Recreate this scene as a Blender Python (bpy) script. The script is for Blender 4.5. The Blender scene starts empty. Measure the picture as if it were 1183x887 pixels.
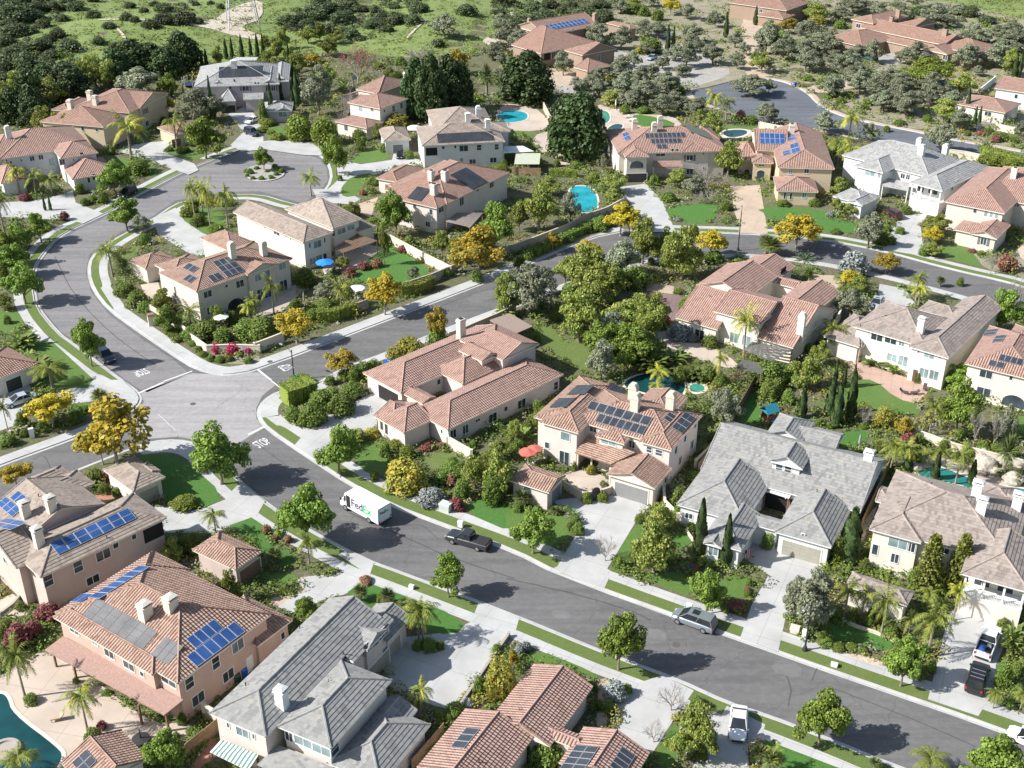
import bpy, bmesh, math, random
from mathutils import Vector, Matrix, noise
from mathutils.geometry import delaunay_2d_cdt, tessellate_polygon
R = math.radians
rnd = random.Random(7)
scene = bpy.context.scene
COL = scene.collection
# ------------------------------------------------------------------ camera model: a drone 88 m above the street
IW, IH = 1183.0, 887.0
F = 1400.0
PITCH = R(28.5)
CZ = 88.0
cp, sp = math.cos(PITCH), math.sin(PITCH)

def G(px, py, z=0.0):
    """point of the place at height z seen at picture position px,py"""
    a = (px - IW/2)/F
    b = -(py - IH/2)/F
    d = Vector((a, cp + b*sp, -sp + b*cp))
    t = (z - CZ)/d.z
    return Vector((d.x*t, d.y*t, z))

def ray(px, py):
    a = (px - IW/2)/F
    b = -(py - IH/2)/F
    return Vector((0, 0, CZ)), Vector((a, cp + b*sp, -sp + b*cp)).normalized()

def proj(p):
    x, y, z = p[0], p[1], p[2]-CZ
    f = y*cp - z*sp
    return IW/2 + F*x/f, IH/2 - F*(y*sp + z*cp)/f

def depth(p):
    return p[1]*cp - (p[2]-CZ)*sp

def height_at(P, ytop):
    a = P.y*sp + (P.z-CZ)*cp
    b = depth(P)
    v = -(ytop - IH/2)/F
    return (v*b - a)/(cp + v*sp)

def hill(x, y):
    """gentle swells of the open hillside, nothing under the houses"""
    def sm(a, b, t):
        t = max(0.0, min(1.0, (t-a)/(b-a)))
        return t*t*(3-2*t)
    if y < 300: return 0.0
    m = sm(345, 420, y)*(1-sm(-28, 6, x))
    h = m*(2.2 + 1.6*math.sin(x/23.0+1.3)*math.cos(y/31.0) + 1.1*math.sin(x/13.0-y/19.0))
    h += sm(560, 1500, y)*70*(0.6+0.4*math.sin(x/210.0+0.6))
    return max(0.0, h)

def GH(px, py):
    z = 0.0
    for i in range(6):
        p = G(px, py, z)
        z = hill(p.x, p.y)
    p.z = z
    return p

K4 = 1183/300.0
FR = {}
for i in range(16):
    FR['r%d' % i] = ([0, 295, 590, 883][i % 4], [0, 220, 440, 662][i//4], K4)
FR['p'] = (0, 0, 1.0)
for k, v in dict(a1=(0,530,5.915), a2=(40,620,3.943), a3=(240,670,4.088), a4=(480,752,4.225), a5=(420,350,4.929),
     a6=(580,430,4.929), a7=(770,460,4.435), a8=(983,540,5.915), b1=(150,250,5.915), b2=(270,170,6.572),
     b3=(425,110,5.915), b4=(700,120,4.55), b5=(770,280,5.633), b6=(970,310,5.216), b7=(970,140,5.545),
     b8=(0,60,5.545), c1=(215,50,8.87), c2=(380,70,9.855), c3=(595,0,7.394), c4=(960,0,5.305), c5=(0,390,6.825),
     c6=(0,780,4.55), c7=(380,540,5.377), c8=(930,640,4.668)).items():
    FR[k] = v
def q(fr, x, y):
    o = FR[fr]
    return o[0]+x/o[2], o[1]+y/o[2]
def qs(fr, pts):
    return [q(fr, *p) for p in pts]

# ------------------------------------------------------------------ objects
def link(o, parent=None):
    COL.objects.link(o)
    if parent is not None: o.parent = parent
    return o
def tag(o, label=None, cat=None, group=None, kind=None):
    if label: o['label'] = label
    if cat: o['category'] = cat
    if group: o['group'] = group
    if kind: o['kind'] = kind
    return o
def empty(name, loc, rz=0.0):
    o = bpy.data.objects.new(name, None)
    o.empty_display_size = 0.5
    o.location = loc
    o.rotation_euler = (0, 0, rz)
    return link(o)

class MB:
    """collects faces, builds ONE mesh object"""
    def __init__(s):
        s.v = []; s.f = []; s.uv = []; s.mi = []
    def face(s, pts, uvs=None, mi=0):
        n = len(s.v)
        s.v.extend([tuple(p) for p in pts])
        s.f.append(tuple(range(n, n+len(pts))))
        s.uv.append(uvs if uvs else [(0, 0)]*len(pts)); s.mi.append(mi)
    def box(s, o, ax, ay, az, mi=0):
        """box from corner o spanned by the three vectors"""
        o = Vector(o); ax = Vector(ax); ay = Vector(ay); az = Vector(az)
        if ax.cross(ay).dot(az) < 0: ax, ay = ay, ax
        p = [o, o+ax, o+ax+ay, o+ay]
        t = [a+az for a in p]
        lx, ly, lz = ax.length, ay.length, az.length
        s.face(p[::-1], mi=mi)
        s.face(t, [(0,0),(lx,0),(lx,ly),(0,ly)], mi)
        for i in range(4):
            j = (i+1) % 4
            w = lx if i % 2 == 0 else ly
            s.face([p[i], p[j], t[j], t[i]], [(0,0),(w,0),(w,lz),(0,lz)], mi)
    def cbox(s, c, sx, sy, sz, rz=0.0, mi=0):
        """box centred in x,y on c, standing on c.z"""
        ca, sa = math.cos(rz), math.sin(rz)
        u = Vector((ca, sa, 0)); v = Vector((-sa, ca, 0))
        s.box(Vector(c)-u*sx/2-v*sy/2, u*sx, v*sy, Vector((0,0,sz)), mi)
    def taper(s, c, sx, sy, tx, ty, sz, rz=0.0, mi=0):
        ca, sa = math.cos(rz), math.sin(rz)
        u = Vector((ca, sa, 0)); v = Vector((-sa, ca, 0)); c = Vector(c); h = Vector((0,0,sz))
        p = [c-u*sx/2-v*sy/2, c+u*sx/2-v*sy/2, c+u*sx/2+v*sy/2, c-u*sx/2+v*sy/2]
        t = [c-u*tx/2-v*ty/2+h, c+u*tx/2-v*ty/2+h, c+u*tx/2+v*ty/2+h, c-u*tx/2+v*ty/2+h]
        s.face(p[::-1], mi=mi); s.face(t, mi=mi)
        for i in range(4):
            j = (i+1) % 4
            s.face([p[i], p[j], t[j], t[i]], mi=mi)
    def tube(s, pts, rads, n=7, mi=0, cap=True):
        rings = []
        for i, p in enumerate(pts):
            p = Vector(p)
            a = Vector(pts[max(0, i-1)]); b = Vector(pts[min(len(pts)-1, i+1)])
            d = (b-a).normalized()
            x = d.cross(Vector((0.31, 0.95, 0.05)))
            if x.length < .1: x = d.cross(Vector((1, 0, 0)))
            x.normalize(); y = d.cross(x)
            r = rads[i] if not isinstance(rads, (int, float)) else rads
            rings.append([p + x*r*math.cos(2*math.pi*k/n) + y*r*math.sin(2*math.pi*k/n) for k in range(n)])
        for i in range(len(rings)-1):
            for k in range(n):
                m = (k+1) % n
                s.face([rings[i][k], rings[i][m], rings[i+1][m], rings[i+1][k]], mi=mi)
        if cap:
            s.face(rings[0][::-1], mi=mi); s.face(rings[-1], mi=mi)
    def disc(s, c, r, n=16, nrm=Vector((0,0,1)), mi=0):
        x = nrm.cross(Vector((0.3, 0.9, 0.2))).normalized(); y = nrm.cross(x)
        s.face([Vector(c)+x*r*math.cos(2*math.pi*k/n)+y*r*math.sin(2*math.pi*k/n) for k in range(n)], mi=mi)
    def lathe(s, c, prof, n=14, mi=0):
        c = Vector(c)
        rings = [[c+Vector((r*math.cos(2*math.pi*k/n), r*math.sin(2*math.pi*k/n), z)) for k in range(n)] for r, z in prof]
        for i in range(len(rings)-1):
            for k in range(n):
                m = (k+1) % n
                s.face([rings[i][k], rings[i][m], rings[i+1][m], rings[i+1][k]], mi=mi)
        s.face(rings[0][::-1], mi=mi); s.face(rings[-1], mi=mi)
    def mesh(s, name, mats, org=None, smooth=False):
        me = bpy.data.meshes.new(name)
        vs = s.v if org is None else [(a[0]-org[0], a[1]-org[1], a[2]-org[2]) for a in s.v]
        me.from_pydata(vs, [], s.f)
        if not isinstance(mats, (list, tuple)): mats = [mats]
        for m in mats: me.materials.append(m)
        if any(u != [(0, 0)]*len(u) for u in s.uv):
            l = me.uv_layers.new(name='UVMap')
            flat = [c for u in s.uv for t in u for c in t]
            l.data.foreach_set('uv', flat)
        if any(s.mi): me.polygons.foreach_set('material_index', s.mi)
        if smooth: me.polygons.foreach_set('use_smooth', [True]*len(s.f))
        me.update()
        return me
    def build(s, name, mats, parent=None, org=None, smooth=False):
        if not s.f: return None
        return link(bpy.data.objects.new(name, s.mesh(name, mats, org, smooth)), parent)

# ------------------------------------------------------------------ materials
class NT:
    def __init__(s, name):
        s.m = bpy.data.materials.new(name); s.m.use_nodes = True
        s.t = s.m.node_tree; s.n = s.t.nodes; s.l = s.t.links
        s.b = s.n['Principled BSDF']; s.out = s.n['Material Output']
    def node(s, ty, **kw):
        n = s.n.new(ty)
        for k, v in kw.items():
            if k[0] == '_': setattr(n, k[1:], v)
            else: n.inputs[k.replace('__', ' ')].default_value = v
        return n
    def con(s, a, b): s.l.new(a, b)
    def noise(s, vec, scale, detail=3, rough=.6):
        n = s.node('ShaderNodeTexNoise', Scale=scale, Detail=detail, Roughness=rough)
        if vec is not None: s.con(vec, n.inputs['Vector'])
        return n.outputs['Fac']
    def ramp(s, fac, stops):
        n = s.n.new('ShaderNodeValToRGB'); s.con(fac, n.inputs[0])
        e = n.color_ramp.elements
        while len(e) < len(stops): e.new(.5)
        for i, (p, c) in enumerate(stops):
            e[i].position = p; e[i].color = (*c, 1) if len(c) == 3 else c
        return n.outputs[0]
    def mix(s, fac, a, b, mode='MIX'):
        n = s.n.new('ShaderNodeMix'); n.data_type = 'RGBA'; n.blend_type = mode
        for i, x in ((0, fac), (6, a), (7, b)):
            if hasattr(x, 'is_output'): s.con(x, n.inputs[i])
            elif isinstance(x, (int, float)): n.inputs[i].default_value = x
            else: n.inputs[i].default_value = (*x, 1)
        return n.outputs[2]
    def math(s, op, a, b=None, c=None):
        n = s.n.new('ShaderNodeMath'); n.operation = op
        for i, x in enumerate((a, b, c)):
            if x is None: continue
            if hasattr(x, 'is_output'): s.con(x, n.inputs[i])
            else: n.inputs[i].default_value = x
        return n.outputs[0]
    def pos(s): return s.n.new('ShaderNodeNewGeometry').outputs['Position']
    def bump(s, h, strength=.3, dist=.1):
        n = s.node('ShaderNodeBump', Strength=strength, Distance=dist)
        s.con(h, n.inputs['Height']); s.con(n.outputs[0], s.b.inputs['Normal'])
    def col(s, c): s.con(c, s.b.inputs['Base Color'])
    def rough(s, r): s.b.inputs['Roughness'].default_value = r

MATS = {}
def simple(name, c, rough=.7, var=.12, scale=1.5, metal=0.0, bump=0.0):
    if name in MATS: return MATS[name]
    t = NT(name); p = t.pos()
    n = t.noise(p, scale, 4)
    d = tuple(x*(1-var) for x in c); l = tuple(min(1, x*(1+var)) for x in c)
    t.col(t.ramp(n, [(.3, d), (.7, l)])); t.rough(rough); t.b.inputs['Metallic'].default_value = metal
    if bump: t.bump(t.noise(p, scale*14, 3), bump, .02)
    MATS[name] = t.m
    return t.m
def glass(name, c, rough=.06):
    if name in MATS: return MATS[name]
    t = NT(name); p = t.pos()
    t.col(t.ramp(t.noise(p, .35, 2), [(.35, tuple(x*.6 for x in c)), (.65, tuple(x*1.4 for x in c))]))
    t.rough(rough); t.b.inputs['IOR'].default_value = 1.5
    MATS[name] = t.m
    return t.m
def stucco(name, c):
    if name in MATS: return MATS[name]
    t = NT(name); p = t.pos()
    a = t.noise(p, .5, 4); b = t.noise(p, 9, 3)
    col = t.ramp(a, [(.3, tuple(x*.93 for x in c)), (.7, tuple(min(.9, x*1.05) for x in c))])
    mp = t.node('ShaderNodeMapping', Scale=(3, 3, .25)); t.con(p, mp.inputs['Vector'])
    st = t.ramp(t.noise(mp.outputs[0], 1.2, 4), [(.45, (1, 1, 1)), (.8, (.90, .885, .87))])
    t.col(t.mix(.55, col, t.mix(1.0, col, st, 'MULTIPLY'))); t.rough(.9); t.bump(b, .25, .015)
    MATS[name] = t.m
    return t.m
def tile_roof(name, c, c2, barrel=True, pitch=.36, course=.42, spots=None):
    if name in MATS: return MATS[name]
    t = NT(name)
    uv = t.n.new('ShaderNodeUVMap').outputs[0]
    sep = t.n.new('ShaderNodeSeparateXYZ'); t.con(uv, sep.inputs[0])
    u, v = sep.outputs[0], sep.outputs[1]
    row = t.math('FLOOR', t.math('DIVIDE', v, course))
    wu = t.math('DIVIDE', u, pitch)
    if not barrel: wu = t.math('ADD', wu, t.math('MULTIPLY', row, .5))
    cu = t.math('FLOOR', wu)
    cmb = t.n.new('ShaderNodeCombineXYZ'); t.con(cu, cmb.inputs[0]); t.con(row, cmb.inputs[1])
    wn = t.n.new('ShaderNodeTexWhiteNoise'); wn.noise_dimensions = '2D'; t.con(cmb.outputs[0], wn.inputs['Vector'])
    big = t.noise(t.pos(), .22, 5)
    med = t.noise(t.pos(), 1.1, 4)
    col = t.ramp(wn.outputs['Value'], [(0, c2 if barrel else tuple(x*.84 for x in c2)), (.45, c), (1, tuple(min(1, x*(1.12 if barrel else 1.17)) for x in c))])
    col = t.mix(t.math('MULTIPLY', t.ramp(big, [(.35, (0,0,0)), (.7, (1,1,1))]), .5), col, tuple(x*.82 for x in c))
    col = t.mix(t.math('MULTIPLY', t.ramp(med, [(.5, (0,0,0)), (.78, (1,1,1))]), .35), col, tuple(min(1, x*1.3) for x in c))
    if spots:
        n2 = t.n.new('ShaderNodeTexWhiteNoise'); n2.noise_dimensions = '2D'
        c3 = t.n.new('ShaderNodeCombineXYZ'); t.con(t.math('ADD', t.math('FLOOR', t.math('DIVIDE', wu, 1.6)), 40.0), c3.inputs[0]); t.con(row, c3.inputs[1])
        t.con(c3.outputs[0], n2.inputs['Vector'])
        col = t.mix(t.ramp(n2.outputs['Value'], [(.98, (0,0,0)), (.985, (.35,.35,.35))]), col, spots)
    t.rough(.78)
    fr = t.math('FRACT', wu)
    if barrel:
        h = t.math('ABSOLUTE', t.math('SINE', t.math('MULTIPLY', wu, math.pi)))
        # shade in the pan between two barrels, darkened into the tile colour
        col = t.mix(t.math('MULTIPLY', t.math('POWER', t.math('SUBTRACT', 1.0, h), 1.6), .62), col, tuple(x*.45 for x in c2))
        t.bump(h, 1.0, .13)
    else:
        g = t.ramp(fr, [(0, (0,0,0)), (.06, (1,1,1)), (.94, (1,1,1)), (1, (0,0,0))])
        t.bump(t.math('MULTIPLY', g, t.math('ADD', .8, t.math('MULTIPLY', wn.outputs['Value'], .2))), .5, .03)
    t.col(col)
    MATS[name] = t.m
    return t.m

def mat_asphalt(name, base, patch):
    t = NT(name); p = t.pos()
    a = t.noise(p, .06, 4); b = t.noise(p, 1.4, 5); f = t.noise(p, 14, 2)
    mp = t.node('ShaderNodeMapping', Rotation=(0, 0, R(-33)), Scale=(.05, .55, 1)); t.con(p, mp.inputs['Vector'])
    s = t.noise(mp.outputs[0], 1.0, 5, .7)
    col = t.ramp(a, [(.3, base), (.7, patch)])
    col = t.mix(t.math('MULTIPLY', t.ramp(s, [(.42, (0,0,0)), (.6, (1,1,1))]), .6), col, tuple(x*.72 for x in base))
    col = t.mix(t.math('MULTIPLY', t.ramp(b, [(.45, (0,0,0)), (.8, (1,1,1))]), .3), col, tuple(min(1, x*1.5) for x in patch))
    # hairline cracks
    v = t.node('ShaderNodeTexVoronoi', Scale=.09, _feature='DISTANCE_TO_EDGE')
    wv = t.n.new('ShaderNodeVectorMath'); wv.operation = 'MULTIPLY_ADD'
    nz = t.node('ShaderNodeTexNoise', Scale=.5, Detail=3); t.con(p, nz.inputs['Vector'])
    t.con(nz.outputs['Color'], wv.inputs[0]); wv.inputs[1].default_value = (2.2, 2.2, 0); t.con(p, wv.inputs[2])
    t.con(wv.outputs[0], v.inputs['Vector'])
    ck = t.ramp(v.outputs['Distance'], [(.0, (1,1,1)), (.007, (0,0,0))])
    col = t.mix(t.math('MULTIPLY', ck, .35), col, tuple(x*.4 for x in base))
    t.col(col); t.rough(.9); t.bump(f, .2, .01)
    return t.m
def mat_concrete(name, c, joint=1.5, rot=30):
    t = NT(name); p = t.pos()
    a = t.noise(p, .25, 5); b = t.noise(p, 2.5, 4)
    col = t.ramp(a, [(.3, tuple(x*.76 for x in c)), (.7, c)])
    col = t.mix(t.math('MULTIPLY', t.ramp(b, [(.5, (0,0,0)), (.75, (1,1,1))]), .25), col, tuple(x*.78 for x in c))
    mp = t.node('ShaderNodeMapping', Rotation=(0, 0, R(rot))); t.con(p, mp.inputs['Vector'])
    sp_ = t.n.new('ShaderNodeSeparateXYZ'); t.con(mp.outputs[0], sp_.inputs[0])
    jl = None
    for o in (0, 1):
        fr = t.math('FRACT', t.math('DIVIDE', sp_.outputs[o], joint*2))
        l = t.math('LESS_THAN', fr, .035/joint)
        jl = l if jl is None else t.math('MAXIMUM', jl, l)
    col = t.mix(t.math('MULTIPLY', jl, .6), col, tuple(x*.5 for x in c))
    t.col(col); t.rough(.85); t.bump(b, .1, .01)
    return t.m
def mat_lawn(name, a, b, dry):
    t = NT(name); p = t.pos()
    n1 = t.noise(p, .22, 4); n2 = t.noise(p, 1.6, 5); n3 = t.noise(p, 16, 3)
    col = t.ramp(n2, [(.3, a), (.7, b)])
    col = t.mix(t.math('MULTIPLY', t.ramp(n1, [(.5, (0,0,0)), (.75, (1,1,1))]), .6), col, dry)
    col = t.mix(.5, col, t.ramp(n3, [(.3, tuple(x*.5 for x in a)), (.7, tuple(x*1.5 for x in b))]))
    t.col(col); t.rough(.95); t.bump(n3, .9, .12)
    return t.m
def mat_mulch(name, stops, sc=1.0):
    t = NT(name); p = t.pos()
    n1 = t.noise(p, .16*sc, 5, .65); n2 = t.noise(p, 2.2*sc, 5, .7)
    col = t.ramp(n1, stops)
    col = t.mix(.5, col, t.ramp(n2, [(.3, tuple(x*.35 for x in stops[0][1])), (.5, stops[len(stops)//2][1]), (.72, tuple(min(1, x*1.35) for x in stops[-1][1]))]))
    t.col(col); t.rough(.97); t.bump(n2, .8, .15)
    return t.m
def mat_leaf(name, c, c2, yellow=None, ymix=0.0, trans=.25):
    t = NT(name)
    g = t.n.new('ShaderNodeNewGeometry'); oi = t.n.new('ShaderNodeObjectInfo')
    col = t.ramp(g.outputs['Random Per Island'], [(0, c2), (.5, c), (1, tuple(x*1.35 for x in c))])
    if yellow:
        # whole sprays of older leaves turn first
        tc = t.n.new('ShaderNodeTexCoord')
        n = t.noise(tc.outputs['Object'], 3.2, 2)
        k = t.ramp(t.math('ADD', n, t.math('MULTIPLY', t.math('SUBTRACT', oi.outputs['Random'], .5), .25)), [(.62-.3*ymix, (0,0,0)), (.78-.3*ymix, (1,1,1))])
        k2 = t.math('MULTIPLY', k, t.math('ADD', .55, t.math('MULTIPLY', g.outputs['Random Per Island'], .45)))
        col = t.mix(k2, col, yellow)
    hv = t.n.new('ShaderNodeHueSaturation'); t.con(col, hv.inputs['Color'])
    t.con(t.math('ADD', .485, t.math('MULTIPLY', oi.outputs['Random'], .03)), hv.inputs['Hue'])
    t.con(t.math('ADD', .8, t.math('MULTIPLY', oi.outputs['Random'], .45)), hv.inputs['Value'])
    t.con(hv.outputs[0], t.b.inputs['Base Color']); t.rough(.55)
    t.b.inputs['Specular IOR Level'].default_value = .25
    tr = t.n.new('ShaderNodeBsdfTranslucent'); t.con(hv.outputs[0], tr.inputs['Color'])
    mx = t.n.new('ShaderNodeMixShader'); mx.inputs[0].default_value = trans
    t.con(t.b.outputs[0], mx.inputs[1]); t.con(tr.outputs[0], mx.inputs[2]); t.con(mx.outputs[0], t.out.inputs['Surface'])
    return t.m
def mat_water(name, c, rough=.04):
    t = NT(name); p = t.pos()
    t.col(t.ramp(t.noise(p, .3, 2), [(.3, tuple(x*.75 for x in c)), (.7, tuple(x*1.15 for x in c))]))
    t.rough(rough); t.bump(t.noise(p, 2.0, 3), .25, .05)
    return t.m
def mat_solar(name, cell, frame, mats=False):
    t = NT(name)
    uv = t.n.new('ShaderNodeUVMap').outputs[0]
    sep = t.n.new('ShaderNodeSeparateXYZ'); t.con(uv, sep.inputs[0])
    def edge(x, n, w):
        fr = t.math('FRACT', t.math('MULTIPLY', x, n))
        return t.math('GREATER_THAN', t.math('ABSOLUTE', t.math('SUBTRACT', fr, .5)), .5-w)
    fine = t.math('MAXIMUM', edge(sep.outputs[0], 6, .05), edge(sep.outputs[1], 10, .05))
    bord = t.math('MAXIMUM', edge(sep.outputs[0], 1, .035), edge(sep.outputs[1], 1, .022))
    col = t.ramp(t.noise(t.pos(), .5, 2), [(.3, tuple(x*.7 for x in cell)), (.7, tuple(x*1.3 for x in cell))])
    col = t.mix(t.math('MULTIPLY', fine, .35), col, tuple(min(1, x*2.5+.02) for x in cell))
    col = t.mix(bord, col, frame)
    t.col(col); t.rough(.6 if mats else .18)
    return t.m

M = {}
M['asphalt'] = mat_asphalt('asphalt', (.118, .114, .112), (.150, .145, .141))
M['asphalt_court'] = mat_asphalt('asphalt_court', (.10, .11, .125), (.14, .15, .17))
M['concrete'] = mat_concrete('concrete', (.48, .475, .46))
M['kerb'] = mat_concrete('kerb_concrete', (.50, .49, .47), 3.0)
M['drive'] = mat_concrete('driveway_concrete', (.465, .458, .44), 2.4, 25)
M['tan'] = mat_concrete('tan_paving', (.50, .39, .29), 1.8, 20)
M['patio'] = mat_concrete('patio_paving', (.52, .43, .35), 2.6, 12)
M['terra'] = mat_concrete('terracotta_paving', (.42, .20, .13), .6, 28)
M['rosy'] = mat_concrete('rose_paving', (.50, .34, .27), .8, 18)
M['mauve'] = mat_concrete('mauve_pavers', (.22, .15, .14), .5, 15)
M['lawn'] = mat_lawn('lawn_grass', (.075, .150, .024), (.115, .200, .036), (.16, .19, .05))
M['lawn_dry'] = mat_lawn('parkway_grass', (.095, .145, .028), (.14, .19, .045), (.22, .21, .085))
M['turf'] = mat_lawn('lush_turf', (.050, .145, .020), (.080, .195, .030), (.10, .18, .035))
M['land'] = mat_mulch('garden_soil', [(.3, (.085, .068, .048)), (.45, (.15, .12, .085)), (.55, (.095, .11, .04)), (.75, (.22, .18, .13))])
M['xeric'] = mat_mulch('gravel_soil', [(.3, (.22, .19, .14)), (.46, (.34, .29, .225)), (.57, (.19, .185, .10)), (.68, (.31, .27, .20)), (.8, (.42, .38, .32))])
M['gravel'] = mat_mulch('pale_gravel', [(.3, (.25, .23, .21)), (.6, (.36, .34, .31)), (.8, (.45, .43, .40))], 2)
M['dirt'] = mat_mulch('bare_dirt', [(.3, (.40, .31, .22)), (.6, (.52, .42, .32)), (.8, (.60, .52, .42))])
M['meadow'] = mat_mulch('meadow_grass', [(.28, (.075, .10, .035)), (.42, (.12, .17, .042)), (.56, (.165, .225, .055)), (.75, (.22, .23, .10))], .45)
M['far'] = mat_mulch('far_ground', [(.3, (.06, .08, .03)), (.5, (.12, .15, .05)), (.75, (.20, .18, .10))], .2)
M['white'] = simple('white_paint', (.70, .70, .68), .5, .05)
M['cream'] = simple('cream_trim', (.66, .60, .50), .7, .06)
M['mark'] = simple('road_paint', (.72, .72, .70), .7, .14, 6)
M['dark'] = simple('dark_metal', (.03, .032, .035), .5, .1)
M['shut'] = simple('grey_shutter', (.16, .15, .15), .6, .1)
M['garage_grey'] = simple('grey_garage_door', (.24, .235, .23), .6, .06)
M['garage_white'] = simple('pale_garage_door', (.66, .63, .57), .6, .05)
M['garage_brown'] = simple('brown_garage_door', (.20, .12, .08), .6, .1)
M['garage_khaki'] = simple('khaki_garage_door', (.34, .32, .26), .6, .06)
M['garage_blue'] = simple('slate_garage_door', (.17, .19, .21), .6, .06)
M['door_red'] = simple('maroon_door', (.14, .06, .055), .5, .1)
M['glass'] = glass('window_glass', (.045, .06, .07))
M['glass_pale'] = glass('bright_window_glass', (.20, .27, .28), .12)
M['hole'] = simple('dark_opening', (.015, .014, .013), .9, .1)
M['wood'] = simple('cedar_fence_boards', (.33, .22, .13), .85, .25, 2.2)
M['wood_dk'] = simple('brown_fence_boards', (.17, .10, .065), .85, .25, 2.2)
M['stucco_wall'] = stucco('garden_wall_stucco', (.50, .43, .34))
M['stucco_cream'] = stucco('cream_wall_stucco', (.62, .55, .45))
M['stucco_grey'] = stucco('grey_wall_stucco', (.36, .32, .28))
M['timber'] = simple('timber_post', (.18, .11, .07), .8, .2)
M['bark'] = simple('tree_bark', (.20, .165, .125), .9, .3, 4)
M['bark_pale'] = simple('pale_bark', (.34, .31, .27), .9, .25, 4)
M['palm_bark'] = simple('palm_bark', (.27, .235, .19), .9, .3, 5)
M['solar_blue'] = mat_solar('blue_solar_cells', (.030, .075, .21), (.45, .48, .52))
M['solar_black'] = mat_solar('black_solar_cells', (.040, .045, .055), (.34, .35, .36))
M['solar_dark'] = mat_solar('dark_solar_film', (.035, .038, .043), (.05, .05, .055))
M['solar_mat'] = mat_solar('pool_heating_mat', (.105, .108, .112), (.15, .13, .12), True)
M['water_teal'] = mat_water('teal_pool_water', (.025, .20, .18))
M['water_deep'] = mat_water('deep_pool_water', (.010, .058, .064))
M['water_blue'] = mat_water('blue_pool_water', (.03, .33, .40))
M['water_green'] = mat_water('green_pool_water', (.05, .25, .18))
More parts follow.
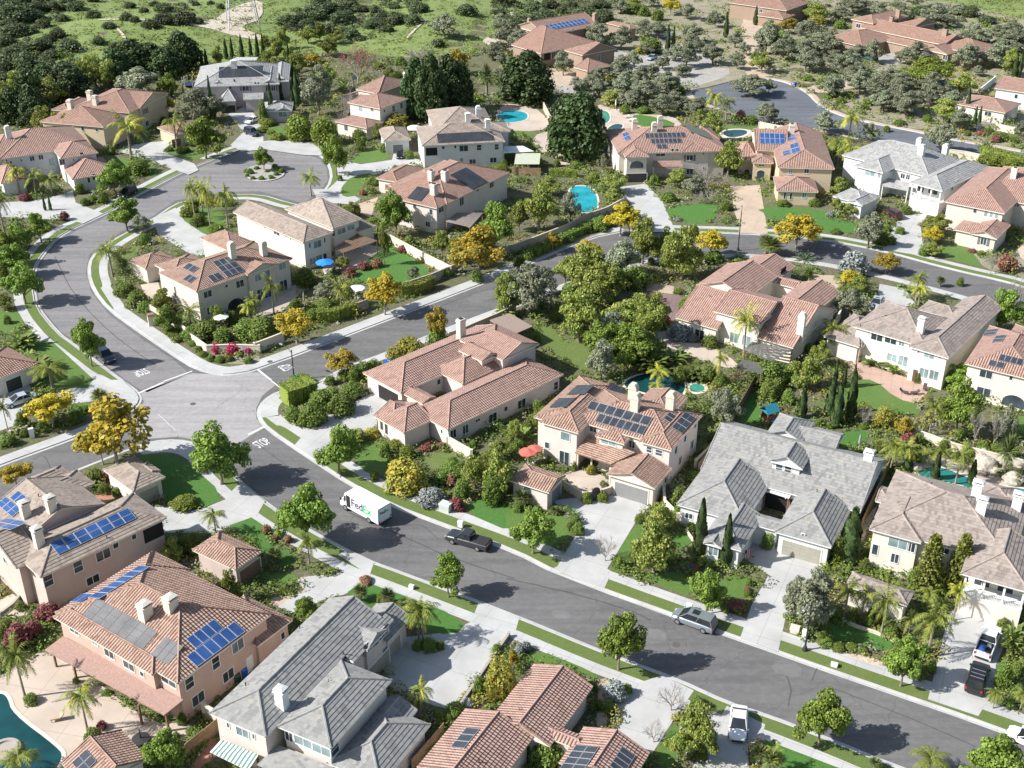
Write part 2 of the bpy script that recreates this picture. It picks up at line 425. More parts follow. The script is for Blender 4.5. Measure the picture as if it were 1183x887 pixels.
# ------------------------------------------------------------------ houses
HOUSES = []
MISS = []
def lerp(a, b, t): return a+(b-a)*t
class House:
    def __init__(s, name, label, short, fr, a, b, z, wall, roof, trim='cream', cat='house', flat=False, slope=.40, course=None, oh=.45):
        s.name, s.label, s.short, s.fr, s.cat = name, label, short, fr, cat
        A = G(*q(fr, *a), z); B = G(*q(fr, *b), z)
        s.u = (B-A); s.u.z = 0; s.u.normalize()
        s.v = Vector((-s.u.y, s.u.x, 0))
        s.wallm, s.roofm, s.trimm = wall, roof, trim
        s.slope, s.course, s.oh = slope, course or (.44 if roof in (RG, RW, RY, RL) else .42), oh
        s.wall = MB(); s.roof = MB(); s.eave = MB(); s.cap = s.roof
        s.wq = []      # wall rectangles (p, dir, length, z0, z1, normal)
        s.rp = []      # roof planes (p0, normal, polygon)
        s.n = 0; s.kids = []
        s.pts = []
        s.root = None
    def uv(s, p): return p.dot(s.u), p.dot(s.v)
    def w(s, a, b, z): return s.u*a + s.v*b + Vector((0, 0, z))
    def rect(s, pts, z):
        c = [s.uv(G(*q(s.fr, *p), z)) for p in pts]
        return min(x for x, y in c), max(x for x, y in c), min(y for x, y in c), max(y for x, y in c)
    def slopeface(s, p0, p1, tr, tl, lead=None):
        """one roof slope laid in overlapping courses; p0-p1 is the eave"""
        p0, p1, tr, tl = Vector(p0), Vector(p1), Vector(tr), Vector(tl)
        eu = (p1-p0).normalized()
        mid = (tr+tl)/2 - (p0+p1)/2
        up = mid - eu*mid.dot(eu)
        L = up.length; n = eu.cross(up).normalized()
        if n.z < 0: n = -n
        s.rp.append((p0.copy(), n, [p0, p1, tr, tl]))
        k = max(2, int(round(L/s.course))); t = .047
        for i in range(k):
            a, b = i/k, (i+1)/k
            l0, r0, l1, r1 = lerp(p0, tl, a), lerp(p1, tr, a), lerp(p0, tl, b), lerp(p1, tr, b)
            ru = lambda P, v: ((P-p0).dot(eu), v)
            q0, q1 = l0+n*t, r0+n*t
            va, vb = i*s.course+.01, (i+1)*s.course-.01
            top = [q0, q1, r1, l1]
            if (r1-l1).length < 1e-4: top = [q0, q1, r1]
            s.roof.face(top, [ru(P, va if j < 2 else vb) for j, P in enumerate(top)])
            s.roof.face([l0, r0, q1, q0], [ru(l0, va), ru(r0, va), ru(q1, va), ru(q0, va)])
    def bar(s, a, b, w=.26, h=.13):
        a, b = Vector(a), Vector(b)
        d = (b-a)
        if d.length < .3: return
        x = d.cross(Vector((0,0,1))).normalized(); up = x.cross(d).normalized()
        up = up if up.z > 0 else -up
        # a rounded row of ridge tiles: three sided
        o = [x*w/2-up*.02, x*w*.25+up*h, -x*w*.25+up*h, -x*w/2-up*.02]
        for i in range(3):
            s.cap.face([a+o[i], a+o[i+1], b+o[i+1], b+o[i]], [(0,0),(.1,0),(.1,d.length),(0,d.length)])
        s.cap.face([a+p for p in o]); s.cap.face([b+p for p in o[::-1]])
    def wing(s, pts, z, kind='hip', slope=None, wall=True, rect=None, base=0.0, oh=None, recess=None):
        sl = slope or s.slope
        u0, u1, v0, v1 = rect or s.rect(pts, z)
        if not rect: s.pts += [s.w(u0, v0, 0), s.w(u1, v1, 0)]
        z += .007*s.n; s.n += 1
        if kind == 'hip': kind = 'uhh' if (u1-u0) >= (v1-v0) else 'vhh'
        W = s.w; lu, lv = u1-u0, v1-v0
        e0, e1 = kind[1], kind[2]
        half = (lv if kind[0] == 'u' else lu)/2
        along = lu if kind[0] == 'u' else lv
        nh = (e0 == 'h')+(e1 == 'h')
        run = min(half, along/nh if nh else half)
        zr = z + half*sl
        i0 = half if e0 == 'h' else 0.0
        i1 = half if e1 == 'h' else 0.0
        if i0+i1 > along:                       # hip too short for its width: pull in the hips
            f = along/(i0+i1); i0 *= f; i1 *= f
        if kind[0] == 'u':
            vm = (v0+v1)/2
            a, b = W(u0+i0, vm, zr), W(u1-i1, vm, zr)
            c00, c10, c11, c01 = W(u0,v0,z), W(u1,v0,z), W(u1,v1,z), W(u0,v1,z)
            s.slopeface(c00, c10, b, a); s.slopeface(c11, c01, a, b)
            if e0 == 'h': s.slopeface(c01, c00, a, a); s.bar(c00, a); s.bar(c01, a)
            if e1 == 'h': s.slopeface(c10, c11, b, b); s.bar(c10, b); s.bar(c11, b)
            gab = ([] if e0 == 'h' else [(c01, c00, a)]) + ([] if e1 == 'h' else [(c10, c11, b)])
        else:
            um = (u0+u1)/2
            a, b = W(um, v0+i0, zr), W(um, v1-i1, zr)
            c00, c10, c11, c01 = W(u0,v0,z), W(u1,v0,z), W(u1,v1,z), W(u0,v1,z)
            s.slopeface(c10, c11, b, a); s.slopeface(c01, c00, a, b)
            if e0 == 'h': s.slopeface(c00, c10, a, a); s.bar(c00, a); s.bar(c10, a)
            if e1 == 'h': s.slopeface(c11, c01, b, b); s.bar(c01, b); s.bar(c11, b)
            gab = ([] if e0 == 'h' else [(c00, c10, a)]) + ([] if e1 == 'h' else [(c11, c01, b)])
        s.bar(a, b)
        # eave board all round
        s.eave.box(W(u0+.02, v0+.02, z-.20), s.u*(lu-.04), s.v*(lv-.04), Vector((0,0,.19)))
        o = s.oh if oh is None else oh
        for (p, r, t) in gab:                   # verge boards and the gable wall
            d = (r-p).normalized(); n = Vector((d.y, -d.x, 0))
            inn = -n*o*.6
            mid = (p+r)/2
            f = .97
            tri = [mid+(x-mid)*f+inn for x in (p, r)]+[t+inn-Vector((0,0,.12))]
            s.wall.face(tri, [(0,0),(lu,0),(lu/2,half*sl)])
            for x in (p, r):
                dd = (t-x)
                s.eave.box(x-Vector((0,0,.17))+n*.015, dd, -n*.06, Vector((0,0,.16)))
            s.bar(p, t, .2, .1); s.bar(r, t, .2, .1)
        if recess:
            zb, dep, ncol = recess
            s.walls(u0+o, u1-o, v0+o, v1-o, zb, base); s.walls(u0+o+.3, u1-o-.3, v0+o+dep, v1-o-.2, z-.1, zb)
            s.kid(lambda: s._balcony([W(u0+o, v0+o-.06, zb), W(u1-o, v0+o-.06, zb)], zb+.02, 'white', ncol, z-.15))
        elif wall:
            s.walls(u0+o, u1-o, v0+o, v1-o, z-.1, base)
        return u0, u1, v0, v1
    def shed(s, pts, u0, zh, slope=None):
        """a lean-to continuing a roof slope down towards +u from the line u0"""
        sl = slope or s.slope; zl = zh-sl*1.8
        for _ in range(4):
            a0, u1, v0, v1 = s.rect(pts, zl); zl = zh-sl*(u1-u0)
        W = s.w
        s.slopeface(W(u1,v0,zl), W(u1,v1,zl), W(u0,v1,zh), W(u0,v0,zh))
        s.eave.box(W(u0, v0+.05, zl-.2), s.u*(u1-u0-.05), s.v*(v1-v0-.1), Vector((0,0,.18)))
        for v in (v0+.3, v1-.3): s.wall.face([W(u0,v,zl-.1), W(u1-.4,v,zl-.1), W(u1-.4,v,zl+.1), W(u0,v,zh-.08)])
        s.walls(u0-.5, u1-.45, v0+.3, v1-.3, zl-.1)
    def walls(s, u0, u1, v0, v1, z1, z0=0.0):
        z0 -= .05
        W = s.w
        c = [W(u0,v0,0), W(u1,v0,0), W(u1,v1,0), W(u0,v1,0)]
        up = Vector((0,0,1))
        for i in range(4):
            p, r = c[i], c[(i+1) % 4]
            d = r-p; L = d.length; d = d/L
            n = Vector((d.y, -d.x, 0))
            s.wall.face([p+up*z0, r+up*z0, r+up*z1, p+up*z1], [(0,z0),(L,z0),(L,z1),(0,z1)])
            s.wq.append((p, d, L, z0, z1, n))
    def hitwall(s, px, py):
        o, d = ray(*q(s.fr, px, py))
        best = None
        for (p, dr, L, z0, z1, n) in s.wq:
            dn = d.dot(n)
            if dn > -.02: continue
            t = (p-o).dot(n)/dn
            h = o+d*t
            a = (h-p).dot(dr)
            if -.3 <= a <= L+.3 and z0-.3 <= h.z <= z1+.5:
                if best is None or t < best[0]: best = (t, h, dr, n)
        return best
    def hitroof(s, px, py, plane=None):
        o, d = ray(*q(s.fr, px, py))
        best = None
        for pl in ([plane] if plane else s.rp):
            p0, n, poly = pl
            dn = d.dot(n)
            if abs(dn) < 1e-4: continue
            t = (p0-o).dot(n)/dn
            h = o+d*t
            if plane: return t, h, n, pl
            if dn > 0: continue
            ok = True
            for i in range(len(poly)):
                a, b = poly[i], poly[(i+1) % len(poly)]
                if (b-a).length < 1e-4: continue
                if (b-a).cross(h-a).dot(n) < -.15: ok = False; break
            if ok and (best is None or t < best[0]): best = (t, h, n, pl)
        return best
    def kid(s, fn): s.kids.append(fn)
    # ---- things on the house
    def win(s, x, y, w=1.2, h=1.3, kind='', lab=None):
        s.kid(lambda: s._win(x, y, w, h, kind, lab))
    def _win(s, x, y, w, h, kind, lab):
        hit = s.hitwall(x, y)
        if not hit: MISS.append((s.name, s.short[:20], 'win', x, y)); return
        _, c, d, n = hit
        up = Vector((0,0,1))
        org = s.c
        if kind in ('g', 'd', 'f') or 'o' in kind:
            c.z = max(h/2, .02+h/2) if c.z < 3.2 else c.z
        b = MB(); fw = .09 if kind != 'g' else .14
        lo = c - d*w/2 - up*h/2 - n*.02
        pr = n*.07
        if kind == 'a':                       # arched head
            st = 9; r = w/2
            prof = [(-r, -h/2), (r, -h/2)] + [(r*math.cos(math.pi*k/st), h/2-r*.75+r*.75*math.sin(math.pi*k/st)) for k in range(st+1)]
            out = [c + d*a*1.12 + up*(e*1.06) + n*.03 for a, e in prof]
            inn = [c + d*a + up*e + n*.034 for a, e in prof]
            b.face(out)
            for i in range(len(out)):
                j = (i+1) % len(out); b.face([out[j], out[i], out[i]-n*.05, out[j]-n*.05])
            fo = b.build('window', M[s.trimm], s.root, org)
            g = MB(); g.face(inn); g.build('pane', M['glass'], fo, org)
            return
        if kind == 'o':
            b.box(lo, d*w, up*h, n*.025); b.build('porch_opening', M['hole'], s.root, org); return
        # frame of four bars plus sill
        trim = M['white'] if kind != 'g' else M[s.trimm]
        b.box(lo, d*fw, up*h, pr); b.box(lo+d*(w-fw), d*fw, up*h, pr)
        b.box(lo+d*fw+up*(h-fw), d*(w-2*fw), up*fw, pr)
        if kind not in ('g', 'd', 'f'): b.box(lo+d*fw, d*(w-2*fw), up*fw, n*.1)
        if kind in ('', 's', 'p') and w > .9 or kind == 'f':
            b.box(lo+d*(w/2-.035)+up*fw, d*.07, up*(h-2*fw), n*.058)
        if w > 2.6 and kind not in ('g',):
            for f in (.25, .75): b.box(lo+d*(w*f-.03)+up*fw, d*.06, up*(h-2*fw), n*.057)
        if kind == 'm':
            b.box(lo+d*fw+up*(h/2-.03), d*(w-2*fw), up*.06, n*.058)
        nm = {'g': 'garage_door', 'd': 'door', 'f': 'french_door'}.get(kind, 'window')
        if kind == 'g':
            fo = b.build('garage_door_frame', trim, s.root, org)
            g = MB(); np_ = 4
            for k in range(np_):
                ph = (h-fw)/np_
                g.box(lo+d*fw+up*(k*ph+.012), d*(w-2*fw), up*(ph-.024), n*.045)
                nc = max(2, int(round(w/1.1)))
                for m in range(nc):
                    cw = (w-2*fw)/nc
                    g.box(lo+d*(fw+m*cw+.12)+up*(k*ph+.1)+n*.045, d*(cw-.24), up*(ph-.2), n*.012)
            g.build('garage_door', M[lab or 'garage_grey'], fo, org)
            return
        if kind == 'd':
            fo = b.build('door_frame', trim, s.root, org)
            g = MB(); g.box(lo+d*fw, d*(w-2*fw), up*(h-fw), n*.05)
            for k in (.12, .55): g.box(lo+d*(fw+.14)+up*(h*k)+n*.05, d*(w-2*fw-.28), up*h*.33, n*.015)
            g.build('door', M[lab or 'door_red'], fo, org); return
        fo = b.build(nm, trim, s.root, org)
        g = MB(); g.box(lo+d*fw*.9+up*fw*.9, d*(w-1.8*fw), up*(h-1.8*fw), n*.04)
        g.build('pane', M['glass_pale' if 'p' in kind else 'glass'], fo, org)
        if kind == 's':
            for sg in (-1, 1):
                g = MB(); x0 = c + d*(sg*(w/2+.28)-.24) - up*h/2 - n*.02
                g.box(x0, d*.48, up*h, n*.07)
                for k in range(7): g.box(x0+d*.05+up*(h*(k+.3)/7)+n*.07, d*.38, up*h*.06, n*.015)
                g.build('shutter', M['shut'], s.root, org)
    def chim(s, x, y, hgt=1.9, w=.95, t=.75, style=0, mat=None):
        s.kid(lambda: s._chim(x, y, hgt, w, t, style, mat))
    def _chim(s, x, y, hgt, w, t, style, mat):
        hit = s.hitroof(x, y)
        p = hit[1] if hit else G(*q(s.fr, x, y), 3.5)
        if not hit: MISS.append((s.name, s.short[:20], 'chim', x, y))
        rz = math.atan2(s.u.y, s.u.x)
        zb = p.z-1.2; H = hgt+1.2
        p = p + s.v*t*.4
        b = MB()
        b.cbox((p.x, p.y, zb), w, t, H-.45, rz)
        zt = zb+H-.45
        if style == 0:
            b.cbox((p.x, p.y, zt), w+.22, t+.22, .14, rz); b.cbox((p.x, p.y, zt+.14), w-.1, t-.1, .22, rz)
            b.taper((p.x, p.y, zt+.36), w+.14, t+.14, w*.35, t*.3, .2, rz)
        elif style == 1:
            b.cbox((p.x, p.y, zt), w+.16, t+.16, .1, rz)
            for k in range(6):                       # rounded arch head
                a = k/6; ww = (w+.05)*math.sqrt(max(.05, 1-a*a))
                b.cbox((p.x, p.y, zt+.1+a*.62), ww, t, .106, rz)
        else:
            b.cbox((p.x, p.y, zt), w+.18, t+.18, .12, rz)
            b.cbox((p.x, p.y, zt+.12), w+.02, t+.02, .3, rz)
        ch = b.build('chimney', mat or M['stucco_'+s.name+s.short[:6]] if False else (mat or s.chm), s.roofo, s.c)
        f = MB()
        if style == 0:
            f.cbox((p.x, p.y, zt+.17), w-.3, t-.06, .14, rz); f.cbox((p.x, p.y, zt+.17), w-.06, t-.3, .14, rz)
            f.build('flue_opening', M['hole'], ch, s.c) if ch else None
        elif style == 2:
            f.cbox((p.x, p.y, zt+.42), w*.5, t*.5, .16, rz); f.build('flue_cap', M['dark'], ch, s.c)
    def solar(s, quad, nr, nc, mat='solar_blue', lift=.11):
        """array between four picture corners lying on one roof slope: a,b along the top, c,d along the bottom"""
        s.kid(lambda: s._solar(quad, nr, nc, mat, lift))
    def _solar(s, quad, nr, nc, mat, lift):
        cx = sum(p[0] for p in quad)/4; cy = sum(p[1] for p in quad)/4
        hit = s.hitroof(cx, cy)
        if not hit: MISS.append((s.name, s.short[:20], 'solar', cx, cy)); return
        pl = hit[3]; n = hit[2]
        P = [s.hitroof(*p, plane=pl)[1] for p in quad]
        # square it up to the slope
        eu = (pl[2][1]-pl[2][0]).normalized(); ev = n.cross(eu)
        c0 = sum(P, Vector())/4
        fu = [(p-c0).dot(eu) for p in P]; fv = [(p-c0).dot(ev) for p in P]
        fa, fb = (fu, fv)
        # which picture side runs along the eave?
        su, sv = sorted(fu), sorted(fv)
        u0, u1 = (su[0]+su[1])/2, (su[2]+su[3])/2; v0, v1 = (sv[0]+sv[1])/2, (sv[2]+sv[3])/2
        def odd(a, b):
            x = ((u1-u0)/b)/((v1-v0)/a); x = max(x, 1/x); return abs(x-1.5)
        if odd(nc, nr) < odd(nr, nc): nr, nc = nc, nr
        r = MB()
        for k in range(2):
            for j in range(nr):
                vv = lerp(v0, v1, (j+.25+.5*k)/nr)
                r.box(c0+eu*u0+ev*(vv-.03)+n*.02, eu*(u1-u0), ev*.06, n*(lift-.03))
        ro = r.build('solar_array', M['dark'], s.roofo, s.c)
        du, dv = (u1-u0)/nc, (v1-v0)/nr
        for i in range(nc):
            for j in range(nr):
                g = MB(); o = c0+eu*(u0+i*du+.02)+ev*(v0+j*dv+.02)+n*lift
                a, b, h = eu*(du-.04), ev*(dv-.04), n*.04
                p = [o, o+a, o+a+b, o+b]; t = [x+h for x in p]
                if a.cross(b).dot(h) < 0: p, t = p[::-1], t[::-1]
                uvq = [(0,0),(1,0),(1,1),(0,1)]
                g.face(t, uvq); g.face(p[::-1])
                for e in range(4):
                    f = (e+1) % 4; g.face([p[e], p[f], t[f], t[e]])
                g.build('solar_panel', M[mat], ro, s.c)
    def vent(s, x, y): s.kid(lambda: s._vent(x, y))
    def _vent(s, x, y):
        hit = s.hitroof(x, y)
        if not hit: return
        b = MB(); p = hit[1]
        b.tube([p-Vector((0,0,.1)), p+Vector((0,0,.36))], .055, 7); b.tube([p+Vector((0,0,.33)), p+Vector((0,0,.4))], .085, 7)
        b.build('roof_vent', M['dark'] if rnd.random() < .5 else s.roofm, s.roofo, s.c)
    def slab(s, name, quad, z, mat, posts=(), thick=.14, slats=0, zs=None, post_mat='timber', fr=None):
        """a flat or gently sloping roof over a patio on posts"""
        s.kid(lambda: s._slab(name, quad, z, mat, posts, thick, slats, zs, post_mat))
    def _slab(s, name, quad, z, mat, posts, thick, slats, zs, pm):
        P = [G(*q(s.fr, *p), zs[i] if zs else z) for i, p in enumerate(quad)]
        b = MB(); dn = Vector((0,0,-thick))
        def quadbox(A):
            A = list(A)
            if (A[1]-A[0]).cross(A[2]-A[0]).z < 0: A.reverse()
            B = [x+dn for x in A]
            L = (A[1]-A[0]).length; Wd = (A[3]-A[0]).length
            b.face(A, [(0,0),(L,0),(L,Wd),(0,Wd)]); b.face(B[::-1])
            for i in range(4):
                j = (i+1) % 4; b.face([A[j], A[i], B[i], B[j]])
        if slats:
            for k in range(slats):
                a, c = (k+.2)/slats, (k+.55)/slats
                quadbox([lerp(P[0], P[1], a), lerp(P[0], P[1], c), lerp(P[3], P[2], c), lerp(P[3], P[2], a)])
            for (i, j) in ((0, 1), (3, 2)):
                d = (P[j]-P[i]); w = (P[(i+3) % 4 if i == 0 else 0]-P[i]).normalized()
                b.box(P[i]+dn*2.2+w*.4, d, w*.12, Vector((0,0,thick*1.1)))
        else: quadbox(P)
        m = M[mat] if isinstance(mat, str) else mat
        o = b.build(name, m, s.root, s.c)
        for p in posts:
            g = G(*q(s.fr, *p)); pb = MB()
            pb.cbox((g.x, g.y, 0), .2, .2, (min(x.z for x in P))-thick*.5, math.atan2(s.u.y, s.u.x))
            pb.build('post', M[pm], s.root, s.c)
        if not posts:
            cc = sum(P, Vector())/4
            for x in P:
                x2 = lerp(x, cc, .06); pb = MB()
                pb.cbox((x2.x, x2.y, 0), .16, .16, x.z-thick*.5, math.atan2(s.u.y, s.u.x))
                pb.build('post', M[pm], s.root, s.c)
    def balcony(s, quad, z, mat='white', nposts=4, ztop=5.6, fr=None):
        """columns and a parapet in front of a covered balcony: front edge from a to b"""
        s.kid(lambda: s._balcony(quad, z, mat, nposts, ztop))
    def _balcony(s, quad, z, mat, n, ztop):
        A, B = [p if isinstance(p, Vector) else G(*q(s.fr, *p), z) for p in quad]
        d = (B-A); L = d.length; d.normalize(); nn = Vector((d.y, -d.x, 0))
        b = MB(); b.box(A-Vector((0,0,.25)), d*L, -nn*2.4, Vector((0,0,.25))); b.build('balcony_floor', M[mat], s.root, s.c)
        r = MB(); r.box(A+Vector((0,0,.9)), d*L, -nn*.1, Vector((0,0,.1))); 
        k = int(L/.16)
        for i in range(k): r.box(A+d*(L*(i+.3)/k)-nn*.03, d*.04, -nn*.04, Vector((0,0,.9)))
        r.build('balcony_railing', M[mat], s.root, s.c)
        for i in range(n):
            p = lerp(A, B, i/(n-1)) if n > 1 else A
            c = MB(); p = p + d*(.15 if i == 0 else (-.15 if i == n-1 else 0)) - nn*.18
            c.cbox((p.x, p.y, z), .34, .34, .25, math.atan2(d.y, d.x)); c.cbox((p.x, p.y, z+.25), .24, .24, ztop-z-.5, math.atan2(d.y, d.x)); c.cbox((p.x, p.y, ztop-.25), .34, .34, .25, math.atan2(d.y, d.x))
            c.build('column', M[mat], s.root, s.c)
    def done(s, chm=None):
        c = Vector((0, 0, 0))
        for v in s.wall.v: c += Vector(v)
        c /= len(s.wall.v); c.z = 0
        s.c = c
        s.chm = chm or M[s.trimm]
        s.root = tag(empty(s.name, c), s.label, s.cat)
        s.wall.build('wall', s.wallm, s.root, c)
        s.roofo = s.roof.build('roof', s.roofm, s.root, c)
        s.eave.build('eaves', M[s.trimm], s.root, c)
        for k in s.kids: k()
        HOUSES.append(s)
        return s
def tint(name, c): return stucco('stucco_'+name, c)
# ------------------------------------------------------------------ the houses
M['timber_grey'] = simple('grey_timber', (.13,.125,.12), .85, .2)
RT = tile_roof('terracotta_tiles', (.40, .245, .185), (.285, .165, .12))
RP = tile_roof('rose_clay_tiles', (.42, .265, .21), (.31, .185, .145))
RB = tile_roof('blended_clay_tiles', (.40, .26, .195), (.265, .155, .115))
RG = tile_roof('slate_grey_tiles', (.255, .25, .238), (.20, .197, .19), False, .34, .44, (.36, .34, .22))
RW = tile_roof('weathered_tan_tiles', (.285, .237, .205), (.225, .178, .155), False, .34, .44, (.48, .37, .31))
RY = tile_roof('brown_tan_tiles', (.295, .24, .197), (.235, .183, .148), False, .34, .44, (.46, .36, .29))
RL = tile_roof('light_grey_tiles', (.31, .307, .295), (.24, .24, .235), False, .34, .44)
WP = tint('pink', (.52, .42, .37)); WT = tint('salmon', (.51, .36, .29)); WC = tint('cream', (.68, .625, .54)); WW = tint('white', (.63, .63, .625))
WB = tint('blush', (.63, .555, .505)); WO = tint('ochre', (.55, .45, .31)); WS = tint('sand', (.60, .54, .47)); WE = tint('earth', (.31, .225, .165)); WI = tint('ivory', (.70, .64, .54))

# --- bottom left: tan roofed two storey house with blue panels
h = House('house', 'pinkish house under brown-tan tiles with a long row of blue solar panels, left edge', 'the brown-tan roofed house at the left edge', 'a1', (275,810), (1120,410), 5.7, WP, RY)
h.wing([(275,810),(1120,410),(910,232)], 5.7, 'hip')
h.wing([(650,345),(470,120),(150,560)], 5.75, 'vgg')
h.wing([(112,748),(-130,480),(260,640)], 5.65, 'ugg')
h.wing([(592,192),(450,225),(525,75),(300,260)], 5.5, 'ugh')
h.wing([(450,110),(330,120),(410,45),(250,150)], 5.5, 'ugh')
for x, y, g in ((190,400,2.2),(365,360,2.1),(283,600,2.6)): h.chim(x, y, g, 1.0, .85, 0)
h.solar([(345,585),(870,338),(935,405),(395,665)], 2, 7)
h.solar([(70,270),(130,220),(215,290),(150,340)], 1, 3); h.solar([(0,300),(42,258),(140,350),(75,420)], 2, 3); h.solar([(-50,430),(0,368),(105,460),(40,525)], 2, 3)
for x, y, w, g, k in ((330,830,1.2,1.6,'m'),(533,735,1.2,1.6,'m'),(705,655,1.9,1.4,''),(790,592,.8,.8,''),(915,532,.7,.8,''),(635,825,1.7,1.2,''),(30,680,.7,1.5,''),(1050,505,2.6,1.9,'o'),(530,235,2,1.6,'o')): h.win(x, y, w, g, k)
h.vent(265,260); h.vent(730,540); h.done(M['cream'])
h = House('garage', 'small detached cream garage with a brown-tan hip roof beside the corner lawn', 'the detached tan garage on the corner lawn', 'a1', (275,810), (1120,410), 5.7, WC, RY, cat='garage')
h.wing([(722,65),(910,224),(1122,120)], 3.0, 'hip'); h.wing([(950,95),(1090,85),(1010,20)], 2.95, 'vgh')
h.win(1020,225,2.9,2.2,'g','garage_khaki'); h.done()

# --- bottom left: terracotta house with pool mats
h = House('house', 'salmon house with terracotta roof, grey pool-heating mats and blue panels above a brown patio', 'the salmon house with pool-heating mats', 'a2', (670,655), (1015,400), 5.7, WT, RB)
h.wing([(670,655),(1015,398),(105,352),(530,72)], 5.7, 'vhh')
h.wing([(535,630),(105,352),(500,480)], 5.65, 'vhh')
h.wing([(710,150),(625,190),(530,70),(400,230)], 5.5, 'ugh')
h.wing([(1015,500),(1165,385),(955,265)], 3.4, 'uhh')
h.chim(520,372,1.9,1.2,1.0,0); h.chim(635,335,1.7,1.2,1.0,0)
h.solar([(685,468),(815,380),(862,418),(735,513)], 1, 4); h.solar([(690,550),(905,388),(960,430),(742,600)], 1, 6)
h.solar([(190,335),(330,295),(540,430),(500,540)], 3, 7, 'solar_mat', .05); h.solar([(575,440),(655,490),(640,590),(545,560)], 3, 2, 'solar_mat', .05)
h.solar([(255,280),(480,130),(512,145),(300,290)], 1, 6); h.solar([(170,300),(225,258),(265,268),(205,308)], 1, 2)
for x, y, w, g, k in ((705,665,1.2,1.5,'m'),(745,737,1.7,1.4,''),(825,573,1.1,1.6,'m'),(882,630,1.6,1.4,''),(925,495,1.7,1.5,'p'),(180,420,1.6,1.3,''),(275,480,1.0,.9,'p'),(340,530,1.6,1.3,''),(430,588,1.8,1.1,''),(490,625,.7,.8,''),(610,650,2.2,1.6,'')): h.win(x, y, w, g, k)
h.win(980,578,.95,2.1,'d','white'); h.win(1130,450,.7,1.0)
h.slab('patio_roof', [(45,515),(130,452),(678,742),(590,812)], 3.0, simple('patio_roof_shingles', (.30, .19, .155), .85, .2, 5), [(100,592),(190,642),(490,855),(612,885)], zs=(2.7,3.3,3.3,2.7))
h.vent(430,230); h.done(M['cream'])
h = House('garage', 'detached pinkish garage with a terracotta hip roof beside the curved driveway', 'the small terracotta garage', 'a2', (915,150), (1035,65), 3.0, WP, RB, cat='garage')
h.wing([(728,52),(915,152),(1037,64)], 3.0, 'hip'); h.win(980,140,3.6,2.1,'g','garage_brown'); h.done()
h = House('pool_house', 'low terracotta-roofed pool house with dark solar panels at the lower left pool', 'the pool house at the bottom left', 'c6', (500,600), (780,440), 2.9, WC, RB, cat='pool house')
h.wing([(590,315),(780,440),(330,470)], 2.9, 'vgg'); h.solar([(375,480),(440,392),(515,440),(450,525)], 2, 2, 'solar_black'); h.done()

# --- bottom: grey house
h = House('house', 'white-walled house with slate grey hip roofs and a striped awning at the bottom left', 'the slate-grey house with the striped awning', 'a3', (25,635), (275,742), 5.7, WB, RG, 'white', slope=.46)
P_ = h.wing([(25,637),(275,742),(572,88)], 5.7, 'vhg')
h.shed([(688,388),(862,180)], P_[1], 5.7)
h.wing([(330,692),(582,797),(857,468)], 5.7, 'hip')
h.wing([(1032,674),(885,890),(740,660),(600,880)], 3.1, 'hip')
h.wing([(947,190),(850,292),(795,116)], 3.3, 'vgg'); h.wing([(742,330),(848,235),(690,260)], 5.2, 'ugg')
h.wing([(845,560),(970,640),(700,700)], 3.05, 'vgg')
h.chim(342,605,2.3,1.0,.9,0)
for x, y, w, g, k in ((97,685,.4,.8,''),(165,720,1.6,1.2,'p'),(217,738,.4,.8,''),(385,737,1.0,1.3,''),(452,765,2.2,1.2,'p'),(537,803,2.2,1.2,'p'),(600,795,1.3,1.6,'m'),(770,575,1.6,.6,''),(820,255,1.2,1.3,'s'),(762,310,1.1,1.4,'s')): h.win(x, y, w, g, k)
h.win(800,375,4.6,2.2,'g','garage_khaki'); h.win(880,300,2.6,2.2,'g','garage_khaki')
h.slab('patio_roof', [(232,870),(335,778),(595,885),(490,990)], 2.9, RG, zs=(2.6,3.2,3.2,2.6))
st = NT('striped_awning'); uv_ = st.n.new('ShaderNodeUVMap').outputs[0]; sx_ = st.n.new('ShaderNodeSeparateXYZ'); st.con(uv_, sx_.inputs[0])
st.col(st.mix(st.math('GREATER_THAN', st.math('FRACT', st.math('MULTIPLY', sx_.outputs[0], 2.2)), .5), (.62,.66,.62), (.10,.19,.17))); st.rough(.9)
h.slab('awning', [(65,752),(240,825),(190,900),(10,812)], 2.6, st.m, zs=(3.0,3.0,2.4,2.4), thick=.05)
h.vent(435,230); h.vent(570,480); h.vent(180,500); h.vent(640,350); h.done(M['white'])

# --- bottom centre: rose tiled single storey
h = House('house', 'single-storey house with rose clay tile roofs and dark solar panels at the bottom edge', 'the rose-tiled house at the bottom edge', 'a4', (575,65), (858,172), 3.0, WB, RP, slope=.38)
h.wing([(575,67),(858,172),(740,348),(365,345)], 3.0, 'vgg')
h.wing([(190,347),(575,420),(20,570)], 3.05, 'vgg')
h.wing([(845,385),(1142,500),(1080,600),(700,545)], 3.0, 'vgg')
h.wing([(655,352),(765,470),(850,432),(520,360)], 3.0, 'uhh')
h.solar([(180,470),(245,378),(315,385),(238,486)], 3, 1, 'solar_black'); h.solar([(705,590),(770,475),(900,460),(830,590)], 4, 2, 'solar_black'); h.solar([(940,580),(1000,468),(1072,512),(1020,600)], 4, 1, 'solar_black')
h.vent(505,290); h.vent(310,545); h.done()

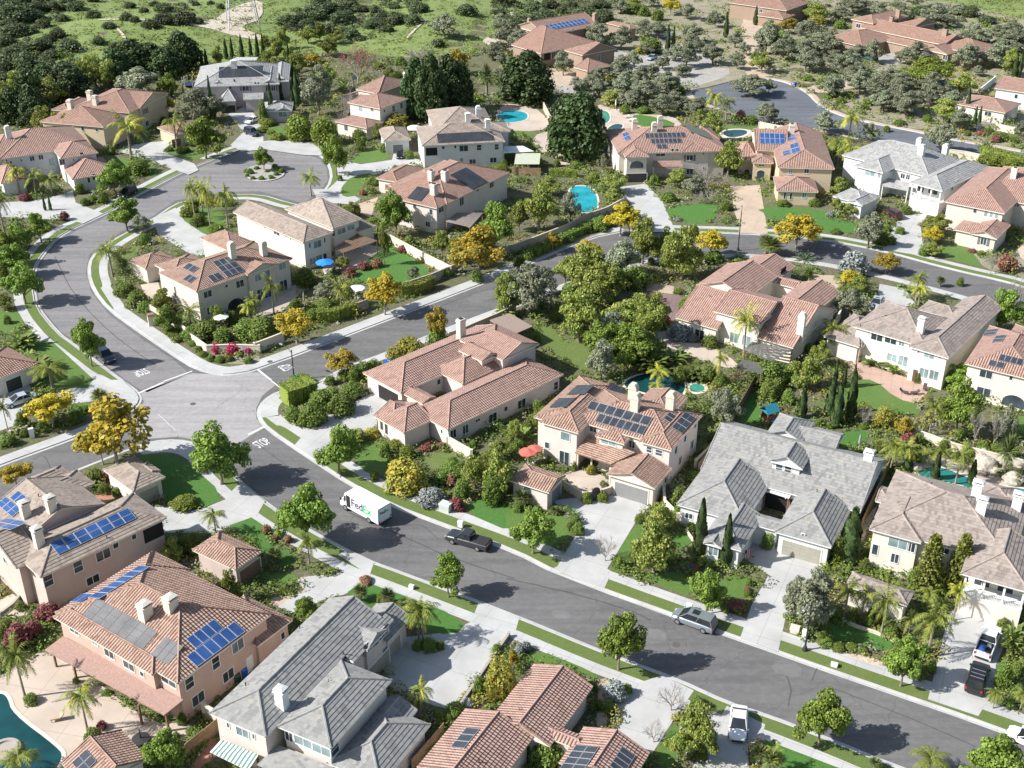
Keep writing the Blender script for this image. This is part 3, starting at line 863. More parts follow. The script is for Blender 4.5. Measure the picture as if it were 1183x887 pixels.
# --- centre: rose clay house with courtyard
h = House('house', 'sprawling rose-roofed house with a hidden courtyard and a tall chimney at the intersection', 'the rose-roofed courtyard house', 'a5', (478,722), (1140,405), 3.0, WB, RP, slope=.40)
h.wing([(478,722),(1140,407),(282,604)], 3.0, 'uhh')
h.wing([(230,742),(398,664),(60,640)], 2.9, 'uhg')
h.wing([(115,655),(178,690),(60,638),(250,560)], 2.85, 'vhg')
h.wing([(42,408),(213,515),(640,130),(640,300)], 3.1, 'uhg')
h.wing([(790,327),(1003,233),(590,190)], 4.9, 'vgh', .38)
h.wing([(465,408),(565,465),(830,330),(720,230)], 3.2, 'uhh', .5)
h.wing([(545,268),(668,332),(752,300),(640,230)], 4.9, 'vgg', base=3.0)
h.wing([(230,520),(350,560),(405,545),(300,480)], 2.9, 'vgg', .3)
h.chim(565,200,3.2,1.15,.95,2)
for x, y, w, g, k in ((510,745,1.2,1.5,''),(580,718,1.2,1.5,''),(650,667,1.0,.6,''),(735,652,1.7,1.5,''),(810,602,.8,.9,''),(900,572,1.7,1.5,''),(1095,470,1.0,1.4,'m'),(605,325,1.6,1.0,'s'),(428,448,.8,1.0,''),(103,690,.6,1.7,'a'),(130,715,.6,1.7,'a'),(445,730,.5,.8,'')): h.win(x, y, w, g, k)
h.win(140,500,4.6,2.2,'o')
h.slab('pergola_roof', [(720,95),(832,57),(962,132),(850,180)], 3.0, simple('brown_felt_roof', (.26, .20, .165), .9, .12, 3), thick=.2)
h.vent(730,400); h.vent(890,330); h.done(M['stucco_cream'])

# --- centre right: blush two storey with black panels
h = House('house', 'blush two-storey house with terracotta roof, two rows of black solar panels and a front courtyard', 'the blush house with the front courtyard', 'a6', (590,578), (870,662), 3.1, WB, RB, slope=.36)
h.wing([(400,262),(490,288),(780,376),(1132,242)], 5.8, 'uhh')
h.wing([(215,283),(435,347),(520,170)], 5.8, 'vhg')
h.wing([(780,392),(966,447),(1130,240)], 5.85, 'vhh')
h.wing([(530,362),(697,410),(660,300)], 5.3, 'vhg', .3)
h.wing([(205,262),(440,22),(620,110),(480,280)], 5.5, 'vhh', .3)
h.wing([(780,160),(900,108),(1020,190),(860,230)], 4.2, 'vhg', .3)
h.wing([(595,580),(872,664),(967,553)], 3.1, 'vgg')
h.wing([(38,615),(268,685),(352,590)], 3.0, 'uhg')
for x, y, g in ((750,225,2.4),(738,160,2.2),(952,215,2.4)): h.chim(x, y, g, 1.15, .9, 1)
h.solar([(482,205),(510,163),(858,262),(830,312)], 1, 7, 'solar_black'); h.solar([(530,284),(556,236),(828,313),(802,360)], 1, 7, 'solar_black')
h.solar([(918,270),(948,226),(1005,262),(975,300)], 1, 2, 'solar_black'); h.solar([(965,320),(1040,226),(1100,262),(1028,355)], 3, 2, 'solar_black')
h.solar([(270,200),(330,150),(425,150),(360,205)], 2, 2, 'solar_dark'); h.solar([(390,120),(440,60),(520,95),(450,140)], 2, 2, 'solar_dark'); h.solar([(575,95),(620,70),(720,105),(690,130)], 1, 3, 'solar_dark')
for x, y, w, g, k in ((360,365,1.5,1.4,'sp'),(257,415,.8,1.1,''),(355,480,1.6,2.1,'f'),(520,320,1.2,1.2,''),(608,392,2.3,1.3,'p'),(740,410,1.0,1.2,''),(838,440,.9,1.0,'m'),(893,458,1.1,1.0,'m'),(990,440,.9,1.4,''),(1013,500,1.0,1.4,''),(1042,375,.9,1.2,''),(1080,412,1.2,1.5,''),(1100,298,.9,1.1,''),(930,610,.9,1.2,''),(145,680,1.1,1.5,'a')): h.win(x, y, w, g, k)
h.win(737,668,4.9,2.25,'g','garage_grey'); h.win(308,683,2.7,2.2,'g','garage_blue')
h.slab('porch_roof', [(415,456),(492,352),(760,455),(620,522)], 3.1, RB, [(430,545),(508,560),(612,650)], .16, zs=(3.0,4.3,4.3,3.0), post_mat='cream')
h.vent(650,175); h.done(M['stucco_cream'])

# --- grey house with dormer
h = House('house', 'large white house under broad slate-grey roofs with one white dormer above the entry court', 'the slate-grey house with the white dormer', 'a7', (555,682), (830,760), 3.2, WW, RG, 'white', slope=.52)
h.wing([(935,568),(185,351),(1125,316)], 3.4, 'ugg', .50)
h.wing([(68,548),(455,560),(200,340)], 3.3, 'vhg', .5)
h.wing([(195,702),(382,782),(472,640),(330,560)], 3.1, 'vhg', .45)
h.wing([(555,684),(832,760),(945,570)], 3.2, 'vhg', .56)
h.wing([(440,590),(545,675),(610,630)], 3.0, 'ugg', .3)
h.wing([(520,182),(582,78),(742,150)], 4.6, 'vgh', .45)
h.wing([(885,178),(868,262),(700,150),(790,262)], 4.2, 'ugg', .4)
h.wing([(522,320),(685,357),(742,290)], 5.9, 'vgg', .55, base=4.0)
h.wing([(188,742),(285,765),(250,700)], 3.0, 'vgg', .5)
h.chim(1030,320,1.4,1.1,.9,0)
for x, y, w, g, k in ((577,357,1.0,1.2,'m'),(622,365,1.0,1.2,'m'),(240,780,1.3,1.4,'p'),(115,602,1.1,.9,''),(465,530,1.4,1.6,''),(1000,440,1.0,1.2,''),(700,700,.5,.5,''),(575,530,3.6,2.3,'o')): h.win(x, y, w, g, k)
h.win(692,772,4.9,2.25,'g','garage_khaki')
h.slab('pergola', [(500,470),(515,455),(640,492),(628,512)], 3.0, 'white', slats=14, thick=.12)
h.vent(408,360); h.vent(770,480); h.vent(820,520); h.vent(430,150); h.done(M['white'])

# --- right bottom: weathered tan roof
h = House('house', 'cream house with weathered tan roof, three white chimneys and columned balcony, right edge', 'the tan-roofed house with the columned balcony', 'a8', (750,722), (1183,842), 5.7, WC, RW, 'white', slope=.42)
h.wing([(132,404),(330,22),(1205,300)], 5.7, 'uhh')
h.wing([(132,404),(482,517),(545,300)], 5.75, 'vhg')
h.wing([(750,724),(1205,850),(1300,560)], 5.7, 'vhg', .46, recess=(2.9, 2.4, 4))
h.wing([(870,187),(1108,200),(1010,120)], 4.6, 'uhh', .35)
h.wing([(180,232),(215,130),(330,160)], 5.0, 'ugh', .35)
h.wing([(1040,290),(1300,380),(1330,250)], 5.4, 'uhh', .4)
h.chim(850,205,2.2,1.1,.9,0); h.chim(880,315,2.1,1.1,.9,0); h.chim(1125,288,2.3,1.1,.9,0)
for x, y, w, g, k in ((325,520,2.4,1.4,'p'),(412,545,1.0,1.4,''),(300,620,1.0,1.4,''),(165,560,.8,1.6,''),(900,770,1.8,2.0,''),(1060,815,1.8,2.0,''),(640,560,1.2,1.2,'')): h.win(x, y, w, g, k)
h.vent(550,120); h.vent(1130,510); h.vent(315,245); h.done(M['white'])
h = House('casita', 'low tan-roofed garden casita half hidden by palms beside the columned-balcony house', 'the low casita behind the palms', 'c8', (215,165), (545,275), 3.0, WC, RW, 'white', cat='casita')
h.wing([(215,167),(547,277),(590,205)], 2.9, 'hip'); h.win(375,310,1.6,1.6,'p'); h.done()

# --- right: rose tiled group
h = House('house', 'rose-tiled white house with stepped gables and a slatted pergola right of the wild garden', 'the stepped rose-tiled house', 'b5', (105,500), (300,556), 3.0, WI, RP, slope=.42)
h.wing([(105,502),(332,566),(325,300)], 3.0, 'ugg', .46)
h.wing([(305,446),(620,497),(804,383)], 5.4, 'ugg', .34)
h.wing([(590,620),(826,684),(935,390)], 3.2, 'ugg', .46)
h.wing([(1080,312),(976,457),(720,385)], 3.5, 'vgg', .40)
h.wing([(250,292),(395,140),(620,300)], 4.0, 'vgg', .38)
h.wing([(540,108),(802,150),(737,236),(450,190)], 3.4, 'vgg', .36)
h.wing([(690,240),(840,300),(860,250)], 3.0, 'ugg', .3)
h.chim(865,600,3.4,1.1,.8,1)
for x, y, w, g, k in ((160,570,1.0,1.4,'p'),(216,590,1.8,1.9,'f'),(335,530,.9,1.5,'p'),(440,620,1.6,1.9,'p'),(520,640,1.6,1.9,'p'),(940,520,.8,1.1,''),(760,195,2.2,1.8,'o')): h.win(x, y, w, g, k)
h.slab('pergola', [(500,695),(560,642),(828,692),(690,775)], 2.8, 'timber_grey', slats=11, thick=.1); h.slab('pergola', [(450,822),(490,757),(665,792),(620,850)], 2.7, 'timber_grey', slats=11, thick=.1)
h.vent(280,355); h.vent(800,470); h.vent(880,378); h.done(WI)

# --- right: tan roof two storey
h = House('house', 'ivory two-storey house under a brown-tan roof with a white chimney and a rose patio', 'the ivory house with the rose patio', 'b6', (180,376), (678,522), 5.7, WI, RW, 'white', slope=.42)
h.wing([(415,470),(678,524),(845,200)], 5.7, 'vhg')
h.wing([(182,378),(520,475),(275,197)], 5.65, 'uhh')
h.wing([(15,397),(72,460),(210,400),(85,272)], 3.1, 'uhh'); h.wing([(70,458),(190,430),(190,350)], 3.0, 'ugh', .35)
h.wing([(500,225),(700,310),(560,200)], 5.6, 'uhh')
h.chim(480,385,2.5,1.0,.85,0)
for x, y, w, g, k in ((225,412,2.0,1.4,''),(308,430,2.0,1.4,''),(375,447,1.0,1.3,'p'),(540,522,1.7,1.2,'p'),(475,498,.4,.8,''),(603,530,.4,.8,''),(315,537,1.7,1.4,'p'),(382,557,1.6,1.8,'p'),(508,630,1.5,1.7,'p'),(568,643,1.5,1.7,'p')): h.win(x, y, w, g, k)
h.win(457,630,.95,2.15,'d','door_red'); h.vent(125,350); h.vent(270,290); h.done(M['white'])
h = House('house', 'ivory two-storey house with terracotta roof and scattered black panels cut by the right edge', 'the ivory house cut by the right edge', 'b6', (803,582), (1111,657), 5.7, WI, RP, slope=.38)
h.wing([(803,584),(1200,680),(905,345)], 5.7, 'hip'); h.wing([(1020,400),(1200,440),(1080,340)], 5.3, 'uhh', .3)
h.solar([(895,582),(905,550),(995,575),(985,612)], 1, 2, 'solar_black'); h.solar([(955,557),(965,517),(1110,550),(1100,590)], 1, 4, 'solar_black'); h.solar([(870,405),(885,370),(950,372),(937,405)], 1, 2, 'solar_black'); h.solar([(925,446),(937,408),(998,408),(985,447)], 1, 2, 'solar_black')
for x, y, w, g, k in ((882,638,1.9,1.3,''),(1033,660,.6,.8,''),(867,745,2.1,1.6,''),(1050,800,3.2,1.9,'a')): h.win(x, y, w, g, k)
h.done()

# --- upper right
h = House('house', 'white house with light grey roof, three white chimneys and a balcony above its garage', 'the white house with the light-grey roof', 'b7', (95,285), (680,437), 5.7, WW, RL, 'white', slope=.44)
h.wing([(205,140),(800,257),(330,285),(440,325)], 5.7, 'uhh')
h.wing([(445,392),(683,437),(800,257)], 5.75, 'vhh', recess=(2.8, 2.4, 4))
h.wing([(93,284),(290,327),(330,210)], 5.75, 'vhg', .40)
h.wing([(0,482),(150,535),(258,480),(70,430)], 3.0, 'uhh', .36); h.wing([(50,515),(150,540),(150,480)], 2.95, 'vgg')
for x, y, g in ((515,215,1.9),(502,158,1.6),(668,208,1.9)): h.chim(x, y, g, 1.2, 1.0, 1)
for x, y, w, g, k in ((195,330,2.4,1.4,'p'),(255,345,.8,1.4,'p'),(335,308,1.6,1.0,''),(405,350,1.1,1.2,''),(438,357,1.0,1.2,''),(720,430,.8,1.0,''),(750,390,.8,1.0,''),(95,540,1.3,1.0,'p')): h.win(x, y, w, g, k)
h.win(520,425,1.6,1.9); h.win(600,440,2.2,1.9); h.win(540,552,4.6,2.1,'g','garage_white')
h.slab('porch_roof', [(272,412),(290,355),(450,395),(440,445)], 3.2, RL, thick=.14, zs=(3.0,3.8,3.8,3.0), post_mat='white'); h.done(M['white'])
h = House('house', 'tan two-storey house with rose hip roofs beyond a brown fence at the upper right edge', 'the rose-roofed house at the upper right edge', 'b7', (790,537), (1052,590), 5.7, WS, RP, slope=.38)
h.wing([(790,537),(1058,592),(935,290)], 5.7, 'vhh'); h.wing([(1000,485),(1350,560),(1050,290)], 5.6, 'uhh'); h.wing([(735,688),(1010,752),(1050,690)], 3.1, 'hip'); h.wing([(850,705),(1010,755),(960,640)], 3.15, 'vgg')
h.chim(1108,368,2.2,1.1,.9,2)
for x, y, w, g, k in ((868,570,.8,1.2,''),(937,592,.8,1.2,'p'),(972,600,.8,1.2,'p'),(1005,606,.8,1.2,'p'),(922,768,1.2,1.6,'s'),(1135,530,1.2,1.2,'p')): h.win(x, y, w, g, k)
h.done()
h = House('house', 'tan house with rose roof, black panels in three rows and an arched front window', 'the tan house with three black panel rows', 'b4', (70,262), (550,250), 5.8, WS, RP, slope=.36)
h.wing([(60,258),(550,250),(55,140),(545,125)], 5.8, 'uhh'); h.wing([(102,282),(228,278),(160,190)], 5.8, 'vhg'); h.wing([(390,243),(556,250),(470,150)], 5.85, 'vhg'); h.wing([(420,140),(546,190),(545,120)], 5.7, 'uhh', .3)
h.chim(152,135,2.2,1.2,.9,1); h.chim(255,150,2.0,1.2,.9,1); h.chim(285,125,2.4,1.2,.9,1)
h.solar([(205,155),(420,152),(415,180),(205,178)], 1, 9, 'solar_black'); h.solar([(236,184),(398,184),(396,208),(236,208)], 1, 7, 'solar_black'); h.solar([(268,213),(320,213),(320,237),(268,237)], 1, 2, 'solar_black'); h.solar([(90,152),(122,150),(128,192),(95,195)], 2, 2); h.solar([(430,135),(520,125),(535,165),(450,160)], 2, 4, 'solar_dark')
for x, y, w, g, k in ((162,318,3.0,1.6,'a'),(287,262,2.2,1.2,''),(350,243,.7,.9,''),(375,243,.7,.9,''),(440,283,1.6,1.4,'s'),(440,355,1.6,1.4,''),(513,262,.5,.6,''),(513,337,.5,.6,'')): h.win(x, y, w, g, k)
h.win(160,398,4.8,2.1,'g','dark')
h.slab('porch_roof', [(245,330),(250,298),(398,296),(395,330)], 3.3, RP, zs=(3.1,4.0,4.0,3.1), post_mat='cream'); h.done(WS)
h = House('house', 'ochre villa with rose roof, bright blue panels and an arched entry beside a tan driveway', 'the ochre villa with the arched entry', 'b4', (900,332), (1128,340), 5.8, WO, RP, slope=.36)
h.wing([(903,332),(1130,340),(1130,150)], 5.8, 'vhg'); h.wing([(785,242),(960,248),(790,142)], 5.7, 'ugg'); h.wing([(768,306),(882,312),(800,262)], 4.2, 'vhh', .3); h.wing([(688,285),(800,300),(715,205)], 3.3, 'uhh', .35); h.wing([(893,442),(1117,464),(925,385)], 3.1, 'hip')
h.chim(975,158,2.2,1.2,.9,2)
h.solar([(805,208),(812,153),(940,160),(940,215)], 2, 5); h.solar([(945,192),(948,163),(1000,167),(998,193)], 1, 2); h.solar([(970,265),(975,208),(1018,205),(1015,258)], 2, 2); h.solar([(928,272),(930,250),(970,245),(968,270)], 1, 2)
for x, y, w, g, k in ((970,360,1.0,1.2,'p'),(1055,352,1.1,1.2,''),(940,482,.6,1.6,''),(972,485,.6,1.6,''),(1043,480,1.0,1.3,'p'),(812,380,1.7,2.8,'a'),(740,362,1.1,1.6,'a'),(888,302,.6,2.0,''),(818,322,1.4,.5,'')): h.win(x, y, w, g, k)
h.done(M['cream'])

# --- top: earth coloured villas
h = House('house', 'earth-coloured villa with a long solar-panelled barn wing and two rounded chimneys, top centre', 'the earth-coloured barn villa', 'c3', (575,470), (868,412), 5.5, WE, RT, slope=.38)
h.wing([(168,272),(735,215),(92,205)], 6.0, 'ugg', .34); h.wing([(170,345),(222,457),(545,385),(590,330)], 4.6, 'vhg'); h.wing([(575,472),(868,414),(508,410)], 5.4, 'vgh'); h.wing([(618,607),(752,566),(720,530)], 3.2, 'vhg'); h.wing([(790,195),(980,247),(1008,225)], 4.0, 'hip')
h.chim(130,205,1.6,1.3,1.0,1); h.chim(692,185,2.4,1.5,1.2,1)
h.solar([(172,213),(615,173),(640,207),(195,268)], 2, 12)
for x, y, w, g, k in ((715,495,1.3,1.8,''),(275,480,2.4,2.2,'o'),(330,470,1.6,2.0,''),(200,295,1.2,.8,''),(490,258,1.0,.9,''),(100,250,.8,1.2,''),(120,320,.9,1.6,'')): h.win(x, y, w, g, k)
h.done(WE)
h = House('house', 'long earth-coloured estate house with stepped clay roofs and three chimneys at the top right', 'the stepped estate house at the top right', 'c4', (275,187), (690,274), 5.0, WE, RT, slope=.36)
h.wing([(275,187),(692,275),(320,138)], 5.0, 'ugg'); h.wing([(122,117),(275,142),(345,72)], 6.4, 'hip'); h.wing([(63,242),(190,285),(262,235),(180,178)], 3.4, 'hip', .3); h.wing([(382,262),(620,308),(400,232)], 3.3, 'ugg', .3); h.wing([(628,316),(762,322),(700,260)], 3.6, 'vgg', .35); h.wing([(758,305),(948,322),(790,238),(940,280)], 4.2, 'hip', .32); h.wing([(430,155),(505,170),(532,115)], 5.4, 'uhg', .3)
h.chim(405,105,2.4,1.4,1.0,2); h.chim(365,135,1.6,1.2,1.0,2); h.chim(692,220,2.0,1.5,1.0,2)
for x, y, w, g, k in ((168,157,1.8,1.4,''),(220,165,1.8,1.4,''),(325,242,2.6,2.0,'o'),(700,353,1.6,1.4,''),(630,335,1.8,1.6,'o'),(890,350,1.6,1.6,'')): h.win(x, y, w, g, k)
h.done(WE)
h = House('house', 'small cream house with a rose hip roof behind a cream wall beyond the upper road', 'the small cream house beyond the upper road', 'c4', (800,642), (1030,684), 3.2, WC, RP, slope=.32)
h.wing([(800,642),(1030,684),(1142,650),(850,580)], 3.2, 'hip'); h.win(962,697,1.8,1.2); h.win(890,660,1.0,1.4); h.done()
h = House('house', 'white house with rose tiles at the far right edge behind the small cream house', 'the white house behind the small cream house', 'c4', (1060,547), (1250,575), 4.6, WW, RP, slope=.32)
h.wing([(1060,547),(1260,577),(1080,480)], 4.6, 'ugg'); h.win(1135,590,.9,1.2); h.done()
h = House('house', 'brown house with a clay roof at the very top edge beside the sandy drive', 'the brown house at the top edge', 'r2', (1085,22), (1250,45), 5.0, WE, RT, slope=.32)
h.wing([(1085,24),(1260,47),(1105,-25)], 5.0, 'hip'); h.wing([(1125,70),(1260,80),(1180,50)], 3.4, 'hip', .3); h.win(1140,48,1.4,1.2); h.done()

# --- upper left
h = House('house', 'cream house with brown-tan roof and slatted patio cover left of the fenced back lawn', 'the cream house beside the fenced lawn', 'b2', (525,722), (752,647), 5.7, WC, RY, slope=.42)
h.wing([(525,722),(757,648),(80,467)], 5.7, 'vhg'); h.wing([(755,618),(942,550),(600,400)], 5.6, 'uhh'); h.wing([(945,640),(1066,602),(955,545)], 3.6, 'uhh', .35)
h.chim(640,585,2.7,1.1,.9,0)
for x, y, w, g, k in ((635,735,1.9,1.5,'p'),(577,745,.5,1.1,''),(690,705,.5,1.1,''),(818,635,2.1,1.2,'p'),(890,607,1.9,1.2,'p'),(757,655,.8,1.2,''),(600,862,1.5,1.4,'p'),(648,842,1.5,1.4,'p'),(325,645,1.9,1.2,''),(232,597,.6,.9,''),(172,567,1.0,.9,''),(395,675,.4,.6,''),(430,697,.4,.6,'')): h.win(x, y, w, g, k)
h.win(692,832,.95,2.1,'d','dark'); h.slab('patio_cover', [(755,760),(935,655),(1098,706),(830,800)], 3.0, 'timber', slats=16, thick=.12); h.done(M['white'])
h = House('house', 'sand-coloured two-storey house with terracotta roof and black panels inside the street bend', 'the sand-coloured house inside the street bend', 'b1', (455,512), (1110,285), 5.7, WS, RB, slope=.38)
h.wing([(455,514),(1112,286),(240,370)], 5.7, 'uhh'); h.wing([(180,328),(302,397),(440,270)], 5.2, 'uhh', .32); h.wing([(15,288),(90,352),(318,292)], 3.0, 'uhh', .36); h.wing([(573,190),(700,245),(822,182),(650,90)], 5.2, 'uhh', .34); h.wing([(798,397),(1013,327),(740,300)], 5.75, 'vgg', .32)
h.chim(712,290,2.8,1.1,.9,1); h.chim(925,268,2.4,1.1,.9,1)
h.solar([(365,350),(410,318),(475,355),(425,392)], 1, 2, 'solar_black'); h.solar([(365,430),(415,395),(462,425),(408,462)], 1, 2, 'solar_black'); h.solar([(525,410),(612,385),(636,425),(570,452)], 1, 2, 'solar_black'); h.solar([(562,312),(690,275),(780,380),(665,416)], 3, 3, 'solar_black')
for x, y, w, g, k in ((532,530,1.7,1.3,''),(660,475,.7,.7,''),(752,460,1.7,1.4,''),(875,418,1.5,1.4,'p'),(935,392,1.5,1.4,'p'),(1042,340,1.7,1.4,'p'),(555,640,1.7,1.4,''),(722,595,3.2,1.9,'a'),(918,525,3.0,2.2,''),(1050,462,1.7,2.1,'f'),(312,512,.6,2.0,'')): h.win(x, y, w, g, k)
h.done(M['cream'])
h = House('house', 'white house with pale brown roof and a long black solar film behind the terracotta house', 'the white house with the black solar film', 'b3', (390,342), (935,314), 5.7, WW, RY, 'white', slope=.36)
h.wing([(370,346),(937,314),(395,215)], 5.7, 'uhh'); h.wing([(435,197),(800,240),(795,85),(440,118)], 5.8, 'uhh', .34); h.wing([(700,262),(942,245),(936,180)], 5.6, 'uhh', .3)
h.chim(686,185,2.2,1.2,1.0,0); h.chim(757,145,2.2,1.2,1.0,1); h.chim(820,232,2.3,1.1,1.0,0)
h.solar([(480,262),(850,248),(868,308),(470,330)], 1, 10, 'solar_dark', .05)
for x, y, w, g, k in ((515,357,.7,.8,''),(597,352,.6,.8,''),(655,362,2.1,1.5,''),(760,357,1.2,1.4,'m'),(880,352,1.1,1.4,'m'),(715,452,1.6,1.2,''),(857,442,1.6,1.3,''),(640,455,.9,2.0,'p')): h.win(x, y, w, g, k)
h.win(435,385,2.6,1.8,'o')
h.slab('patio_cover', [(922,392),(930,348),(1060,345),(1135,382)], 3.0, 'white', thick=.15, post_mat='white'); h.slab('patio_cover', [(1000,470),(1012,395),(1180,395),(1172,470)], 2.7, simple('sage_canvas', (.42,.44,.33), .9, .1), thick=.08); h.done(M['white'])
h = House('garage', 'small white detached garage with a tan hip roof left of the white house', 'the small white garage', 'b3', (120,312), (275,302), 3.0, WW, RY, 'white', cat='garage')
h.wing([(108,316),(277,303),(110,225),(255,222)], 3.0, 'vhh'); h.win(205,345,2.6,2.0,'g','garage_blue'); h.done()
h = House('house', 'pale pink house with terracotta roofs, three chimneys and slanted black panels behind the back lawn', 'the pale pink house with three chimneys', 'b3', (455,767), (885,552), 5.6, WB, RT, slope=.38)
h.wing([(455,768),(705,655),(235,640)], 5.6, 'uhh'); h.wing([(540,742),(888,553),(560,440)], 5.65, 'uhh'); h.wing([(375,512),(590,482),(520,445),(760,500)], 5.4, 'uhh', .3); h.wing([(250,640),(430,590),(390,500)], 4.0, 'uhh', .3)
h.chim(465,685,2.4,1.3,1.1,2); h.chim(445,580,2.0,1.2,1.0,2); h.chim(540,590,2.3,1.3,1.1,2)
h.solar([(275,685),(360,618),(425,655),(345,745)], 2, 4, 'solar_dark'); h.solar([(565,555),(625,505),(850,572),(725,650)], 3, 7, 'solar_dark')
for x, y, w, g, k in ((500,780,1.8,1.3,''),(432,797,.9,1.3,''),(320,757,.9,1.0,''),(285,852,1.4,1.4,''),(640,725,1.6,1.8,'f'),(750,645,1.0,.9,''),(845,610,1.6,1.4,''),(410,880,1.2,1.2,'')): h.win(x, y, w, g, k)
h.slab('pergola', [(530,860),(610,800),(790,800),(700,900)], 2.8, simple('bare_vine_lattice', (.26,.22,.20), .95, .3, 6), slats=14, thick=.12); h.done(WB)
h = House('garage', 'detached pale pink garage with a terracotta pyramid roof beside the cul-de-sac driveway', 'the terracotta pyramid garage', 'b3', (195,592), (350,507), 3.2, WB, RT, cat='garage')
h.wing([(80,552),(197,592),(352,505),(238,470)], 3.2, 'hip', .36); h.win(150,612,2.6,2.2,'g','garage_brown'); h.done()
h = House('house', 'cream house with rose roofs and a black panel array in front of the red-leaved tree', 'the cream house below the red tree', 'c2', (580,547), (880,440), 5.7, WI, RP, slope=.36)
h.wing([(580,549),(905,432),(440,395)], 5.7, 'uhh'); h.wing([(403,293),(560,375),(932,232)], 6.4, 'vhh', .34); h.wing([(240,372),(292,440),(520,380)], 4.0, 'ugh', .3); h.wing([(133,667),(430,770),(607,692)], 3.1, 'hip'); h.wing([(285,470),(450,522),(480,400)], 5.6, 'vgg', .3)
h.chim(885,250,2.8,.9,.8,2)
h.solar([(595,402),(820,322),(870,370),(700,492)], 3, 4, 'solar_black')
for x, y, w, g, k in ((360,542,1.2,1.5,'p'),(630,572,.7,.8,''),(735,545,1.1,1.6,''),(825,512,1.1,1.6,''),(490,555,1.0,1.0,''),(195,765,1.2,1.5,'')): h.win(x, y, w, g, k)
h.done(M['white'])
h = House('house', 'grey house with a dark solar field framed by thin cypresses beyond the cul-de-sac', 'the cypress-framed grey house', 'c1', (240,425), (950,400), 5.7, tint('dove', (.44, .40, .40)), RL, 'white', slope=.36)
h.wing([(130,300),(160,442),(900,420),(980,212)], 5.7, 'uhh'); h.wing([(238,425),(425,425),(330,330)], 5.7, 'vgg', .38); h.wing([(772,416),(955,396),(880,270)], 5.75, 'vgg', .42); h.wing([(940,395),(1055,382),(900,220)], 5.5, 'vhg', .36); h.wing([(350,588),(507,592),(400,490)], 3.2, 'uhh'); h.wing([(590,578),(792,560),(600,520)], 3.2, 'ugg', .3)
h.chim(495,262,2.2,1.5,1.2,0)
h.solar([(290,362),(380,238),(780,232),(800,335)], 1, 8, 'solar_dark', .05)
for x, y, w, g, k in ((453,450,.8,1.0,''),(610,462,1.9,1.4,'s'),(830,462,1.0,1.8,''),(893,458,1.2,1.6,'s'),(710,412,.6,.9,''),(742,412,.6,.9,''),(430,630,3.4,2.0,'o')): h.win(x, y, w, g, k)
h.slab('roof_pergola', [(450,172),(520,140),(735,140),(720,168)], 8.2, 'white', slats=9, thick=.16); h.done(M['white'])
h = House('casita', 'little grey casita with a light roof and blue doors among the cypresses', 'the little casita by the cul-de-sac', 'c1', (905,695), (1080,690), 3.0, tint('dove', (.44, .40, .40)), RL, 'white', cat='casita')
h.wing([(790,650),(1085,690),(1070,600),(820,625)], 3.0, 'uhh', .36); h.wing([(905,697),(1085,693),(990,640)], 2.95, 'vgg', .4); h.win(990,720,2.2,1.8,'p'); h.done()
h = House('house', 'ochre two-storey house with a clay roof and stubby cream chimneys below the dark ficus trees', 'the ochre house below the dark trees', 'b8', (655,478), (1000,303), 5.7, WO, RT, slope=.34)
h.wing([(383,385),(655,480),(812,405)], 5.7, 'uhh'); h.wing([(520,330),(818,388),(1000,303),(720,235)], 5.9, 'uhh', .32); h.wing([(885,357),(1005,303),(840,250)], 5.95, 'vgg', .3); h.wing([(390,375),(560,320),(500,290)], 5.5, 'uhh', .3)
h.chim(465,365,2.3,1.3,1.1,0); h.chim(590,305,2.3,1.3,1.1,0); h.chim(625,335,2.2,1.3,1.1,0)
for x, y, w, g, k in ((932,377,1.4,1.5,'s'),(942,457,1.5,1.4,''),(985,372,.5,.6,''),(530,492,.9,1.1,''),(620,500,.8,.8,''),(985,435,.6,.6,'')): h.win(x, y, w, g, k)
h.done(M['cream'])
h = House('garage', 'small ochre garage with a clay roof behind a palm next to the ochre house', 'the small ochre garage', 'r0', (725,578), (870,545), 3.0, WO, RT, cat='garage')
h.wing([(722,582),(800,615),(872,545)], 3.0, 'hip', .35); h.win(800,615,2.6,2.0,'g','garage_brown'); h.done()
h = House('house', 'white house with wide rose roof and small square windows at the left edge behind palms', 'the white house at the left edge', 'b8', (90,672), (580,597), 5.6, WW, RP, slope=.36)
h.wing([(-70,600),(92,674),(582,597),(270,500)], 5.6, 'uhh'); h.wing([(388,684),(584,598),(330,600)], 5.65, 'uhh', .34); h.wing([(-140,600),(92,676),(150,520)], 5.5, 'uhh', .32); h.wing([(428,777),(525,807),(692,712),(560,690)], 3.0, 'uhh', .36); h.wing([(-60,745),(60,835),(150,780)], 3.0, 'uhh', .34)
h.chim(62,555,2.6,1.2,1.0,1)
for x, y, w, g, k in ((15,690,.5,.9,''),(42,699,.5,.9,''),(70,707,.5,.9,''),(135,692,.4,.8,''),(205,682,1.1,1.2,''),(262,674,1.1,1.2,''),(330,702,1.2,1.8,'p'),(398,702,1.2,1.5,''),(470,690,.4,.6,''),(522,652,.8,.8,''),(600,800,.7,1.5,''),(568,817,.7,1.5,'')): h.win(x, y, w, g, k)
h.done(WW)
h = House('garage', 'garage with a brown-red roof in deep shade at the left edge above the yellow tree', 'the shaded garage at the left edge', 'c5', (0,320), (222,232), 3.0, WC, RT, 'white', cat='garage')
h.wing([(-160,330),(0,322),(222,234),(50,68)], 3.0, 'hip', .36); h.win(105,335,2.7,2.1,'g','dark'); h.done()
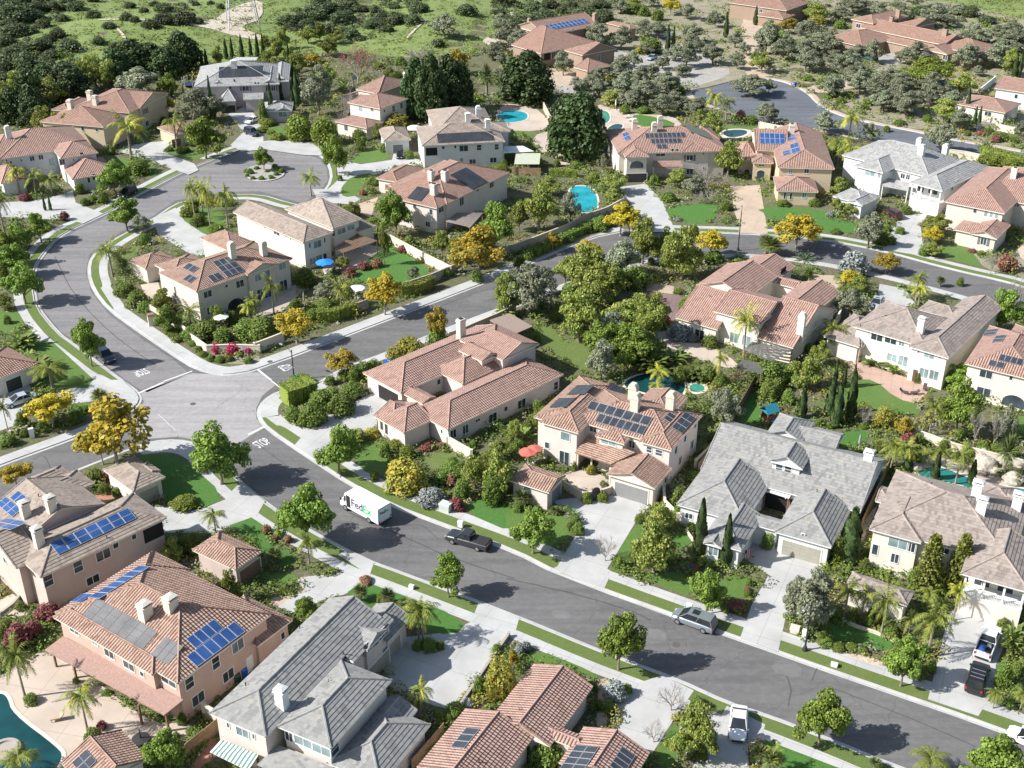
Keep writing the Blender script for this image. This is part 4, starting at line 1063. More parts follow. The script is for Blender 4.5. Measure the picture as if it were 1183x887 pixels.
# ------------------------------------------------------------------ ground, roads, kerbs
A_NE = [(1500,972),(1183,850),(890,749.5),(647,662),(595,635),(518,607),(452,582),(406.6,559),(353,523.7),(310,494.5)]
CN_E = [(301,483),(300,473),(306,462),(322,452),(340,449)]
B_S = [(367,443),(396,425.4),(450,406),(488,390),(574,357),(653,328),(690,312),(732,303.7),(767,297),(831,293.5),(883,294),(946,302),(1025,318),(1100,338),(1183,362),(1500,455)]
B_NR = [(1500,412),(1183,331),(1164.5,325),(1093.5,309),(1025,290),(946,274.5),(843.6,268),(783,267),(740,264)]
B_NL = [(722,265.6),(679,274.5),(610,304),(574,320.2),(430,375),(295,426.7),(270,431),(253.6,431.8),(228,425.4),(203,410),(162,382),(127,357)]
C_R = [(109,334),(103,314),(106.5,296),(122,283.4),(142,270.7),(177.5,253),(203,235),(218,231.4),(260,225),(300,224),(333,234)]
CUL = [(352,238),(372,225),(384,208),(382,192),(373.6,180),(353,172),(310,167),(295,167.5),(276,171),(241,185)]
C_L = [(228,190),(200,203),(162,223),(137,238),(109,252),(84,263),(65,274.5),(48,293.5),(39,309),(37,330),(41,354),(66,385),(84,397.5),(127,430.5)]
CN_N = [(144.6,443),(158,453),(161,463),(150,474)]
BW_N = [(120,490),(96,501),(0,536),(-300,650)]
BW_S = [(-300,695),(0,578),(110,535)]
CN_S = [(157,516),(177.5,509.7),(203,508),(225,512),(242,522)]
A_SW = [(254,536),(295,573),(330.5,598.5),(417,645.4),(470,664.5),(590,710),(689,751),(732,767),(777.7,783.7),(843.6,814),(883,826),(959,855),(1025,882.6),(1500,1060)]
SEGS = [A_NE, CN_E, B_S, B_NR, B_NL, C_R, CUL, C_L, CN_N, BW_N, BW_S, CN_S, A_SW]
COURT = [(883,90),(908,94),(934,106.5),(944,119),(967,132),(1002,141),(1068,153.5),(1104,162),(1183,175),(1500,232),(1500,255),(1183,193),(1104,180),(1050,172),(1002,162),(960,152),(925,146),(883,143),(850,131),(815,120),(795,109),(803,99),(820,93),(845,88)]
def smooth(pts, it=1, closed=False):
    for _ in range(it):
        out = [] if closed else [pts[0]]
        n = len(pts)
        for i in range(n if closed else n-1):
            a, b = pts[i], pts[(i+1) % n]
            out += [a*.75+b*.25, a*.25+b*.75]
        if not closed: out.append(pts[-1])
        pts = out
    return pts
def ground_pts(pts, z=0.0): return [G(x, y, z) for x, y in pts]
def area2(P): return sum(P[i].x*P[(i+1) % len(P)].y-P[(i+1) % len(P)].x*P[i].y for i in range(len(P)))/2
loop = []
IDX = []
for s_ in SEGS:
    g = ground_pts(s_); a = len(loop); loop += g; IDX.append((a, len(loop)))
SGN = 1 if area2(loop) > 0 else -1
def normals(P, closed):
    """outward (away from the road) unit normals with mitre factor"""
    out = []
    n = len(P)
    for i in range(n):
        a = P[i-1] if (closed or i > 0) else None
        c = P[(i+1) % n] if (closed or i < n-1) else None
        d1 = (P[i]-a).normalized() if a is not None else None
        d2 = (c-P[i]).normalized() if c is not None else None
        if d1 is None: d1 = d2
        if d2 is None: d2 = d1
        n1 = Vector((d1.y, -d1.x, 0)); n2 = Vector((d2.y, -d2.x, 0))
        m = (n1+n2).normalized()
        out.append(m/max(.5, m.dot(n1)))
    return out
def resample(P, step=2.0):
    out = []
    for i in range(len(P)-1):
        L = (P[i+1]-P[i]).length; k = max(1, int(L/step))
        out += [P[i].lerp(P[i+1], j/k) for j in range(k)]
    out.append(P[-1]); return out
def band(mb, P, d0, d1, z0, z1=None, sgn=1, closed=False):
    N = normals(P, closed)
    z1 = z0 if z1 is None else z1
    n = len(P)
    A = [P[i]+N[i]*d0*sgn for i in range(n)]; B = [P[i]+N[i]*d1*sgn for i in range(n)]
    for i in range(n if closed else n-1):
        j = (i+1) % n
        f = [Vector((A[i].x, A[i].y, z0)), Vector((A[j].x, A[j].y, z0)), Vector((B[j].x, B[j].y, z1)), Vector((B[i].x, B[i].y, z1))]
        if d0 != d1 and (f[1]-f[0]).cross(f[2]-f[0]).z < 0: f.reverse()
        mb.face(f)
def polysheet(name, pts, z, mat, label=None, kind='structure', thick=0.0, parent=None, org=None):
    P = [Vector((p.x, p.y, z)) for p in pts]
    if area2(P) < 0: P.reverse()
    mb = MB()
    for t in tessellate_polygon([P]):
        f = [P[i] for i in t]
        if (f[1]-f[0]).cross(f[2]-f[0]).z < 0: f.reverse()
        mb.face(f)
    if thick:
        for i in range(len(P)):
            j = (i+1) % len(P); d = Vector((0,0,-thick)); mb.face([P[i]+d, P[j]+d, P[j], P[i]])
    o = mb.build(name, M[mat] if isinstance(mat, str) else mat, parent, org)
    if kind: o['kind'] = kind
    if label: o['label'] = label
    return o
ROADZ = -.13
roadloop = smooth(loop, 1, True)
court = smooth(ground_pts(COURT), 2, True)
SGC = 1 if area2(court) > 0 else -1
# asphalt
polysheet('road', roadloop, ROADZ, 'asphalt')
polysheet('upper_road', court, ROADZ, 'asphalt_court')
# ground sheet to the horizon and the garden land around the roads
gb = MB(); gp = [Vector((-3500,-400,-.35)), Vector((3500,-400,-.35)), Vector((3500,5000,-.35)), Vector((-3500,5000,-.35))]
gb.face(gp); gb.build('ground', M['far'])['kind'] = 'structure'
bx = [(-420, 20), (420, 20), (420, 640), (-420, 640)]
verts = [Vector(b) for b in bx]; edges = [(0,1),(1,2),(2,3),(3,0)]
for P in (roadloop, court):
    b = len(verts); verts += [Vector((p.x, p.y)) for p in P]
    edges += [(b+i, b+(i+1) % len(P)) for i in range(len(P))]
def inside(P, x, y):
    r = False; n = len(P); j = n-1
    for i in range(n):
        if (P[i].y > y) != (P[j].y > y) and x < (P[j].x-P[i].x)*(y-P[i].y)/(P[j].y-P[i].y)+P[i].x: r = not r
        j = i
    return r
vo, eo, fo_, *_ = delaunay_2d_cdt(verts, edges, [], 0, 1e-4)
lm = MB()
for f in fo_:
    c = sum((vo[i] for i in f), Vector((0, 0)))/len(f)
    if inside(roadloop, c.x, c.y) or inside(court, c.x, c.y): continue
    p = [Vector((vo[i].x, vo[i].y, 0)) for i in f]
    if (p[1]-p[0]).cross(p[2]-p[0]).z < 0: p.reverse()
    lm.face(p)
lm.build('garden_ground', M['land'])['kind'] = 'structure'
def kerbs(P, sg, nm):
    k = MB(); g = MB()
    band(k, P, 0, 0, ROADZ-.05, .012, sg, True) if False else None
    N = normals(P, True)
    for i in range(len(P)):                     # upright face of the kerb
        j = (i+1) % len(P)
        a, b = P[i], P[j]
        k.face([Vector((a.x,a.y,ROADZ-.05)), Vector((b.x,b.y,ROADZ-.05)), Vector((b.x,b.y,.012)), Vector((a.x,a.y,.012))])
    band(k, P, 0, .17, .012, .012, sg, True)
    band(g, P, -.48, 0, ROADZ+.006, ROADZ+.02, sg, True)
    k.build('kerb'+nm, M['kerb'])['kind'] = 'structure'
    g.build('gutter'+nm, M['concrete'])['kind'] = 'structure'
kerbs(roadloop, SGN, ''); kerbs(court, SGC, '_upper')
def seg(*ks):
    out = []
    for k in ks: a, b = IDX[k]; out += loop[a:b]
    return smooth(out, 2)
grass = MB(); walk = MB()
def walkrun(ks, parks, wds):
    """one unbroken sidewalk along several kerb runs; the planted strip narrows and widens between them"""
    P = []; pk = []; wd_ = []
    for k, a, w in zip(ks, parks, wds):
        g = seg(k); P += g; pk += [a]*len(g); wd_ += [w]*len(g)
    for _ in range(3):
        pk = [pk[0]]+[(pk[i-1]+2*pk[i]+pk[i+1])/4 for i in range(1, len(pk)-1)]+[pk[-1]]; wd_ = [wd_[0]]+[(wd_[i-1]+2*wd_[i]+wd_[i+1])/4 for i in range(1, len(wd_)-1)]+[wd_[-1]]
    N = normals(P, False)
    def strip(mb, d0, d1, z):
        A = [P[i]+N[i]*d0[i]*SGN for i in range(len(P))]; B = [P[i]+N[i]*d1[i]*SGN for i in range(len(P))]
        for i in range(len(P)-1):
            if d1[i]-d0[i] < .02 and d1[i+1]-d0[i+1] < .02: continue
            f = [Vector((v.x, v.y, z)) for v in (A[i], A[i+1], B[i+1], B[i])]
            if (f[1]-f[0]).cross(f[2]-f[0]).z < 0: f.reverse()
            mb.face(f)
    strip(grass, [.17]*len(P), [.17+a for a in pk], .004); strip(walk, [.17+a for a in pk], [.17+a+w for a, w in zip(pk, wd_)], .007)
def sidewalk(P, park, wdt, sg=None):
    sg = SGN if sg is None else sg
    if park: band(grass, P, .17, .17+park, .004, .004, sg)
    band(walk, P, .17+park, .17+park+wdt, .007, .007, sg)
walkrun((0,1,2), (1.7,0,0), (1.5,2.4,1.5)); sidewalk(seg(3), 1.5, 1.4); walkrun((4,5,6), (0,1.4,1.2), (2.1,1.5,1.4)); walkrun((7,8,9), (1.6,0,0), (1.5,3.0,1.7)); walkrun((11,12), (0,1.7), (3.0,1.5))
grass.build('parkway_grass', M['lawn_dry'])['kind'] = 'structure'
walk.build('sidewalk', M['concrete'])['kind'] = 'structure'
# tan footpath round the upper road
tw = MB(); band(tw, court, .17, 1.5, .006, .006, SGC, True); tw.build('upper_footpath', M['tan'])['kind'] = 'structure'
# lines and words painted on the asphalt
mk = MB()
def stripe(a, b, w, z=ROADZ+.012):
    a, b = G(*a, ROADZ), G(*b, ROADZ); d = (b-a).normalized(); n = Vector((-d.y, d.x, 0))*w/2
    mk.face([Vector((p.x, p.y, z)) for p in (a-n, b-n, b+n, a+n)])
stripe((160,454),(189,441.5),.3); stripe((189,440.6),(222,428.6),.22); stripe((298,427),(313,439),.32); stripe((313,439.4),(324,448),.2); stripe((287,502),(306,492.5),.32)
stripe((203,497),(182,478),.05)
mk.build('stop_lines', M['mark'])['kind'] = 'structure'
def textmesh(s, size, bold=.0, extrude=0.0):
    cu = bpy.data.curves.new('lettering', 'FONT'); cu.body = s; cu.size = size; cu.offset = bold; cu.extrude = extrude
    cu.align_x = 'CENTER'; cu.align_y = 'CENTER'; cu.resolution_u = 3
    o = bpy.data.objects.new('lettering', cu); COL.objects.link(o)
    dg = bpy.context.evaluated_depsgraph_get(); dg.update()
    me = bpy.data.meshes.new_from_object(o.evaluated_get(dg))
    bpy.data.objects.remove(o); bpy.data.curves.remove(cu)
    return me
def roadword(px, up_px, w, hgt, name):
    """STOP painted on the lane; reads upright for a driver looking from px towards up_px"""
    c = G(*px, ROADZ); d = (G(*up_px, ROADZ)-c); rz = math.atan2(d.y, d.x)-math.pi/2
    me = textmesh('STOP', 1.0, 0)
    xs = [v.co.x for v in me.vertices]; ys = [v.co.y for v in me.vertices]
    sx, sy = w/(max(xs)-min(xs)), hgt/(max(ys)-min(ys))
    for v in me.vertices: v.co = Vector((v.co.x*sx, v.co.y*sy, 0))
    me.materials.clear(); me.materials.append(M['mark'])
    o = link(bpy.data.objects.new(name, me)); o.location = (c.x, c.y, ROADZ+.014); o.rotation_euler = (0, 0, rz); o['kind'] = 'structure'
roadword((303,512), (284,500), 2.1, 2.0, 'stop_marking'); roadword((163,430), (182,443), 2.1, 2.0, 'stop_marking'); roadword((331,424), (312,431), 2.1, 1.9, 'stop_marking')
# manhole covers
for i, (x, y, ring) in enumerate(((223,466.5,0),(781,745,1),(89,511,0),(312,418.5,0))):
    c = G(x, y, ROADZ)
    b = MB()
    if y == 418.5: c.z = .012
    else: c.z = ROADZ+.012
    if ring: b.lathe((c.x,c.y,c.z-.02), [(1.15,0),(1.15,.024),(.9,.026)], 20, 0)
    b.lathe((c.x,c.y,c.z-.02), [(.42,0),(.42,.034),(.36,.036),(.1,.03)], 18, 1)
    o = b.build('manhole_cover', [M['asphalt'], simple('cast_iron', (.10,.09,.085), .6, .3, 8)])
    tag(o, ['round iron cover in the middle of the intersection', 'iron cover in a patched ring on the street near the silver minivan', 'iron cover on the west street near the yellow tree', 'dark oval cover on the sidewalk by the street lamp'][i], 'manhole cover')
# tar patches
tp = M['asphalt_patch'] = mat_asphalt('asphalt_patch', (.075,.072,.075), (.085,.082,.083))
M['asphalt_fix'] = mat_asphalt('asphalt_fix', (.145,.14,.137), (.175,.168,.163))
light = M['asphalt_light'] = mat_asphalt('asphalt_light', (.29,.275,.268), (.33,.315,.308))
polysheet('intersection_paving', smooth(ground_pts([(172,449),(222,430),(262,432),(299,428.5),(318,444),(303,456),(296,470),(296,482),(304,494),(288,503),(262,520),(250,520),(232,508),(205,503.5),(170,506),(145,488),(158,474),(166,463),(162,452)]), 0), ROADZ+.004, 'asphalt_light')
polysheet('cul_de_sac_paving', smooth(ground_pts([(170,452),(219,431),(202,416),(160,388),(125,362),(105,336),(99,314),(103,293),(120,280),(140,267),(176,249),(202,231),(218,228),(260,221),(300,220),(335,230),(350,234),(367,222),(379,207),(377,193),(369,183),(351,176),(310,171),(296,171.5),(278,175),(243,188),(229,194),(202,207),(165,227),(140,241),(112,255),(88,266),(70,277),(53,295),(44,310),(42,330),(46,352),(70,382),(88,394),(131,427),(148,440),(162,449)]), 0), ROADZ+.004, mat_asphalt('asphalt_mid_grey', (.185,.176,.174), (.22,.208,.204)))  # mid grey asphalt sheet over the bending street and cul-de-sac

# sealed seams and old repairs in the asphalt
def seam(fr, pts, w):
    P = resample(smooth([G(*q(fr, *p), ROADZ) for p in pts], 2), 1.5); b = MB(); r = random.Random(int(pts[0][0]))
    P = [p+Vector((r.uniform(-.06,.06), r.uniform(-.06,.06), 0)) for p in P]
    band(b, P, -w/2, w/2, ROADZ+.009); o = b.build('crack_seal', M['asphalt_patch']); o['kind'] = 'structure'
for fr, pts, w in (('r14',[(-20,25),(300,95),(560,175),(640,215)],.22), ('r14',[(280,0),(600,95),(760,150)],.16), ('r15',[(100,470),(125,520),(110,610)],.14), ('r15',[(240,430),(215,490)],.12), ('r15',[(300,520),(620,640),(960,790)],.15), ('r9',[(430,600),(700,720),(900,810),(1183,900)],.2), ('r9',[(680,660),(760,650),(830,720)],.12), ('r5',[(690,600),(900,500),(1100,440)],.16), ('r8',[(150,360),(200,330),(230,400)],.12), ('r9',[(30,300),(130,380),(250,440)],.14), ('r7',[(330,320),(700,420),(1000,520)],.2), ('r4',[(250,300),(330,470),(500,650),(700,790)],.15)): seam(fr, pts, w)
for fr, pts in (('r14',[(410,235),(480,225),(520,270),(440,285)]), ('r14',[(560,250),(700,250),(720,310),(610,320)]), ('r14',[(180,165),(250,165),(290,200),(200,205)]), ('r15',[(60,380),(180,420),(160,480),(20,440)]), ('r5',[(960,480),(1090,440),(1120,470),(990,520)])):
    polysheet('asphalt_repair', smooth([G(*q(fr, *p)) for p in pts], 1, True), ROADZ+.006, 'asphalt_fix')
# ------------------------------------------------------------------ surfaces on the land
LV = {}
SHEETS = []
def sheet(kind, fr, pts, sm=1, z=None):
    nm, mat, lz = {'L': ('lawn', 'lawn', .018), 'T': ('lawn', 'turf', .019), 'C': ('driveway', 'drive', .016), 'K': ('patio', 'patio', .015), 'N': ('path', 'tan', .0155), 'R': ('patio', 'rosy', .0145), 'X': ('planting_bed', 'xeric', .007),
      'D': ('bare_ground', 'dirt', .010), 'G': ('gravel_court', 'gravel', .0105), 'M': ('paved_court', 'mauve', .012), 'A': ('lane', 'asphalt_court', .012), 'Y': ('lawn', 'lawn_dry', .017), 'E': ('patio', 'terra', .014)}[kind]
    LV[kind] = LV.get(kind, 0)+1
    P = [G(*q(fr, *p)) for p in pts]
    if sm: P = smooth(P, sm, True)
    if kind != 'X': SHEETS.append(P)
    return polysheet(nm, P, z or lz+.00031*LV[kind], mat)
for k, fr, sm, pts in (
 ('C','r0',0,[(545,690),(620,655),(760,640),(790,650),(740,690),(885,745),(905,775),(860,795),(700,740)]), ('L','r0',1,[(735,690),(765,665),(925,685),(960,700),(870,735)]), ('L','r0',1,[(500,735),(545,710),(755,775),(690,810),(590,790)]),
 ('C','r0',0,[(1040,520),(1110,600),(1050,660),(1100,690),(1200,680),(1200,560),(1120,480)]),
 ('L','r1',1,[(40,575),(140,580),(150,640),(60,640)]), ('L','r1',1,[(420,735),(520,660),(600,690),(625,722),(480,748)]),
 ('C','r1',0,[(420,735),(480,748),(622,728),(630,700),(690,705),(785,745),(640,765),(560,795),(440,805),(400,780)]), ('C','r1',1,[(0,640),(240,640),(315,690),(290,715),(0,675)]),
 ('L','r1',1,[(385,860),(440,800),(545,785),(500,830),(470,890),(400,900)]), ('C','r1',0,[(280,905),(400,800),(450,800),(385,862),(430,905)]),
 ('K','r2',1,[(-60,470),(100,480),(190,560),(130,600),(-60,590)]), ('L','r2',1,[(-40,592),(110,600),(120,615),(-40,625)]), ('K','r2',1,[(95,620),(190,590),(205,690),(120,695)]), ('D','r2',1,[(200,700),(300,700),(320,740),(190,760)]),
 ('K','r2',1,[(385,470),(470,495),(560,520),(745,525),(790,580),(600,610),(430,610),(400,530)]), ('T','r2',1,[(550,525),(600,520),(750,555),(740,582),(620,582),(560,562)]),
 ('G','r2',1,[(560,260),(700,240),(810,330),(990,300),(1000,345),(800,405),(600,345)]), ('N','r2',1,[(1040,110),(1095,90),(1130,335),(1060,345),(1070,200)]), ('A','r2',0,[(640,140),(690,125),(770,170),(700,195)]),
 ('K','r2',1,[(940,610),(1000,580),(1110,590),(1105,622),(990,645)]), ('L','r2',1,[(960,575),(1080,572),(1183,585),(1100,590),(985,590)]),
 ('N','r2',0,[(150,300),(300,340),(330,390),(200,390)]), ('G','r2',1,[(170,330),(290,380),(240,410),(170,380)]),
 ('C','p',0,[(716,216),(746,212),(765,232),(779,264),(780,268),(738,268),(735,245)]), ('T','r6',1,[(690,75),(940,52),(948,95),(912,148),(820,152),(740,132)]),
 ('N','r3',1,[(175,390),(390,375),(515,345),(530,375),(430,395),(250,432)]), ('G','r3',1,[(520,230),(620,240),(650,295),(510,295)]), ('X','r3',1,[(255,432),(420,402),(700,440),(900,560),(740,600),(460,540),(330,500)]), ('X','r3',1,[(0,330),(180,320),(380,370),(180,385),(90,365)]), ('X','r3',1,[(740,560),(1183,640),(1183,685),(870,625)]),
 ('C','r4',0,[(695,128),(800,78),(822,108),(970,225),(1005,270),(890,305),(720,200)]), ('L','r4',1,[(800,112),(870,80),(1035,90),(1035,170),(970,225)]),
 ('C','r4',0,[(200,40),(330,0),(345,55),(470,105),(380,150),(320,135),(0,120),(-40,60)]), ('L','r4',1,[(-60,545),(80,545),(112,605),(60,650),(-60,660)]), ('L','r4',0,[(130,680),(240,690),(425,860),(400,900),(210,900)]), ('K','r4',0,[(640,430),(720,415),(745,500),(670,500)]),
 ('K','r5',0,[(0,505),(180,430),(235,440),(120,550),(0,580)]), ('Y','r4',1,[(590,250),(645,255),(600,305),(555,365),(530,340)]),
 ('T','r5',1,[(405,400),(590,255),(640,265),(775,335),(795,378),(680,430),(480,425)]), ('N','r5',0,[(470,60),(560,30),(525,125),(478,100)]), ('C','r5',0,[(260,-5),(400,-10),(478,40),(440,62),(290,55)]), ('K','r5',1,[(350,280),(560,235),(605,320),(470,352),(400,400),(380,340),(290,390)]),
 ('N','r6',0,[(1000,-20),(1135,-25),(1172,190),(1050,185),(1020,100)]), ('T','r6',1,[(1140,75),(1300,65),(1300,130),(1165,132)]), ('Y','r6',1,[(95,605),(200,620),(240,672),(360,700),(375,835),(280,805),(200,735),(130,690)]),
 ('M','r6',1,[(615,455),(745,470),(805,500),(775,570),(720,605),(700,525),(630,485)]), ('N','r6',0,[(610,405),(745,438),(740,472),(620,456)]), ('K','r6',1,[(640,640),(705,605),(765,690),(900,700),(1045,790),(1010,815),(900,785),(800,745),(670,695)]), ('X','r6',1,[(640,505),(725,510),(738,548),(690,585),(650,572)]),
 ('T','r7',1,[(-60,75),(290,85),(305,122),(425,152),(435,192),(240,192),(60,130)]), ('C','r7',0,[(628,110),(745,105),(712,160),(728,300),(540,268),(582,180)]), ('L','r7',1,[(800,250),(920,250),(1005,352),(930,335),(805,302)]), ('C','r7',0,[(525,425),(640,448),(690,520),(460,565),(515,500)]),
 ('R','r7',1,[(335,735),(450,790),(640,850),(730,880),(680,960),(600,960),(500,900),(380,805)]), ('R','r11',1,[(505,-10),(790,-15),(730,70),(690,107),(600,72),(540,30)]), ('L','r11',1,[(195,80),(280,100),(330,60),(400,-10),(505,-5),(600,80),(722,112),(700,165),(600,155),(420,110),(300,120)]), ('N','r7',0,[(205,380),(350,390),(345,470),(310,440),(225,400)]),
 ('C','r8',0,[(-60,50),(130,15),(165,60),(60,205),(-60,250)]), ('C','r8',0,[(210,72),(430,-5),(560,-5),(625,60),(605,92),(430,92),(260,112)]), ('L','r8',1,[(300,112),(420,95),(405,142),(340,152)]),
 ('T','r8',1,[(620,340),(700,328),(820,342),(1035,530),(920,582),(840,592),(735,530)]), ('C','r8',0,[(690,560),(900,592),(1038,535),(1150,620),(1060,662),(960,695),(745,690)]), ('E','r8',0,[(395,530),(540,500),(562,520),(430,578)]), ('T','r8',0,[(1040,660),(1145,622),(1250,690),(1183,745),(1090,692)]),
 ('C','r9',0,[(215,208),(470,88),(520,60),(590,45),(645,100),(555,190),(545,245),(320,292),(240,330)]), ('L','r9',1,[(440,300),(520,260),(610,330),(590,445),(470,402)]), ('Y','r9',1,[(735,360),(830,320),(935,340),(945,382),(850,425)]), ('T','r9',1,[(935,590),(1040,525),(1190,585),(1190,700)]), ('T','r9',0,[(0,700),(195,800),(155,865),(0,765)]),
 ('L','r10',1,[(-20,570),(140,600),(262,620),(290,670),(232,762),(100,735),(-20,692)]), ('C','r10',0,[(185,545),(480,512),(632,572),(570,642),(440,855),(492,890),(212,845),(330,645)]), ('K','r10',1,[(230,420),(340,398),(462,450),(445,512),(350,505),(245,475)]), ('L','r10',1,[(570,642),(645,652),(560,805),(500,875),(440,855)]), ('T','r10',1,[(730,690),(825,685),(815,755),(755,765)]), ('T','r10',0,[(1000,100),(1112,55),(1160,185),(1050,195)]),
 ('C','p',0,[(856,642),(870,626),(942,640),(950,654),(928,690),(907,716),(899,753),(855,737),(868,700),(888,664)]), ('T','r11',1,[(335,230),(490,218),(452,302),(325,312)]), ('K','r11',1,[(660,350),(720,330),(900,370),(1020,420),(1183,440),(1183,580),(960,490),(760,460),(680,430)]), ('K','r11',0,[(480,600),(522,560),(442,745),(428,700)]), ('L','r11',1,[(1135,160),(1260,170),(1260,270),(1125,222)]),
 ('K','r12',1,[(-60,500),(60,435),(200,345),(300,400),(420,480),(700,690),(850,680),(905,720),(800,775),(430,805),(350,900),(240,900),(200,960),(-60,960)]), ('K','r12',0,[(-60,130),(60,95),(145,180),(90,205),(-60,195)]), ('E','r12',0,[(955,762),(1005,738),(985,835),(900,900),(855,900)]),
 ('C','r13',0,[(180,35),(240,15),(500,-12),(548,25),(400,100),(330,112),(160,192),(100,152),(235,72)]), ('N','r13',1,[(50,115),(180,102),(205,70),(195,20),(245,15),(248,85),(195,135),(60,155)]), ('T','r13',1,[(400,100),(480,45),(560,58),(972,215),(905,292),(700,235)]), ('C','r13',0,[(585,405),(600,300),(860,272),(985,222),(1148,285),(895,625),(820,605),(700,562),(590,505)]), ('L','r13',0,[(-10,-5),(180,0),(195,42),(110,55),(-10,0)]),
 ('L','r14',1,[(55,430),(95,335),(405,462),(392,485),(240,418),(100,412)]), ('C','r14',0,[(440,615),(585,500),(690,465),(835,535),(735,680),(645,822),(620,835),(470,722),(515,640)]), ('N','r14',1,[(392,488),(445,478),(455,540),(435,560),(442,720),(385,715),(400,560)]),
 ('L','r14',0,[(650,825),(740,690),(800,700),(780,840),(700,900)]), ('C','r14',0,[(820,900),(930,700),(985,605),(1160,690),(1140,755),(1080,795),(1085,900)]), ('L','r14',1,[(945,20),(1075,2),(1105,60),(1062,122),(945,112)]), ('L','r14',0,[(1148,795),(1200,755),(1260,900),(1150,900)]), ('L','r14',1,[(530,-5),(830,-5),(822,112),(740,82)]),
 ('T','r15',0,[(0,758),(345,890),(330,960),(0,960)]), ('T','r15',1,[(275,242),(330,228),(480,260),(605,310),(560,365),(420,312),(300,312)]), ('C','r15',0,[(835,205),(900,115),(1085,165),(1105,300),(1055,420),(1055,520),(975,652),(745,575),(790,400)]), ('D','r15',1,[(395,362),(540,398),(535,432),(390,382)]), ('T','r15',1,[(1058,410),(1112,410),(1092,540),(1048,512)]),
 ('X','r3',1,[(-900,180),(-1150,330),(-1100,420),(-700,450),(-350,420),(0,330),(180,300),(300,360),(520,420),(900,560),(1400,640),(1400,60),(600,-20),(0,-30),(-600,0)]), ('G','p',1,[(722,55),(800,50),(832,80),(800,94),(740,86)]), ('G','p',1,[(662,58),(720,55),(748,80),(700,86)]), ('G','p',1,[(640,88),(700,92),(690,112),(640,106)]), ('N','p',0,[(858,20),(877,18),(894,87),(868,91)]), ('X','p',1,[(700,30),(760,20),(850,30),(860,60),(760,50)]), ('C','p',0,[(548,709),(553,696),(600,713.5),(596,728)]), ('C','p',0,[(391,641),(402,634),(432,650),(427,665)]), ('C','p',0,[(262,573),(279,556),(306,579),(296,597)]), ('C','p',0,[(340,514.5),(350,503),(376,521),(363,530.5)]), ('C','p',0,[(640,656),(647,661.5),(698,680),(704,667),(660,647)]), ('N','p',0,[(855,257),(853,269),(887,270.5),(885,259)]), ('X','r1',0,[(880,440),(1000,420),(1010,470),(900,480)]), ('X','r7',1,[(1120,270),(1260,260),(1260,420),(1150,400)]), ('X','r7',1,[(930,270),(1060,260),(1150,380),(1020,370)]), ('D','r7',1,[(1150,250),(1260,240),(1260,330),(1170,320)]), ('X','r4',1,[(830,640),(960,740),(1183,745),(1183,790),(1000,790),(800,660)]), ('X','r13',0,[(900,600),(1150,290),(1183,310),(960,600)]), ('X','r6',1,[(0,300),(250,200),(500,110),(520,150),(250,260),(60,330)])):
    sheet(k, fr, pts, sm)
# driveway joints etc. come with the material; the centre island of the cul-de-sac
isl = smooth([G(*q('b2', x, y)) for x, y in ((75,190),(120,150),(200,130),(300,135),(370,165),(395,205),(330,245),(220,262),(120,245))], 2, True)
ib = MB(); ib_n = 1 if area2(isl) > 0 else -1
polysheet('traffic_island', isl, .03, 'gravel', thick=.2)
band(ib, isl, 0, -.25, .04, .04, ib_n, True); ib.build('island_kerb', M['kerb'])['kind'] = 'structure'

# ------------------------------------------------------------------ open hillside at the top
def drape(name, px, mat, off, cell=7.0, world=None):
    P = world or [G(x, y) for x, y in px]
    bm = bmesh.new()
    vs = [bm.verts.new((p.x, p.y, 0)) for p in P]
    fs = bm.faces.new(vs)
    bmesh.ops.triangulate(bm, faces=[fs])
    x0, x1 = min(p.x for p in P), max(p.x for p in P); y0, y1 = min(p.y for p in P), max(p.y for p in P)
    def cut(co, no):
        bmesh.ops.bisect_plane(bm, geom=bm.verts[:]+bm.edges[:]+bm.faces[:], plane_co=co, plane_no=no, dist=1e-4)
    k = math.ceil(x0/cell)
    while k*cell < x1:
        cut((k*cell, 0, 0), (1, 0, 0)); k += 1
    k = math.ceil(y0/cell)
    while k*cell < y1:
        cut((0, k*cell, 0), (0, 1, 0)); k += 1
    for v in bm.verts: v.co.z = hill(v.co.x, v.co.y)+off
    for f in bm.faces:
        if f.normal.z < 0: f.normal_flip()
        f.smooth = True
    bm.normal_update()
    for f in bm.faces:
        if f.normal.z < 0: f.normal_flip()
    me = bpy.data.meshes.new(name); bm.to_mesh(me); bm.free()
    me.materials.append(M[mat] if isinstance(mat, str) else mat)
    o = link(bpy.data.objects.new(name, me)); o['kind'] = 'structure'
    return o
drape('garden_slope', None, 'land', .02, 7, [Vector((-420,335,0)),Vector((-2,335,0)),Vector((-2,639,0)),Vector((-420,639,0))])
drape('hillside', [(-500,125),(0,108),(55,78),(150,72),(230,74),(300,70),(390,62),(470,68),(555,62),(600,28),(650,-8),(720,-35),(760,-60),(300,-62),(-500,-62)], 'meadow', .05)
drape('field', [(1040,-2),(1110,4),(1150,15),(1183,22),(1400,70),(1700,40),(1700,-62),(900,-62)], 'meadow', .03, 12)
far = [Vector((-3400, 590, 0)), Vector((3400, 590, 0)), Vector((3400, 2600, 0)), Vector((-3400, 2600, 0))]
drape('hills', None, 'meadow', -.2, 90, far)
M['path_dirt'] = mat_mulch('path_dirt', [(.3, (.42,.35,.27)), (.6, (.50,.43,.34)), (.8, (.56,.50,.42))])
